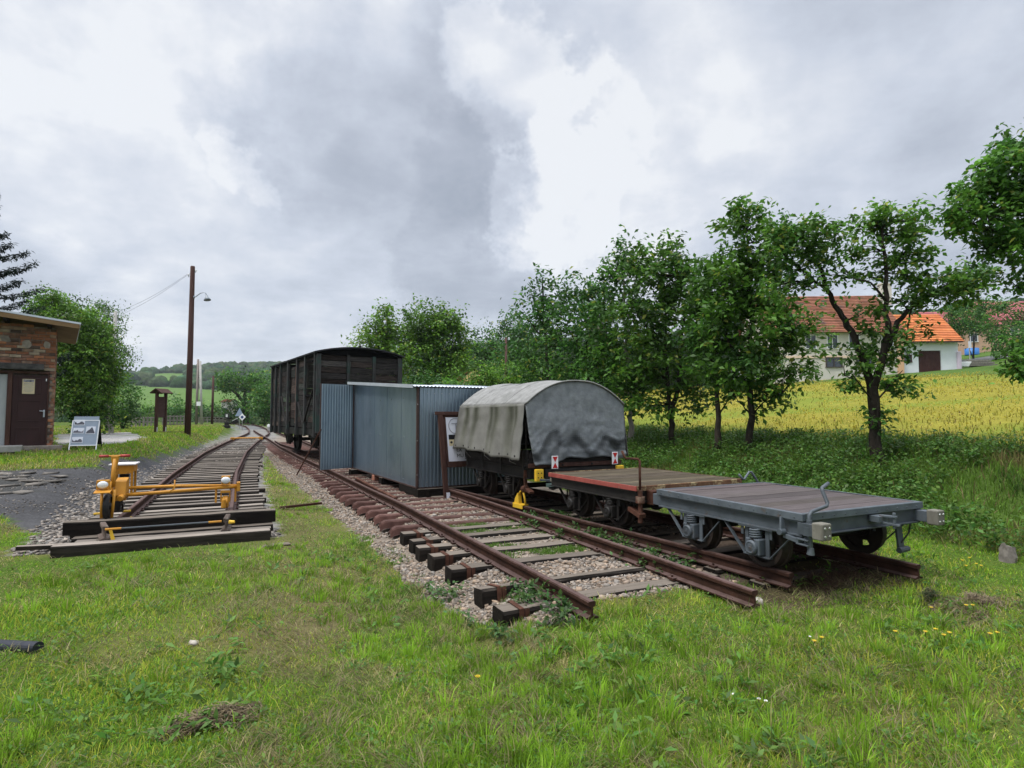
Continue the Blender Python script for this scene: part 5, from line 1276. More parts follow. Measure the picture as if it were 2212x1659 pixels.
def tree(name, label, base, limbs, blobs, leaf=.085, per=55, spread=.26, tint=(1, 1, 1), yellow=.04, group=None, bark='bark', twigs=.6, asp=.5, cat='tree', droop=.3):
    r = empty(name, base, 0, label, cat, group); inv = -Vector(base)
    t = MB(); pts_all = []
    for i, (pts, r0, r1) in enumerate(limbs):
        pts = [Vector(p) for p in pts]; dense = []
        for a, b in zip(pts, pts[1:]):
            for k in range(4): dense.append(a.lerp(b, k / 4) + (Vector((R.uniform(-1, 1), R.uniform(-1, 1), R.uniform(-.5, .5))) * (b - a).length * .035 if (k or len(dense)) else Vector()))
        dense.append(pts[-1]); n = len(dense)
        rs = [(r0 + (r1 - r0) * (j / (n - 1)) ** .8) * R.uniform(.94, 1.07) for j in range(n)]
        if i == 0: rs[0] *= 1.35; rs[1] *= 1.12
        t.tube([p + inv for p in dense], rs, 10 if i == 0 else 7); pts_all += dense
    cs = crown(r, blobs, leaf, per, tint, spread, yellow, asp=asp, droop=droop)
    A = np.array([tuple(p) for p in pts_all])
    for c in cs:
        if R.random() > twigs: continue
        d = np.linalg.norm(A - c, axis=1); j = int(np.argmin(d + .6 * np.maximum(0, A[:, 2] - c[2])))
        a, b = Vector(A[j]), Vector(c)
        if (b - a).length > 3.2: continue
        mid = a.lerp(b, .5) + Vector((R.uniform(-.1, .1), R.uniform(-.1, .1), R.uniform(-.02, .14))) * (b - a).length
        q = .006 + .007 * (b - a).length
        t.tube([a + inv, mid + inv, b + inv], [q * 1.3, q * .8, .003], 4)
    t.build('trunk', M[bark], r, True)
    return r

def blob(px, py, Y, rx, ry, n, dep=None):
    """ellipsoid seen at px, py at depth Y; radii in photo units"""
    k = Y / F; return (tuple(at(px, py, Y)), (rx * k, (dep if dep is not None else rx) * k, ry * k), n)
G1 = 'row of trees along the field edge'
# big pear tree in front
Y = 11.0; b = at(1895, 1010, Y); b.z = T(b.x, b.y) - .05
P_ = lambda x, y, d=0: at(x, y, Y + d)
tree('fruit_tree', 'old forked fruit tree with broad trunk on the bank behind the grey wagon', b,
     [([b, P_(1893, 930), P_(1887, 860), P_(1884, 835)], .112, .095),
      ([P_(1884, 845), P_(1862, 770, .1), P_(1838, 715, .2), P_(1812, 672, .2), P_(1785, 625, .2), P_(1768, 570, .3), P_(1745, 520, .3)], .085, .025),
      ([P_(1884, 845), P_(1905, 790, -.1), P_(1916, 720, -.2), P_(1914, 640, -.2), P_(1911, 560, -.2), P_(1905, 490, -.2)], .085, .022),
      ([P_(1912, 760, -.1), P_(1940, 695, .1), P_(1968, 662, .2), P_(2005, 640, .3), P_(2055, 612, .3), P_(2100, 610, .3)], .06, .015),
      ([P_(1785, 625, .2), P_(1740, 590, .5), P_(1700, 560, .6)], .035, .012), ([P_(1914, 650, -.2), P_(1880, 610, -.4), P_(1840, 600, -.5)], .028, .008),
      ([P_(1911, 590), P_(1950, 550, .2), P_(1975, 510, .3)], .025, .008), ([P_(1968, 662, .2), P_(1962, 700, .1), P_(1958, 728, .1)], .022, .008), ([P_(1890, 870), P_(1930, 820, -.2), P_(1950, 800, -.2)], .02, .006), ([P_(1886, 870), P_(1850, 820, -.2), P_(1825, 812, -.2)], .02, .006)],
     [blob(1762, 510, Y, 58, 36, 30), blob(1712, 540, Y, 44, 50, 26), blob(1690, 500, Y + .4, 26, 26, 10), blob(1775, 595, Y, 50, 40, 16), blob(1690, 620, Y + .6, 40, 34, 9),
      blob(1930, 490, Y, 48, 44, 30), blob(1970, 545, Y, 36, 40, 18), blob(1868, 480, Y, 36, 24, 10), blob(1880, 570, Y, 42, 40, 9), blob(1830, 530, Y, 34, 28, 7),
      blob(2040, 615, Y, 62, 34, 30), blob(2105, 630, Y, 44, 36, 18), blob(2080, 590, Y, 40, 14, 7), blob(1990, 650, Y, 40, 26, 9),
      blob(1905, 735, Y, 50, 46, 14), blob(1880, 660, Y, 34, 26, 7), blob(1890, 800, Y, 48, 44, 14), blob(1830, 820, Y, 26, 16, 6), blob(1945, 835, Y, 24, 20, 7), blob(1975, 725, Y, 44, 22, 5), blob(1890, 900, Y, 20, 22, 5), blob(1815, 770, Y, 24, 20, 3), blob(1955, 590, Y, 40, 20, 6)],
     leaf=.112, per=34, spread=.21, tint=(.95, 1, .9), yellow=.07, twigs=.95, asp=.55)
Y = 13.8; b = at(1620, 962, Y); b.z = T(b.x, b.y) - .05
tree('walnut_tree', 'tallest dense tree of the row, straight dark trunk left of the forked fruit tree', b,
     [([b, P_(1620, 900, 0), P_(1618, 800, 0), P_(1622, 700, 0), P_(1618, 600, 0), P_(1612, 500, 0)], .095, .02),
      ([P_(1618, 800, 0), P_(1575, 740, 0), P_(1560, 690, 0)], .05, .015), ([P_(1619, 760, 0), P_(1670, 700, 0), P_(1700, 660, 0)], .05, .015), ([P_(1620, 690, 0), P_(1660, 620, -.2), P_(1690, 570, -.2)], .04, .012), ([P_(1618, 900, 0), P_(1660, 860, -.2), P_(1690, 850, -.2)], .022, .008), ([P_(1618, 890, 0), P_(1590, 860, -.2)], .022, .008)],
     [blob(1612, 520, Y, 50, 80, 33), blob(1605, 465, Y, 26, 28, 8), blob(1635, 610, Y, 66, 70, 49), blob(1580, 600, Y, 52, 56, 24), blob(1668, 560, Y, 44, 60, 20), blob(1630, 710, Y, 90, 60, 56), blob(1560, 700, Y, 44, 60, 20), blob(1690, 720, Y, 40, 66, 16), blob(1748, 765, Y, 40, 40, 9), blob(1735, 690, Y, 30, 30, 5), blob(1630, 800, Y, 76, 50, 41), blob(1660, 858, Y, 44, 26, 11), blob(1560, 800, Y, 40, 44, 16)],
     leaf=.165, per=31, spread=.34, tint=(.95, 1, .8), group=G1)
Y = 14.7; b = at(1550, 955, Y); b.z = T(b.x, b.y) - .05; e = 0
tree('walnut_tree', 'thin-stemmed tree between the tallest tree and the twin-stemmed one', b,
     [([b, P_(1552, 880, e), P_(1548, 780, e), P_(1550, 660, e)], .095, .02), ([P_(1552, 900, e), P_(1575, 860, e)], .03, .01), ([P_(1548, 790, e), P_(1510, 740, e)], .03, .01)],
     [blob(1540, 660, Y, 50, 66, 32), blob(1525, 590, Y, 36, 36, 14), blob(1530, 760, Y, 50, 60, 28), blob(1560, 840, Y, 34, 34, 11), blob(1500, 700, Y + .5, 36, 60, 17)], leaf=.165, per=31, spread=.34, tint=(.72, .82, .75), group=G1)
Y = 16.3; b = at(1452, 950, Y); b.z = T(b.x, b.y) - .05; e = 0
tree('walnut_tree', 'twin-stemmed leafy tree in the middle of the row', b,
     [([b, P_(1450, 900, e), P_(1443, 850, e), P_(1438, 780, e), P_(1440, 680, e), P_(1430, 600, e)], .095, .02), ([P_(1450, 890, e), P_(1466, 830, e), P_(1470, 760, e), P_(1480, 680, e)], .08, .025), ([P_(1440, 780, e), P_(1400, 720, e), P_(1385, 680, e)], .05, .014)],
     [blob(1430, 590, Y, 60, 50, 35), blob(1395, 560, Y, 30, 24, 8), blob(1450, 560, Y, 26, 34, 9), blob(1470, 660, Y, 60, 60, 40), blob(1400, 680, Y, 60, 70, 41), blob(1440, 770, Y, 84, 54, 52), blob(1400, 850, Y, 46, 44, 20), blob(1500, 840, Y, 44, 34, 16), blob(1350, 770, Y + .6, 40, 60, 20), blob(1460, 880, Y, 50, 16, 6), blob(1490, 600, Y, 34, 34, 9)], leaf=.17, per=32, spread=.36, tint=(.88, .9, .75), group=G1)
Y = 18.0; b = at(1363, 940, Y); b.z = T(b.x, b.y) - .05; e = 0
tree('walnut_tree', 'pale-trunked tree of the row nearest the tarpaulin end', b,
     [([b, P_(1362, 880, e), P_(1355, 780, e), P_(1350, 660, e), P_(1345, 590, e)], .095, .02), ([P_(1356, 790, e), P_(1310, 720, e)], .05, .015), ([P_(1352, 700, e), P_(1385, 620, e)], .04, .012)],
     [blob(1345, 590, Y, 46, 50, 22), blob(1340, 552, Y, 16, 24, 4), blob(1385, 570, Y, 24, 44, 9), blob(1330, 690, Y, 70, 70, 48), blob(1350, 790, Y, 80, 60, 51), blob(1345, 860, Y, 60, 30, 19), blob(1290, 770, Y, 44, 60, 20)], leaf=.175, per=34, spread=.38, tint=(.66, .78, .75), bark='palebark', group=G1)
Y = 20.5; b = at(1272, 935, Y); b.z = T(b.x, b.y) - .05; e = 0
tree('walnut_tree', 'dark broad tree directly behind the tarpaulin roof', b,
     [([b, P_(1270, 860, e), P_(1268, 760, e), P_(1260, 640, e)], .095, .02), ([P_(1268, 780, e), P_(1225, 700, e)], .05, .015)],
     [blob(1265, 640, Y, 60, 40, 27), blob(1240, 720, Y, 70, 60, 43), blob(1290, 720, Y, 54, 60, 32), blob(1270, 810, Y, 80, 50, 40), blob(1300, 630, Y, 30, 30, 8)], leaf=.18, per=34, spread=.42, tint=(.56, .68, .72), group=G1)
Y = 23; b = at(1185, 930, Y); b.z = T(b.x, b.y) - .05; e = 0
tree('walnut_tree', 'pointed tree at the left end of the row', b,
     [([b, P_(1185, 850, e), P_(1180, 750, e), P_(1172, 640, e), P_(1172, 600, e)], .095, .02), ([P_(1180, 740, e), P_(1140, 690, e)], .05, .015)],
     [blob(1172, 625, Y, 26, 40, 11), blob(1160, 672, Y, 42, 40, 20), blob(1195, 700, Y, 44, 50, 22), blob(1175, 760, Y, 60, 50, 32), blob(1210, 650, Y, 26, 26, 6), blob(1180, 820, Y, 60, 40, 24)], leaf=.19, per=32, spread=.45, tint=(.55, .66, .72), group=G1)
# tree leaning in from the right edge
Y = 9.0; b = at(2330, 1000, Y); b.z = T(b.x, b.y) - .05; e = -2
tree('fruit_tree', 'leafy tree leaning in from the right edge, trunk outside the frame', b,
     [([b, at(2325, 800, Y), at(2310, 620, Y), at(2290, 480, Y), at(2270, 360, Y)], .17, .04), ([at(2310, 620, Y), at(2240, 540, Y), at(2160, 500, Y), at(2080, 480, Y)], .06, .012), ([at(2290, 480, Y), at(2220, 420, Y), at(2150, 400, Y)], .05, .012), ([at(2320, 760, Y), at(2240, 740, Y), at(2170, 770, Y)], .04, .01), ([at(2310, 640, Y), at(2260, 625, Y), at(2205, 625, Y)], .03, .008)],
     [blob(2170, 390, Y, 58, 66, 44), blob(2195, 320, Y, 36, 34, 16), blob(2120, 420, Y, 44, 40, 18), blob(2060, 468, Y, 40, 26, 12), blob(2130, 480, Y, 60, 34, 18), blob(2200, 480, Y, 50, 50, 26), blob(2175, 540, Y, 44, 30, 12), blob(2205, 620, Y, 24, 24, 6), blob(2190, 790, Y, 24, 36, 12), blob(2260, 420, Y, 70, 90, 60), blob(2280, 600, Y, 40, 90, 30), blob(2330, 380, Y, 70, 90, 50), blob(2350, 520, Y, 70, 90, 44), blob(2150, 530, Y, 26, 26, 8)],
     leaf=.105, per=37, spread=.19, tint=(.85, .95, .85), yellow=.05, twigs=.9, asp=.55)
# trees behind the boxcar
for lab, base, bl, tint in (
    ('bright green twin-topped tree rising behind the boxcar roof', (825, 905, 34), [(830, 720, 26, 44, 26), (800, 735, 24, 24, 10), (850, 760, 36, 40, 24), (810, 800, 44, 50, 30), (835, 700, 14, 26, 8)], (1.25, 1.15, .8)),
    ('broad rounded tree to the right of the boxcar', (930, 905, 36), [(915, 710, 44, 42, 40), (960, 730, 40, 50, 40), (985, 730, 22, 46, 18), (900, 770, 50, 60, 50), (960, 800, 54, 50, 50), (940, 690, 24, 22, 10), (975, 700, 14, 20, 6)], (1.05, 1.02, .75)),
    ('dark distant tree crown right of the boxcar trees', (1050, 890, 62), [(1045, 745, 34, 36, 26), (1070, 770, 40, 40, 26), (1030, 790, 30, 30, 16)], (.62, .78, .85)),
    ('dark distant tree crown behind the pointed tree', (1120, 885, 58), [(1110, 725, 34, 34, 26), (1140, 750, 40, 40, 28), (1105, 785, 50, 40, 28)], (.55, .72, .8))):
    px, py, Y = base; b = at(px, py, Y); b.z = T(b.x, b.y) - .1
    tp = min(q[1] for q in bl)
    tree('broadleaf_tree', lab, b, [([b, at(px, (py + tp) / 2, Y), at(px, tp + 20, Y)], .2, .05)] + [([at(px, (py + tp) / 2 + 30, Y), at(q[0], q[1], Y)], .08, .02) for q in bl[:4]],
         [blob(q[0], q[1], Y, q[2], q[3], int(q[4] * 1.6)) for q in bl], leaf=.2 if Y < 40 else .3, per=46, spread=.75 if Y < 40 else 1.1, tint=tint, twigs=.2, asp=.6)
for lab, px, py, Y, rx, ry, n, tint in (('light green bush mass behind the shed roof', 1075, 822, 30, 60, 34, 70, (1.2, 1.15, .8)), ('light green bush behind the tarpaulin roof', 1165, 812, 28, 66, 36, 74, (1.15, 1.15, .8)), ('dark bush at the right of the tarpaulin wagon behind it', 1255, 845, 24, 60, 40, 60, (.7, .85, .8)), ('low bush in the gap under the yellow gable', 1010, 842, 30, 44, 26, 40, (.9, 1, .8)), ('dark bush below the broad tree behind the shed', 920, 850, 30, 90, 50, 80, (.6, .75, .7))):
    b = at(px, py + 40, Y); b.z = T(b.x, b.y) - .1; h = at(px, py, Y)
    tree('bush', lab, b, [([b, h], .06, .02), ([b, at(px - rx * .5, py, Y)], .05, .015), ([b, at(px + rx * .5, py, Y)], .05, .015)], [blob(px, py, Y, rx, ry, n), blob(px, py + 35, Y, rx * .9, ry, int(n * .6))], leaf=.15, per=46, spread=.42, tint=tint, twigs=.2, cat='bush', asp=.55)
# left: leafy tree, sparse silver tree, dark bushes
Y = 27; b = at(170, 930, Y); b.z = T(b.x, b.y) - .1
tree('broadleaf_tree', 'bushy bright green tree behind the brick building corner', b,
     [([b, at(172, 850, Y), at(168, 760, Y), at(150, 690, Y)], .16, .04), ([at(172, 840, Y), at(215, 760, Y), at(225, 700, Y)], .07, .02), ([at(170, 860, Y), at(130, 780, Y), at(110, 720, Y)], .07, .02)],
     [blob(120, 670, Y, 46, 26, 44), blob(90, 655, Y, 30, 14, 14), blob(165, 720, Y, 60, 46, 80), blob(200, 770, Y, 50, 60, 90), blob(140, 800, Y, 50, 80, 90), blob(195, 850, Y, 50, 50, 80), blob(222, 800, Y, 24, 60, 26), blob(100, 740, Y, 30, 60, 34), blob(195, 700, Y, 26, 24, 16)], leaf=.17, per=56, spread=.5, tint=(1.15, 1.1, .8), twigs=.3, asp=.42, droop=.5)
Y = 33; b = at(236, 925, Y); b.z = T(b.x, b.y) - .1
tree('birch_tree', 'sparse thin-leaved tree showing sky right of the bushy green tree', b,
     [([b, at(238, 830, Y), at(232, 730, Y), at(225, 675, Y)], .12, .02), ([at(236, 780, Y), at(258, 740, Y), at(278, 765, Y)], .03, .01), ([at(234, 740, Y), at(246, 700, Y), at(255, 690, Y)], .03, .008), ([at(233, 740, Y), at(210, 690, Y), at(200, 665, Y)], .03, .008)],
     [blob(228, 685, Y, 26, 26, 30), blob(245, 715, Y, 24, 22, 22), blob(258, 770, Y, 28, 20, 22), blob(240, 745, Y, 22, 34, 26), blob(205, 670, Y, 24, 18, 16), blob(270, 755, Y, 14, 14, 8), blob(240, 800, Y, 24, 30, 20)], leaf=.14, per=26, spread=.5, tint=(1.1, 1.0, 1.6), bark='palebark', twigs=1, asp=.45, droop=.7)
for lab, px, py, Y, rx, ry, n, tint in (('dark bush under the bushy tree right of the concrete pole', 265, 870, 38, 36, 46, 70, (.62, .75, .65)), ('dark hanging shrub between brick wall and concrete pole', 190, 895, 28, 50, 26, 50, (.5, .62, .5)), ('small round bush left of the roofed notice board', 312, 895, 48, 18, 20, 24, (.85, .9, .8)),
    ('dark green bush in the valley left of the lamp pole', 372, 890, 78, 24, 20, 30, (.7, .85, .8)), ('round bush in the valley behind the twin pole', 440, 890, 84, 24, 18, 30, (.65, .82, .8)), ('dark bush at the foot of the wide spreading tree', 500, 888, 86, 26, 16, 26, (.55, .7, .65)), ('dark thicket on the slope left of the boxcar', 572, 872, 70, 30, 34, 60, (.55, .7, .65)), ('leafy thicket just left of the boxcar wall', 592, 840, 80, 26, 36, 40, (.7, .85, .75))):
    b = at(px, py + ry, Y); b.z = T(b.x, b.y) - .1; k = Y / F
    tree('bush', lab, b, [([b, at(px, py, Y)], .08, .02), ([b, at(px - rx * .5, py, Y)], .05, .02), ([b, at(px + rx * .5, py, Y)], .05, .02)], [blob(px, py, Y, rx, ry, n)], leaf=.17 if Y < 50 else .34, per=42, spread=.5 if Y < 50 else 1.0, tint=tint, twigs=.2, cat='bush', asp=.55)
Y = 88; b = at(530, 908, Y); b.z = T(b.x, b.y) - .1
tree('spreading_tree', 'wide flat-crowned dark tree behind the railway curve', b,
     [([b, at(531, 890, Y), at(529, 868, Y)], .55, .45), ([at(529, 872, Y), at(510, 850, Y), at(490, 835, Y)], .32, .08), ([at(530, 870, Y), at(550, 852, Y), at(575, 842, Y)], .32, .08), ([at(529, 870, Y), at(528, 840, Y), at(520, 822, Y)], .3, .08)],
     [blob(500, 826, Y, 34, 20, 34), blob(545, 822, Y, 40, 18, 38), blob(575, 840, Y, 24, 22, 20), blob(525, 845, Y, 50, 16, 16), blob(560, 875, Y, 30, 24, 24), blob(585, 865, Y, 22, 30, 20)], leaf=.38, per=40, spread=1.1, tint=(.72, .85, .7), twigs=.5, asp=.55)
# dark spruce behind the building
sx = Vector((-21.5, 21.5, 0)); sx.z = T(sx.x, sx.y)
sp = empty('spruce_tree', sx, 0, 'dark spruce whose branch tips show above the brick building roof', 'tree')
br = MB(); br.tube([(0, 0, -.1), (0, 0, 6), (0, 0, 13)], [.25, .16, .03], 10); P = []; D = []
for lv in range(15):
    z = 2.2 + lv * .72; Lb = 3.9 * (1 - (z - 1) / 12.6) + .25
    for k in range(8):
        a = k * 2 * math.pi / 8 + lv * .7 + R.uniform(-.15, .15); L_ = Lb * R.uniform(.75, 1.12); n = 12; pts = []
        for i in range(n + 1):
            f = i / n; pts.append(Vector((math.cos(a) * L_ * f, math.sin(a) * L_ * f, z + L_ * (-.22 * f + .34 * f ** 2.6))))
        br.tube(pts[::3], [.03, .022, .014, .009, .004][:len(pts[::3])], 4)
        for i in range(2, n + 1):
            side = Vector((-math.sin(a), math.cos(a), 0)); wl = .42 * (1.05 - i / n) + .12
            for sgn in (-1, 0, 1):
                m_ = 14 if sgn else 8
                for j in range(m_ + 6):
                    q = pts[i] + side * (sgn * wl * R.random()) + Vector((0, 0, R.uniform(-.16, .03))) + (pts[i] - pts[i - 1]) * R.uniform(-.5, 1)
                    P.append(tuple(q))
br.build('trunk', M['bark'], sp, True)
P = np.array(P); v, f = leaves_np(P, .17, .26, .2); cb = NR.uniform(.5, 1.2, len(P))[:, None]
mesh_np('needles', v, f, M['leaf'], sp, np.array([[.014, .03, .018]]) * cb)

# ================================================================ houses
M['tiles'] = mat('weathered_tiles', (.15, .06, .036), (.25, .11, .066), (1.2, 1.2, 1.2), .85, 0, .3, rnd=0, spots=(.12, .085, .07), spot_sc=.5, att=True)
M['tiles_new'] = mat('orange_tiles', (.42, .13, .045), (.56, .2, .075), (1.5, 1.5, 1.5), .8, 0, .3, rnd=0, att=True)
M['plaster'] = mat('cream_plaster', (.56, .52, .45), (.68, .64, .56), (.8, .8, .8), .9, 0, .1, rnd=0)
M['plaster_w'] = mat('white_plaster', (.72, .74, .77), (.8, .82, .85), (.8, .8, .8), .9, 0, .1, rnd=0)
M['glass'] = mat('window_glass', (.03, .04, .05), (.06, .07, .085), (2, 2, 2), .12, 0, 0, rnd=0, spec=.6)
def tiled(name, root, o, u, v, L, Wd, m, th=.05, course=.3):
    mb = MB(); u, v = Vector(u).normalized(), Vector(v).normalized(); n_ = u.cross(v); o = Vector(o); n = int(Wd / course)
    for i in range(n):
        for j in range(max(1, int(L / 1.2))):
            k = R.uniform(.75, 1.2); mb.cur = (k, k * R.uniform(.93, 1.05), k * R.uniform(.9, 1.05)); a0 = j * 1.2; a1 = min(L, a0 + 1.2) if j < int(L / 1.2) - 1 else L
            p = o + v * (i * course); q = p + v * (course * 1.12)
            mb.add([p + u * a0 + n_ * (th + .03), p + u * a1 + n_ * (th + .03), q + u * a1 + n_ * .02, q + u * a0 + n_ * .02, p + u * a0 - n_ * .02, p + u * a1 - n_ * .02], [(0, 1, 2, 3), (4, 5, 1, 0)])
    mb.cur = None
    return mb.build(name, m, root)
def window(root, x, y, z, w, h, fm):
    f = MB(); f.box((x - w / 2, y, z), (.08, .1, h)).box((x + w / 2, y, z), (.08, .1, h)).box((x, y, z + h / 2), (w + .08, .1, .08)).box((x, y, z - h / 2), (w + .16, .16, .07)).box((x, y, z), (.05, .08, h)); f = f.build('window', fm, root)
    MB().box((x, y + .03, z), (w, .03, h)).build('pane', M['glass'], f)
Y = 56.0; k = Y / F
hb = at(1954, 799, Y); hb.z = T(hb.x, hb.y) - .1; z0 = hb.z
hz = lambda py: at(1954, py, Y).z - z0
fh = empty('farmhouse', hb, -.06, 'long cream farmhouse with weathered tile roof above the yellow field', 'house')
XL = -(1954 - 1672) * k; ew = hz(716); dp = 9.5; ri = hz(616)
MB().box((XL / 2, dp / 2, ew / 2 - .6), (-XL, dp, ew + 1.2)).build('wall', M['plaster'], fh)
MB().box((-.35, -.03, ew / 2 - .5), (.6, .06, ew + 1)).build('corner_pilaster', mat('apricot_plaster', (.55, .32, .18), (.6, .38, .24), (1, 1, 1), .9, 0, .05), fh)
MB().box((XL / 2, -.03, hz(770)), (-XL - .8, .07, .22)).build('string_course', mat('apricot_band', (.6, .45, .33), (.66, .5, .38), (1, 1, 1), .9, 0, .05), fh)
rl = math.hypot(dp / 2 + .5, ri - ew + .1)
tiled('roof', fh, (XL - .4, -.5, ew - .1), (1, 0, 0), (0, dp / 2 + .5, ri - ew + .1), -XL + .5, rl, M['tiles'])
tiled('roof', fh, (.1, dp + .5, ew - .1), (-1, 0, 0), (0, -dp / 2 - .5, ri - ew + .1), -XL + .5, rl, M['tiles'])
for x in (XL, 0): MB().prism([(0, ew), (dp, ew), (dp / 2, ri - .06)], (x - (.0 if x else .2), 0, 0), (0, 1, 0), (0, 0, 1), (.2, 0, 0)).build('gable', M['plaster'], fh)
for px in (1712, 1758, 1804, 1850, 1920): window(fh, (px - 1954) * k, -.03, hz(737), 1.0, 1.35, M['white'])
for px in (1806, 1870): window(fh, (px - 1954) * k, -.03, hz(782), 1.5, .95, mat('brown_frame', (.07, .05, .04), (.1, .075, .06), (3, 3, 3), .7, 0, 0))
ch = MB(); ch.box((1.2, dp / 2 + .2, ri + .1), (1.0, .8, 2.2)).box((1.2, dp / 2 + .2, ri + 1.2), (1.15, .95, .15)); ch.build('chimney', M['plaster'], fh)
# white garage wing
gb = Vector((hb.x + .12, hb.y + .25, z0)); wg = empty('garage_wing', gb, -.06, 'small white garage wing with orange tile roof and dark brown door', 'house')
L_ = (2070 - 1956) * k; ew2 = hz(737); dp2 = 6.5; ri2 = hz(664)
w = MB(); gx0, gx1 = (1987 - 1956) * k, (2034 - 1956) * k
w.box((gx0 / 2, .15, ew2 / 2 - .4), (gx0, .3, ew2 + .8)).box(((gx1 + L_) / 2, .15, ew2 / 2 - .4), (L_ - gx1, .3, ew2 + .8)).box(((gx0 + gx1) / 2, .15, (hz(757) + ew2) / 2), (gx1 - gx0, .3, ew2 - hz(757))).box((L_ - .15, dp2 / 2 + .2, ew2 / 2 - .4), (.3, dp2 - .3, ew2 + .8)).box((L_ / 2, dp2 + .15, ew2 / 2 - .4), (L_, .3, ew2 + .8))
w.prism([(0.3, ew2), (dp2, ew2), (dp2 / 2, ri2 - .3)], (L_ - .28, 0, 0), (0, 1, 0), (0, 0, 1), (.25, 0, 0)); w.build('wall', M['plaster_w'], wg)
MB().box((L_ + .02, -.02, .9), (.35, .35, 2.6)).build('buttress', mat('mauve_plaster', (.5, .42, .5), (.56, .48, .56), (1, 1, 1), .9, 0, 0), wg, bevel=.05)
d = MB(); n = 14
for i in range(n): d.box((gx0 + (gx1 - gx0) * (i + .5) / n, .12, hz(757) / 2 - .1), ((gx1 - gx0) / n - .02, .05, hz(757) + .2))
d.build('garage_door', mat('brown_door', (.045, .02, .017), (.075, .035, .03), (2, 2, 2), .7, 0, .1), wg)
window(wg, (1964 - 1956) * k, -.02, hz(774), .7, .7, M['brown_wood'])
rl2 = math.hypot(dp2 / 2 + .5, ri2 - ew2 + .1)
tiled('roof', wg, (0, -.5, ew2 - .1), (1, 0, 0), (0, dp2 / 2 + .5, ri2 - ew2 + .1), L_ + .3, rl2, M['tiles_new'])
tiled('roof', wg, (L_ + .3, dp2 + .5, ew2 - .1), (-1, 0, 0), (0, -dp2 / 2 - .5, ri2 - ew2 + .1), L_ + .3, rl2, M['tiles_new'])
MB().box((L_ / 2, -.53, ew2 - .13), (L_ + .2, .1, .12)).build('gutter', M['brown_iron'], wg)
def simple_house(label, px0, px1, pb_, pe, pr_, Y, wall, roof, rot=0, gable=False, dp=8):
    k = Y / F; b = at(px0, pb_, Y); zg = T(b.x, b.y); b.z = min(zg, b.z); h = empty('house', b, rot, label, 'house')
    ze_, zr_ = at(px0, pe, Y).z - b.z, at(px0, pr_, Y).z - b.z; L_ = (px1 - px0) * k
    MB().box((L_ / 2, dp / 2, ze_ / 2 - .5), (L_, dp, ze_ + 1)).build('wall', M[wall], h)
    if gable:
        MB().prism([(0, ze_), (L_, ze_), (L_ / 2, zr_)], (0, 0, 0), (1, 0, 0), (0, 0, 1), (0, dp, 0)).build('gable', M[wall], h)
        for sg in (0, 1): tiled('roof', h, (L_ + .3, 0, ze_ - .1) if sg else (-.3, dp, ze_ - .1), (0, 1, 0) if sg else (0, -1, 0), (-L_ / 2 - .3, 0, zr_ - ze_ + .2) if sg else (L_ / 2 + .3, 0, zr_ - ze_ + .2), dp, math.hypot(L_ / 2 + .3, zr_ - ze_ + .2), M[roof])
    else:
        rl = math.hypot(dp / 2 + .4, zr_ - ze_)
        tiled('roof', h, (-.4, -.4, ze_ - .1), (1, 0, 0), (0, dp / 2 + .4, zr_ - ze_), L_ + .8, rl, M[roof]); tiled('roof', h, (L_ + .4, dp + .4, ze_ - .1), (-1, 0, 0), (0, -dp / 2 - .4, zr_ - ze_), L_ + .8, rl, M[roof])
        for gx_ in (0, L_ - .2): MB().prism([(0, ze_), (dp, ze_), (dp / 2, zr_ - .15)], (gx_, 0, 0), (0, 1, 0), (0, 0, 1), (.2, 0, 0)).build('gable', M[wall], h)
    for f in (.25, .6): window(h, L_ * f, -.03, ze_ * .62, 1.0, 1.2, M['white'])
    return h
M['pink_roof'] = mat('pink_red_roof', (.33, .10, .11), (.42, .15, .16), (1, 1, 1), .7, 0, .1, rnd=0, att=True)
M['apricot'] = mat('apricot_wall', (.52, .33, .22), (.58, .38, .27), (1, 1, 1), .9, 0, .05)
M['yellow_wall'] = mat('yellow_wall', (.56, .43, .19), (.62, .49, .24), (1, 1, 1), .9, 0, .05)
simple_house('house with long pink red roof beyond the garage wing', 2020, 2150, 730, 704, 662, 82, 'apricot', 'pink_roof', -.1)
simple_house('apricot house with pink red roof at the right edge of the hillside', 2150, 2300, 712, 692, 640, 86, 'apricot', 'pink_roof', -.1)
simple_house('pale yellow gabled house between the trees behind the shed', 1000, 1046, 842, 816, 800, 52, 'yellow_wall', 'tiles', .25, True, 6)
simple_house('small house with orange roof glimpsed left of the farmhouse', 1632, 1668, 812, 788, 775, 60, 'plaster_w', 'tiles_new', .0)
simple_house('remote house roof glimpsed under the wide spreading tree', 478, 494, 872, 868, 861, 190, 'plaster', 'tiles', .1)
simple_house('tiny remote house on the hill above the birch', 228, 240, 792, 788, 784, 560, 'plaster_w', 'tiles', .1)
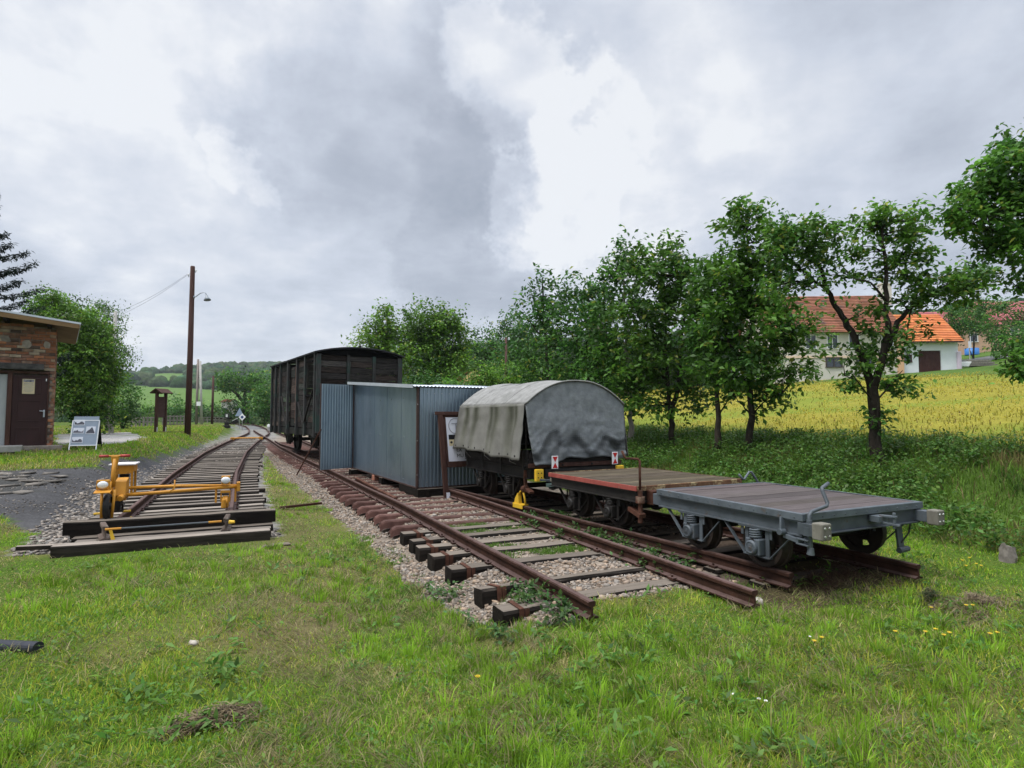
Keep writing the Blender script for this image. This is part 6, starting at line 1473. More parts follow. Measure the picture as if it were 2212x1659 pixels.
# odds and ends on the right
b = at(2095, 775, 60); b.z = T(b.x, b.y); o = empty('sign_post', b, 0, 'thin pale post with small plate on the verge right of the garage', 'post')
MB().cyl((0, 0, 0), (0, 0, 2.7), .05, None, 8).build('post', M['concrete'], o); MB().box((0.02, -.06, 2.3), (.3, .02, .7)).build('plate', M['paper'], o)
b = at(2062, 772, 58); b.z = T(b.x, b.y); o = empty('covered_boat', b, -.1, 'small white covered boat parked right of the garage wing', 'boat')
MB().prism([(-1.2, 0), (1.0, 0), (1.3, .5), (-1.2, .5)], (0, -.5, .15), (1, 0, 0), (0, 0, 1), (0, 1.0, 0)).build('hull', M['white'], o, bevel=.05); MB().prism([(-1.1, .5), (1.1, .5), (-.2, 1.0), (-.8, 1.0)], (0, -.45, .15), (1, 0, 0), (0, 0, 1), (0, .9, 0)).build('cover', M['canvas'], o, bevel=.05)
b = at(2098, 770, 59); b.z = T(b.x, b.y); o = empty('timber_stack', b, -.1, 'pale plank stack under a sheet beside the lane', 'stack')
for i in range(3): MB().box((.3, 0, .15 + .22 * i), (3.6 - .6 * i, 1.2, .18)).build('plank_layer', M['palebark'], o)
b = at(2098, 728, 78); b.z = T(b.x, b.y); o = empty('pool', b, 0, 'bright blue round pool wall by the hillside houses', 'pool')
mb = MB(); mb.lathe((0, 0, 0), (0, 0, 1), [(0, .8), (.9, .8), (.9, .75), (.7, .75), (.7, .0001)], 28); mb.build('wall', mat('pool_blue', (.03, .17, .5), (.05, .22, .58), (2, 2, 2), .4, 0, 0), o, True)
for lab, px, py, Y, rx, ry, n, tint in (('dark round bush between garage wing and lane', 2058, 700, 68, 26, 36, 60, (.6, .75, .65)), ('bush in front of the right hand houses', 2150, 690, 64, 50, 44, 90, (.7, .85, .75)), ('tall garden shrub before the pink roofed house', 2100, 680, 70, 30, 34, 60, (.65, .8, .7)), ('dark shrub at the right edge above the lane', 2200, 745, 50, 40, 36, 60, (.6, .75, .65)), ('leafy garden bush left of the farmhouse', 1660, 790, 52, 26, 24, 40, (.8, .95, .8))):
    b = at(px, py + ry, Y); b.z = T(b.x, b.y) - .1
    tree('bush', lab, b, [([b, at(px, py, Y)], .08, .02), ([b, at(px - rx * .5, py, Y)], .05, .02), ([b, at(px + rx * .5, py, Y)], .05, .02)], [blob(px, py, Y, rx, ry, n)], leaf=.28, per=42, spread=.8, tint=tint, twigs=.2, cat='bush', asp=.55)

# ================================================================ far woods
ICO2 = None
def subdiv(v, f):
    v = list(map(tuple, v)); cache = {}; out = []
    def mid(a, b):
        kk = (min(a, b), max(a, b))
        if kk not in cache:
            p = np.array(v[a]) + np.array(v[b]); v.append(tuple(p / np.linalg.norm(p))); cache[kk] = len(v) - 1
        return cache[kk]
    for a, b, c in f:
        x, y, z = mid(a, b), mid(b, c), mid(c, a); out += [(a, x, z), (b, y, x), (c, z, y), (x, y, z)]
    return np.array(v), np.array(out)
S1 = subdiv(ICO_V, ICO_F); S2 = subdiv(*S1)
def wood(label, name, pos, rad, tint, base=S2, jitter=.2, lo=.75):
    n = len(pos); V, Fc = base; m = len(V)
    ph = NR.uniform(0, 6.28, (n, 6, 1)); dr = NR.normal(0, 1, (6, 3)); fr_ = np.array([2.5, 3.1, 4.3, 5.2, 6.7, 8.1])
    ds = sum(np.sin((V @ dr[i]) [None] * fr_[i] + ph[:, i]) for i in range(6)) / 6
    v = V[None] * (1 + jitter * 1.3 * ds + NR.uniform(-jitter, jitter, (n, m)) * .8)[..., None]
    s3 = np.stack([NR.uniform(.8, 1.2, n), NR.uniform(.8, 1.2, n), NR.uniform(lo, lo + .5, n)], 1) * rad[:, None]
    v = v * s3[:, None] + pos[:, None]
    f = Fc[None] + (np.arange(n) * m)[:, None, None]
    c = np.asarray(tint)[None] * NR.uniform(.55, 1.35, (n, 1)) * np.stack([NR.uniform(.75, 1.3, n), np.ones(n), NR.uniform(.7, 1.2, n)], 1)
    o = mesh_np(name, v.reshape(-1, 3), f.reshape(-1, 3), M['wood_far'], None, np.repeat(c, len(Fc), 0) * NR.uniform(.8, 1.2, (n * len(Fc), 1)), False)
    return tag(o, label, 'wood', kind='stuff')
def scatter(n, y0_, y1_, px0, px1, keep):
    y = np.sqrt(NR.uniform(y0_ ** 2, y1_ ** 2, n)); x = (NR.uniform(px0, px1, n) - 1106) / F * y
    kk = keep(x, y); x, y = x[kk], y[kk]; return x, y
x, y = scatter(7000, 330, 980, -500, 1250, lambda x, y: ~isfield(x, y) & (vnoise(x, y, 45, 8, 2) > .30))
r_ = NR.uniform(3.0, 5.5, len(x)); wood('distant wooded ridge across the valley on the left', 'wooded_ridge', np.stack([x, y, terr(x, y) + r_ * .35], 1), r_, (.05, .085, .04), S1)
x, y = scatter(1500, 118, 205, -400, 1300, lambda x, y: (vnoise(x, y, 18, 12, 2) > .36))
r_ = NR.uniform(1.4, 2.9, len(x)); wood('belt of valley trees below the bright meadow', 'valley_trees', np.stack([x, y, terr(x, y) + r_ * .5], 1), r_, (.042, .075, .032))
x, y = scatter(1500, 120, 330, 1500, 2900, lambda x, y: (ST(x, y)[0] > 105))
r_ = NR.uniform(3.0, 6.5, len(x)); wood('dark wooded hilltop behind the farmhouse roofs', 'hill_wood', np.stack([x, y, terr(x, y) + r_ * .7], 1), r_, (.026, .05, .024))
x, y = scatter(420, 70, 125, 1000, 1640, lambda x, y: np.ones(len(x), bool))
r_ = NR.uniform(2.0, 4.0, len(x)); wood('shadowy wood edge behind the row of trees', 'wood_edge', np.stack([x, y, terr(x, y) + r_ * .6], 1), r_, (.03, .055, .025))
# ================================================================ grass and weeds
def blades(x, y, h, w, col, lean, az=None):
    n = len(x); z = terr(x, y) - .005
    az = NR.uniform(0, 6.283, n) if az is None else az
    fa = NR.uniform(0, 6.283, n); dx, dy = np.cos(fa) * w / 2, np.sin(fa) * w / 2
    lx, ly = np.cos(az) * lean * h, np.sin(az) * lean * h
    zc = np.sqrt(np.maximum(.05, 1 - np.minimum(lean, .97) ** 2)) * h
    P = np.zeros((n, 5, 3))
    P[:, 0] = np.stack([x - dx, y - dy, z], 1); P[:, 1] = np.stack([x + dx, y + dy, z], 1)
    P[:, 2] = np.stack([x + lx * .36 - dx * .75, y + ly * .36 - dy * .75, z + zc * .62], 1); P[:, 3] = np.stack([x + lx * .36 + dx * .75, y + ly * .36 + dy * .75, z + zc * .62], 1)
    P[:, 4] = np.stack([x + lx, y + ly, z + zc], 1)
    i = (np.arange(n) * 5)[:, None]
    f = np.concatenate([i + np.array([[0, 1, 3]]), i + np.array([[0, 3, 2]]), i + np.array([[2, 3, 4]])], 1).reshape(-1, 3)
    return P.reshape(-1, 3), f, np.repeat(col, 3, 0)
def fan(n, r0, r1, pw, a0=-66, a1=60):
    n = int(n * 1.22)
    """points thinning out with distance from the camera"""
    u = NR.uniform(0, 1, n); e = 2 - pw
    r = (r0 ** e + u * (r1 ** e - r0 ** e)) ** (1 / e); a = np.radians(NR.uniform(a0, a1, n))
    return r * np.sin(a), r * np.cos(a), r
def bare(z): return np.maximum.reduce([z['lot'], z['patch'], z['lbal'], z['nb']])
GA, GB_, GC, GD, GE = map(np.array, ([.235, .40, .03], [.115, .25, .02], [.39, .42, .055], [.45, .38, .17], [.27, .24, .085]))
def lawn_cols(x, y, n):
    m1 = vnoise(x, y, 1.3, 201, 3); m2 = vnoise(x, y, .45, 207, 2); m3 = vnoise(x, y, 2.6, 211, 2)
    q = NR.uniform(0, 1, n) + (m1 - .5) * 1.3
    c = np.where((q < .42)[:, None], GA, np.where((q < .72)[:, None], GB_ * 1.15, GC))
    dry = NR.uniform(0, 1, n) < np.clip((m2 - .50) * 2.2 + (m3 - .5) * 1.6 + .26, .04, .85)
    c = np.where(dry[:, None], np.where((NR.uniform(0, 1, n) < .5)[:, None], GD, GE), c)
    return c * NR.uniform(.65, 1.4, (n, 1)), m1, m2, dry
# mown lawn
x, y, r = fan(720000, 1.7, 34, 1.5)
z = zones(x, y); s, t = z['s'], z['t']
keep = (bare(z) < .5) & (z['bank'] < .45) & (z['field'] < .3) & (s < 9.2)
tro = np.exp(-((s - .5) / 1.0) ** 2) * sstep(4, 6.5, t)
keep &= NR.uniform(0, 1, len(x)) > tro * .45
keep &= ~((s > 4.2) & (s < 6.8) & (t > 3.9) & (t < 30) & (NR.uniform(0, 1, len(x)) < .97))
keep &= ~((s > cl(t) - 1.4) & (s < .42) & (t > 8.6) & (t < 11))
keep &= NR.uniform(0, 1, len(x)) < np.clip(.35 + (vnoise(x, y, .35, 231, 2)) * 1.1, 0, 1)
x, y, r, s, t = x[keep], y[keep], r[keep], s[keep], t[keep]; n = len(x)
c, m1, m2, dry = lawn_cols(x, y, n)
h = (.030 + .095 * np.clip(vnoise(x, y, .55, 221, 2) - .25, 0, 1) + .04 * (m1 > .62) * NR.uniform(0, 1, n)) * NR.uniform(.6, 1.4, n)
h *= np.interp(t, [-3, 1.5, 3.5, 20], [1.25, 1.0, .75, .8]); h += (NR.uniform(0, 1, n) < .006) * NR.uniform(.03, .10, n)
h *= np.where(r > 12, 1.25, 1)
w = (.0026 + .0006 * r) * NR.uniform(.7, 1.5, n)
lean = np.clip(NR.uniform(.3, 1.0, n) + dry * .25, 0, .97)
tag(mesh_np('lawn_grass', *blades(x, y, h, w, c, lean)[:2], M['grass'], None, np.repeat(c, 3, 0)), 'short rough mown lawn in the foreground with straw patches', 'grass', kind='stuff')
# longer grass on the mound by the lamp pole and round the brick building
n = 90000; s = NR.uniform(-17, -1.4, n); t = NR.uniform(13, 58, n); x, y = C * s - S * t, S * s + C * t; z = zones(x, y)
keep = (bare(z) < .5) & (np.abs(x / y) < 1.2) & (NR.uniform(0, 1, n) < np.where(s > -7, 1, .45)); x, y = x[keep], y[keep]; n = len(x); d = np.hypot(x, y)
c, m1, m2, dry = lawn_cols(x, y, n); P, f, c3 = blades(x, y, NR.uniform(.05, .14, n), .006 + .0009 * d, c * .95, NR.uniform(.2, .85, n))
tag(mesh_np('mound_grass', P, f, M['grass'], None, c3), 'longer grass on the mound and verge left of the tracks', 'grass', kind='stuff')
# cut stalks lying flat in drifts over the lawn
x, y, r = fan(150000, 1.7, 14, 1.5); z = zones(x, y); s, t = z['s'], z['t']
dr = vnoise(x, y, .55, 225, 3) + .35 * (vnoise(x, y, 2.2, 227, 2) - .5)
keep = (bare(z) < .5) & (z['bank'] < .5) & (z['field'] < .3) & (NR.uniform(0, 1, len(x)) < np.clip((dr - .47) * 5, 0.02, 1)) & ~((s > cl(t) - 1.4) & (s < .42) & (t > 8.6)) & ~((s > 4.2) & (s < 6.8) & (t > 4.2))
x, y, r = x[keep], y[keep], r[keep]; n = len(x); az = vnoise(x, y, .25, 229, 2) * 14 + NR.normal(0, .5, n)
cc = np.array([[.34, .28, .14], [.25, .22, .10], [.17, .13, .075], [.22, .25, .08], [.12, .09, .05]])[NR.integers(0, 5, n)] * NR.uniform(.6, 1.25, (n, 1))
P, f, c3 = blades(x, y, NR.uniform(.05, .14, n), (.0026 + .0005 * r), cc, NR.uniform(.86, .97, n), az); P[:, 2] += NR.uniform(.012, .05, n).repeat(5)
tag(mesh_np('mown_hay', P, f, M['grass'], None, c3), 'loose pale hay and cut stalks strewn over the lawn', 'hay', kind='stuff')
# bright tufts
tx_, ty_, tr_ = fan(5200, 1.8, 20, 1.5); zt = zones(tx_, ty_)
kk = (bare(zt) < .5) & (zt['bank'] < .6) & (zt['field'] < .3) & (vnoise(tx_, ty_, 1.5, 241, 2) > .5) & ~((zt['s'] > 4.2) & (zt['s'] < 6.8) & (zt['t'] > 3.6)) & ~((zt['s'] > cl(zt['t']) - 1.4) & (zt['s'] < .42) & (zt['t'] > 8.5))
tx_, ty_, tr_ = tx_[kk], ty_[kk], tr_[kk]; k = NR.integers(14, 44, len(tx_)); ix = np.repeat(np.arange(len(tx_)), k); n = len(ix)
a = NR.uniform(0, 6.283, n); q = NR.uniform(0, .055, n) * (1 + .03 * tr_[ix]); x, y = tx_[ix] + np.cos(a) * q, ty_[ix] + np.sin(a) * q
hh = NR.uniform(.05, .13, len(tx_))[ix] * np.interp(ty_, [2, 6, 9], [1.25, 1.0, .7])[ix] * NR.uniform(.6, 1.25, n); c = np.array([[.25, .43, .036]]) * NR.uniform(.5, 1.3, (len(tx_), 1))[ix] * NR.uniform(.8, 1.2, (n, 1)); c[NR.uniform(0, 1, n) < .08] = GD
P, f, c3 = blades(x, y, hh, (.004 + .0006 * tr_[ix]) * NR.uniform(.7, 1.3, n), c, NR.uniform(.1, .7, n), a)
tag(mesh_np('grass_tufts', P, f, M['grass'], None, c3), 'brighter upright grass tufts scattered over the lawn', 'grass', kind='stuff')
# tall stems among the lawn at the lower right, seed stalks
sx_ = NR.uniform(0.2, 4.6, 520); sy_ = NR.uniform(2.3, 5.2, 520); kk = (vnoise(sx_, sy_, .8, 251, 2) > .5) & (zones(sx_, sy_)['nb'] < .5); sx_, sy_ = sx_[kk], sy_[kk]; n = len(sx_)
c = np.where((NR.uniform(0, 1, n) < .4)[:, None], np.array([[.30, .24, .10]]), np.array([[.10, .13, .04]])) * NR.uniform(.7, 1.2, (n, 1))
P, f, c3 = blades(sx_, sy_, NR.uniform(.10, .27, n), np.full(n, .0045), c, NR.uniform(.1, .65, n))
tag(mesh_np('seed_stalks', P, f, M['grass'], None, c3), 'taller dry stalks in the lower right of the lawn', 'grass', kind='stuff')
# broad-leaved weeds: clover, plantain, dandelion leaves
def weeds(name, label, px, py, k, spread, leaf, tint, zl=(.01, .06), up=1.6, asp=.55):
    ix = np.repeat(np.arange(len(px)), k); n = len(ix); a = NR.uniform(0, 6.283, n); q = np.abs(NR.normal(0, 1, n)) * spread
    x, y = px[ix] + np.cos(a) * q, py[ix] + np.sin(a) * q
    P = np.stack([x, y, terr(x, y) + NR.uniform(*zl, n)], 1); v, f = leaves_np(P, leaf, asp, -.25, up)
    col = np.asarray(tint)[None] * NR.uniform(.55, 1.5, (n, 1)) * np.stack([NR.uniform(.8, 1.3, n), np.ones(n), NR.uniform(.7, 1.3, n)], 1)
    return tag(mesh_np(name, v, f, M['leaf'], None, col), label, 'weeds', kind='stuff')
px, py, pr = fan(5200, 1.8, 16, 1.5); zz = zones(px, py); kk = (bare(zz) < .5) & (zz['s'] < 8.5) & (vnoise(px, py, .9, 261, 2) > .46) & ~((zz['s'] > 4.2) & (zz['s'] < 6.8) & (zz['t'] > 3.6)) & ~((zz['s'] > cl(zz['t']) - 1.4) & (zz['s'] < .42) & (zz['t'] > 8.5))
weeds('clover_weeds', 'low clover and plantain leaves mixed in the lawn', px[kk], py[kk], 10, .05, .028, (.09, .19, .026))
px, py, pr = fan(900, 1.9, 9, 1.5); zz = zones(px, py); kk = (bare(zz) < .5) & (zz['s'] < 8) & (vnoise(px, py, 1.1, 263, 2) > .55) & (zz['t'] < 8)
weeds('rosette_weeds', 'larger dandelion and dock rosettes in the lawn', px[kk], py[kk], 9, .06, .075, (.10, .21, .032), (.015, .08), 1.2, .36)
# grass in the cess between the rails and along the ballast edge
s_ = np.concatenate([NR.uniform(2.75, 3.95, 900), NR.uniform(2.2, 2.55, 160), NR.uniform(4.1, 4.75, 220), NR.uniform(1.2, 2.0, 260)]); t_ = np.concatenate([NR.uniform(6.2, 8.6, 900), NR.uniform(4.3, 5.6, 160), NR.uniform(3.6, 8, 220), NR.uniform(3.6, 9, 260)])
kk = (vnoise(s_, t_, .45, 271, 2) > .47) & ~on_sleeper(s_, t_, .17); s_, t_ = s_[kk], t_[kk]; x0, y0_ = C * s_ - S * t_, S * s_ + C * t_
ix = np.repeat(np.arange(len(s_)), 26); n = len(ix); x, y = x0[ix] + NR.normal(0, .05, n), y0_[ix] + NR.normal(0, .05, n)
kk = ~on_sleeper(*ST(x, y), .12); x, y = x[kk], y[kk]; n = len(x); c = np.array([[.115, .215, .032]]) * NR.uniform(.5, 1.4, (n, 1)); P, f, c3 = blades(x, y, NR.uniform(.02, .07, n), np.full(n, .007), c, NR.uniform(.2, .8, n))
tag(mesh_np('track_grass', P, f, M['grass'], None, c3), 'fresh green grass growing between the near wooden sleepers', 'grass', kind='stuff')
s_ = np.concatenate([NR.uniform(3.9, 4.75, 60), NR.uniform(2.3, 2.55, 14), NR.uniform(1.6, 2.1, 8)]); t_ = np.concatenate([NR.uniform(5, 8.6, 60), NR.uniform(4.2, 5.2, 14), NR.uniform(4.3, 6, 8)])
weeds('track_weeds', 'broad-leaved weeds sprouting beside the near rails', C * s_ - S * t_, S * s_ + C * t_, 26, .07, .06, (.06, .13, .03), (.02, .14))
# bank: tangled tall weeds
def band(n, s0, s1, t0, t1):
    s = NR.uniform(s0, s1, n); t = NR.uniform(t0, t1, n); return C * s - S * t, S * s + C * t, s, t
x, y, s, t = band(105000, 7.9, 13.4, -3.5, 32); zz = zones(x, y); d = np.hypot(x, y)
kk = (NR.uniform(0, 1, len(x)) < np.clip(zz['bank'] * 1.2 + .12, 0, 1)) & (NR.uniform(0, 1, len(x)) < np.clip(14 / d, .3, 1)) & (y > 3); x, y, s, t, d = x[kk], y[kk], s[kk], t[kk], d[kk]; n = len(x)
m = vnoise(x, y, 1.2, 281, 3); mm = vnoise(x, y, .5, 283, 2)
c = np.where((m < .47)[:, None], np.array([[.07, .145, .022]]), np.where((m < .62)[:, None], np.array([[.125, .225, .03]]), np.array([[.19, .195, .055]])))
br_ = NR.uniform(0, 1, n) < .10 + .25 * (m > .66); c = np.where(br_[:, None], np.array([[.19, .14, .065]]), c) * NR.uniform(.55, 1.4, (n, 1))
h = (.11 + .24 * np.clip(mm - .2, 0, 1)) * NR.uniform(.5, 1.3, n); h *= np.interp(s, [8, 9.2, 11.5, 13], [.45, .9, 1.15, 1.0])
P, f, c3 = blades(x, y, h, .008 + .0007 * d, c, NR.uniform(.1, .85, n))
tag(mesh_np('bank_grass', P, f, M['grass'], None, c3), 'tall tangled grass covering the bank behind the wagons', 'grass', kind='stuff')
x, y, s, t = band(5200, 8.2, 12.2, -3, 26); kk = (vnoise(x, y, 1.3, 291, 2) > .47) & (y > 3); x, y = x[kk], y[kk]
weeds('bank_weeds', 'nettles and leafy weeds on the bank below the trees', x, y, 18, .14, .075, (.085, .185, .028), (.04, .32), 1.0)
# field: meadow grass with yellow flowers
x, y, s, t = band(150000, 11.2, 48, -22, 60); d = np.hypot(x, y); zz = zones(x, y)
kk = (zz['field'] > .15) & (NR.uniform(0, 1, len(x)) < np.clip(1.6 - d / 17, .10, 1)) & (y > 6) & (np.abs(x / y) < 1.15) & (y < 75); x, y, s, d = x[kk], y[kk], s[kk], d[kk]; n = len(x)
m = vnoise(x, y, 2.4, 301, 3); c = np.where((NR.uniform(0, 1, n) < .32 + (m - .5) * 1.6)[:, None], np.array([[.17, .235, .034]]), np.array([[.26, .245, .038]])); c[NR.uniform(0, 1, n) < .12] = (.2, .135, .06); c = c * NR.uniform(.6, 1.35, (n, 1))
P, f, c3 = blades(x, y, NR.uniform(.07, .17, n), .010 + .0008 * d, c, NR.uniform(.05, .6, n))
tag(mesh_np('meadow_grass', P, f, M['grass'], None, c3), 'uncut meadow grass of the yellow field', 'grass', kind='stuff')
x, y, s, t = band(150000, 11.6, 47, -22, 60); d = np.hypot(x, y); zz = zones(x, y)
kk = (zz['field'] > .25) & (NR.uniform(0, 1, len(x)) < np.clip(22 / d, .3, 1)) & (vnoise(x * .5, y, 2.6, 81, 3) < .56) & (y > 6) & (np.abs(x / y) < 1.15) & (y < 75); x, y, d = x[kk], y[kk], d[kk]; n = len(x)
P = np.stack([x, y, terr(x, y) + NR.uniform(.10, .26, n)], 1); v, f = leaves_np(P, .034 + .0011 * d, .9, 0, 2.5)
col = np.array([[.45, .37, .04]]) * NR.uniform(.6, 1.15, (n, 1)); tag(mesh_np('meadow_flowers', v, f, M['leaf'], None, col), 'mass of small yellow flowers over the field', 'flowers', kind='stuff')
# yellow flowers and daisies near the camera, one by one
def flower(label, p, r_, h, m='petal', grp=None, ctr='yellow'):
    z = T(p[0], p[1]); o = empty('wild_flower', (p[0], p[1], z), R.uniform(0, 6), label, 'flower', grp)
    MB().tube([(0, 0, 0), (.01, 0, h * .6), (0, 0, h)], .0028, 5).build('stem', M['stem'], o)
    mb = MB(); n = 9
    for i in range(n):
        a = 2 * math.pi * i / n; ca, sa = math.cos(a), math.sin(a)
        mb.add([(ca * r_ * .2, sa * r_ * .2, h), (ca * r_ * .7 - sa * r_ * .22, sa * r_ * .7 + ca * r_ * .22, h + .006), (ca * r_, sa * r_, h + .003), (ca * r_ * .7 + sa * r_ * .22, sa * r_ * .7 - ca * r_ * .22, h + .006)], [(0, 3, 2, 1)])
    mb.build('petals', M[m], o); MB().lathe((0, 0, h - .004), (0, 0, 1), [(0, r_ * .3), (.006, r_ * .28), (.009, .0001)], 8).build('disc', M[ctr], o)
    return o
M['stem'] = mat('green_stem', (.05, .09, .02), (.08, .13, .03), (9, 9, 9), .7, 0, 0)
flower('lone orange yellow flower in the middle of the lower lawn', gp(1032, 1476), .022, .05)
g_ = 'yellow flowers on the right of the lawn'
for px, py in ((2052, 1393), (2088, 1330), (2102, 1330), (2140, 1395), (2155, 1392), (2022, 1385), (2000, 1390), (1935, 1390), (2080, 1228), (2095, 1222), (2088, 1240), (2110, 1236), (2120, 1240), (1760, 1412), (1776, 1404), (2040, 1398), (2012, 1334)):
    p = gp(px, py); flower('small yellow flower among the grass at the right of the lawn', p, .018, .09, 'petal', g_)
for px, py in ((1585, 1530), (1640, 1540), (1655, 1545), (1750, 1400)):
    p = gp(px, py); flower('tiny white daisy low in the grass of the lower right lawn', p, .012, .08, 'white', 'white daisies in the lawn')
# heaps of mown, withered grass
def heap(label, px, py, rad, hh, cols, n=1500):
    c0 = gp(px, py); o = empty('hay_heap', c0, 0, label, 'hay heap'); n = int(n * .6); x, y = NR.normal(0, rad * .8, n), NR.normal(0, rad * .5, n); x, y = np.clip(x, -1.5 * rad, 1.5 * rad), np.clip(y, -rad, rad); x, y = x + .5 * y, y + rad * .5 * np.sin(x / rad * 2.2); q = np.hypot(x, y) / rad; wn = vnoise(x + px, y + py, rad * .5, 401, 2); z = .7 * hh * np.exp(-q ** 2) * wn * 2 * NR.uniform(.1, 1, n)
    L_ = NR.uniform(.05, .16, n); az = NR.normal(.6, .9, n); el = NR.normal(0, .25, n); d = np.stack([np.cos(az) * np.cos(el), np.sin(az) * np.cos(el), np.sin(el)], 1); wv = np.stack([-np.sin(az), np.cos(az), np.zeros(n)], 1) * .003
    P = np.stack([x, y, z + .015], 1); mid = P + NR.normal(0, .008, (n, 3)); v = np.stack([P - d * L_[:, None] / 2 - wv, P - d * L_[:, None] / 2 + wv, mid + wv, mid - wv, P + d * L_[:, None] / 2 + [0, 0, -.005]], 1)
    i = (np.arange(n) * 5)[:, None]; f = np.concatenate([i + [[0, 1, 2]], i + [[0, 2, 3]], i + [[3, 2, 4]]], 1).reshape(-1, 3)
    col = np.asarray(cols)[NR.integers(0, len(cols), n)] * NR.uniform(.6, 1.3, (n, 1)); mesh_np('straw', v.reshape(-1, 3), f, M['grass'], o, np.repeat(col, 3, 0)); return o
hc = [(.13, .10, .065), (.22, .17, .10), (.30, .24, .14)]
heap('brown withered grass heap in the lower left of the lawn', 465, 1560, .13, .06, hc)
heap('dark withered tuft of cut grass at the right of the lawn', 2010, 1300, .14, .12, [(.04, .06, .025), (.08, .10, .04), (.13, .11, .06)], 900)
heap('long heap of straw coloured cut grass at the right edge', 2110, 1310, .26, .08, hc + [(.3, .24, .16)], 2600)
heap('reddish brown dead grass under the end of the far track', 1800, 1245, .42, .07, [(.11, .06, .04), (.16, .1, .065), (.07, .045, .03)], 5200)
heap('dry tuft against the right rail of the far track', 1850, 1200, .16, .16, [(.15, .09, .06), (.11, .06, .04)], 1300)
# ================================================================ sky, light, camera
w = bpy.data.worlds.new('World'); sc.world = w; w.use_nodes = True
nt = w.node_tree; N, L = nt.nodes, nt.links; N.clear()
SUN_EL, SUN_AZ = math.radians(60), math.radians(-115)      # azimuth from +Y, clockwise
out = N.new('ShaderNodeOutputWorld'); bg = N.new('ShaderNodeBackground'); L.new(bg.outputs[0], out.inputs[0])
def mth(op, a, b=None, c=None, clamp=False):
    n = N.new('ShaderNodeMath'); n.operation = op; n.use_clamp = clamp
    for i, v in enumerate((a, b, c)):
        if v is None: continue
        if hasattr(v, 'is_linked'): L.new(v, n.inputs[i])
        else: n.inputs[i].default_value = v
    return n.outputs[0]
def smooth(v, lo, hi, a=0, b=1):
    n = N.new('ShaderNodeMapRange'); n.interpolation_type = 'SMOOTHSTEP'; L.new(v, n.inputs['Value'])
    for k, q in (('From Min', lo), ('From Max', hi), ('To Min', a), ('To Max', b)): n.inputs[k].default_value = q
    return n.outputs['Result']
tc = N.new('ShaderNodeTexCoord'); D_ = tc.outputs['Generated']
sx = N.new('ShaderNodeSeparateXYZ'); L.new(D_, sx.inputs[0])
zz = mth('MAXIMUM', sx.outputs['Z'], .0)
den = mth('ADD', zz, .16)
cx, cy = mth('DIVIDE', sx.outputs['X'], den), mth('DIVIDE', sx.outputs['Y'], den)
cv = N.new('ShaderNodeCombineXYZ'); L.new(cx, cv.inputs[0]); L.new(cy, cv.inputs[1])
def noise(scale, det, rough, loc, src=None, dist=0):
    mp = N.new('ShaderNodeMapping'); mp.inputs['Location'].default_value = loc; L.new(src or cv.outputs[0], mp.inputs[0])
    n = N.new('ShaderNodeTexNoise'); n.inputs['Scale'].default_value = scale; n.inputs['Detail'].default_value = det; n.inputs['Roughness'].default_value = rough; n.inputs['Distortion'].default_value = dist
    L.new(mp.outputs[0], n.inputs['Vector']); return n.outputs['Fac']
nA = noise(.75, 7, .55, (3.1, 1.7, 0), None, .3); nB = noise(2.6, 7, .6, (9.2, 4.4, 1), None, .2); nC = noise(3.0, 6, .58, (1.3, 2.2, 4.0), D_, .1)
# domain shift so that the big cloud masses get ragged edges
wv = N.new('ShaderNodeVectorMath'); wv.operation = 'MULTIPLY_ADD'
nz = N.new('ShaderNodeTexNoise'); nz.inputs['Scale'].default_value = 5.5; nz.inputs['Detail'].default_value = 9; nz.inputs['Roughness'].default_value = .62; L.new(D_, nz.inputs['Vector'])
sb = N.new('ShaderNodeVectorMath'); sb.operation = 'SUBTRACT'; L.new(nz.outputs['Color'], sb.inputs[0]); sb.inputs[1].default_value = (.5, .5, .5)
L.new(sb.outputs[0], wv.inputs[0]); wv.inputs[1].default_value = (.40, .40, .40); L.new(D_, wv.inputs[2])
nrm = N.new('ShaderNodeVectorMath'); nrm.operation = 'NORMALIZE'; L.new(wv.outputs[0], nrm.inputs[0])
def mass(px, py, rad, soft, amt, src=None):
    a, b = (px - 1106) / F, (829.5 - py) / F; v = Vector((a, CP - b * SP, SP + b * CP)).normalized()
    d = N.new('ShaderNodeVectorMath'); d.operation = 'DOT_PRODUCT'; L.new(src or nrm.outputs[0], d.inputs[0]); d.inputs[1].default_value = v
    return mth('MULTIPLY', smooth(d.outputs['Value'], math.cos(math.radians(rad + soft)), math.cos(math.radians(max(rad - soft, .1)))), amt)
val = mth('ADD', .57, mth('MULTIPLY', mth('SUBTRACT', nA, .5), .75))
val = mth('ADD', val, mth('MULTIPLY', mth('SUBTRACT', nB, .5), .6)); val = mth('ADD', val, mth('MULTIPLY', mth('SUBTRACT', nC, .5), .95))
for q in ((840, 430, 12, 6, -.13), (980, 560, 6, 1.4, -.12), (1020, 340, 5, 1.4, -.10), (760, 250, 9, 5, -.11), (640, 330, 7, 4, -.05), (640, 560, 10, 6, -.05), (1480, 330, 13, 6, .05), (1190, 430, 6.5, .9, .20), (1270, 330, 6, 1.2, .10), (1120, 160, 6.5, 1.2, .2), (1340, 500, 8, 5, .08), (450, 100, 15, 9, .14), (130, 160, 12, 7, .10), (430, 640, 9, 5, .06), (250, 430, 9, 5, -.03), (1850, 140, 14, 9, -.05), (1300, 60, 5, 2.5, -.05), (2100, 480, 12, 8, -.04), (1500, 560, 8, 5, .02), (100, 480, 9, 6, -.05), (370, 730, 4, 1.5, .10), (510, 420, 2, .8, .12)):
    val = mth('ADD', val, mass(*q))
cr = N.new('ShaderNodeValToRGB'); L.new(val, cr.inputs[0]); el = cr.color_ramp.elements
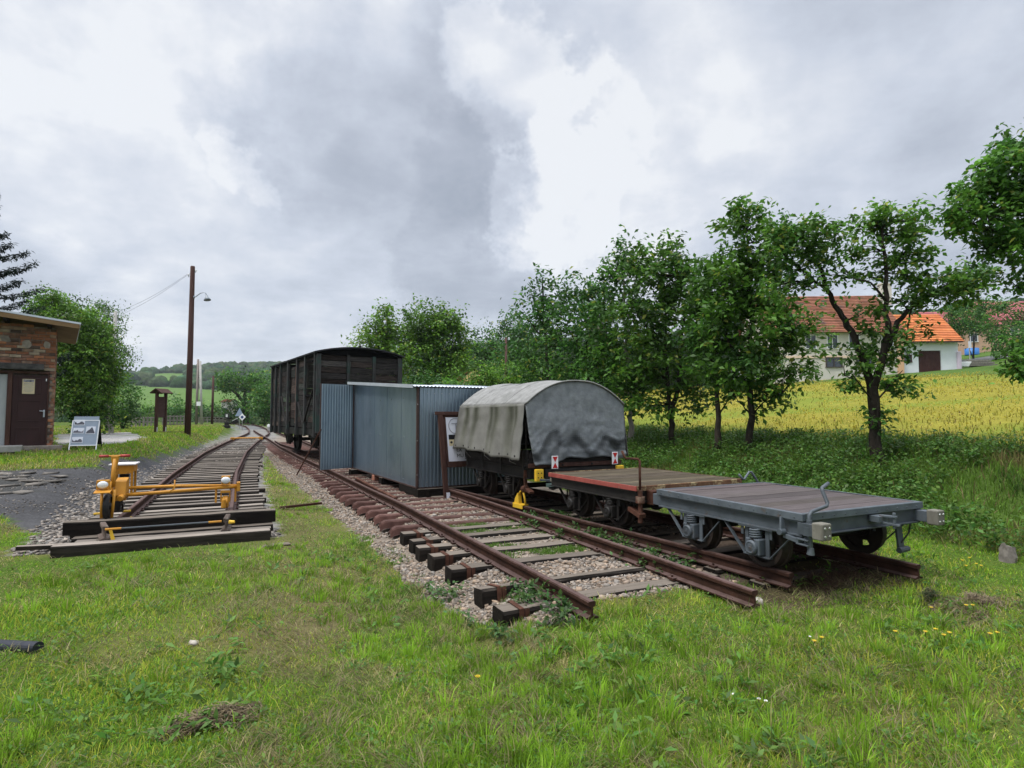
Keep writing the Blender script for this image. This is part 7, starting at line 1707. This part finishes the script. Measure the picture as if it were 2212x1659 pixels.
el[0].position = .04; el[0].color = (.33, .37, .44, 1); el[1].position = .80; el[1].color = (.88, .90, .93, 1)
for p, c in ((.33, (.455, .495, .575)), (.56, (.62, .665, .755)), (.72, (.77, .80, .86))):
    e = el.new(p); e.color = (*c, 1)
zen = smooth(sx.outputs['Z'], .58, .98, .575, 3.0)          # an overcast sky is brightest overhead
hor = smooth(sx.outputs['Z'], -.02, .0, .25, 1)
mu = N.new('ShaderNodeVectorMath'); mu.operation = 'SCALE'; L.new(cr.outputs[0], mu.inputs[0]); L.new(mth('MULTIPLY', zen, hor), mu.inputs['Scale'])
sky = N.new('ShaderNodeTexSky'); sky.sky_type = 'NISHITA'; sky.sun_disc = False; sky.sun_elevation = SUN_EL; sky.sun_rotation = SUN_AZ
sk = N.new('ShaderNodeVectorMath'); sk.operation = 'SCALE'; L.new(sky.outputs[0], sk.inputs[0]); sk.inputs['Scale'].default_value = .07
mx = N.new('ShaderNodeMix'); mx.data_type = 'RGBA'; mx.inputs[0].default_value = .9; L.new(sk.outputs[0], mx.inputs['A']); L.new(mu.outputs[0], mx.inputs['B'])
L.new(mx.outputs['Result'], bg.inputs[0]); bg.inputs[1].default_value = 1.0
sun = bpy.data.lights.new('sun', 'SUN'); sun.energy = 1.5; sun.angle = math.radians(14); sun.color = (1, .96, .9)
so = bpy.data.objects.new('sun', sun); COL.objects.link(so)
dirv = Vector((math.sin(SUN_AZ) * math.cos(SUN_EL), math.cos(SUN_AZ) * math.cos(SUN_EL), math.sin(SUN_EL)))
so.rotation_euler = (-dirv).to_track_quat('-Z', 'Y').to_euler()
cam = bpy.data.cameras.new('camera'); co = bpy.data.objects.new('camera', cam); COL.objects.link(co); sc.camera = co
cam.sensor_width = 36; cam.lens = 36 * F / 2212; cam.clip_end = 5000; cam.clip_start = .05
co.location = (0, 0, CZ); co.rotation_euler = (math.pi / 2 + PITCH, 0, 0)
vs = sc.view_settings; vs.view_transform = 'Standard'; vs.look = 'None'; vs.exposure = .88; vs.gamma = 1
sc.cycles.use_denoising = True; sc.cycles.max_bounces = 6; sc.cycles.diffuse_bounces = 3; sc.cycles.transmission_bounces = 3; sc.cycles.glossy_bounces = 3

# the damp air of the valley
hz = bpy.data.materials.new('haze'); hz.use_nodes = True; hn = hz.node_tree; hn.nodes.remove(hn.nodes['Principled BSDF'])
pv = hn.nodes.new('ShaderNodeVolumePrincipled'); pv.inputs['Color'].default_value = (.82, .88, .95, 1); pv.inputs['Density'].default_value = .00019; pv.inputs['Anisotropy'].default_value = .2
hn.links.new(pv.outputs[0], hn.nodes['Material Output'].inputs['Volume'])
hb_ = MB().box((0, 830, 60), (1960, 1820, 150)).build('haze', hz); tag(hb_, kind='stuff')
sc.cycles.volume_bounces = 0
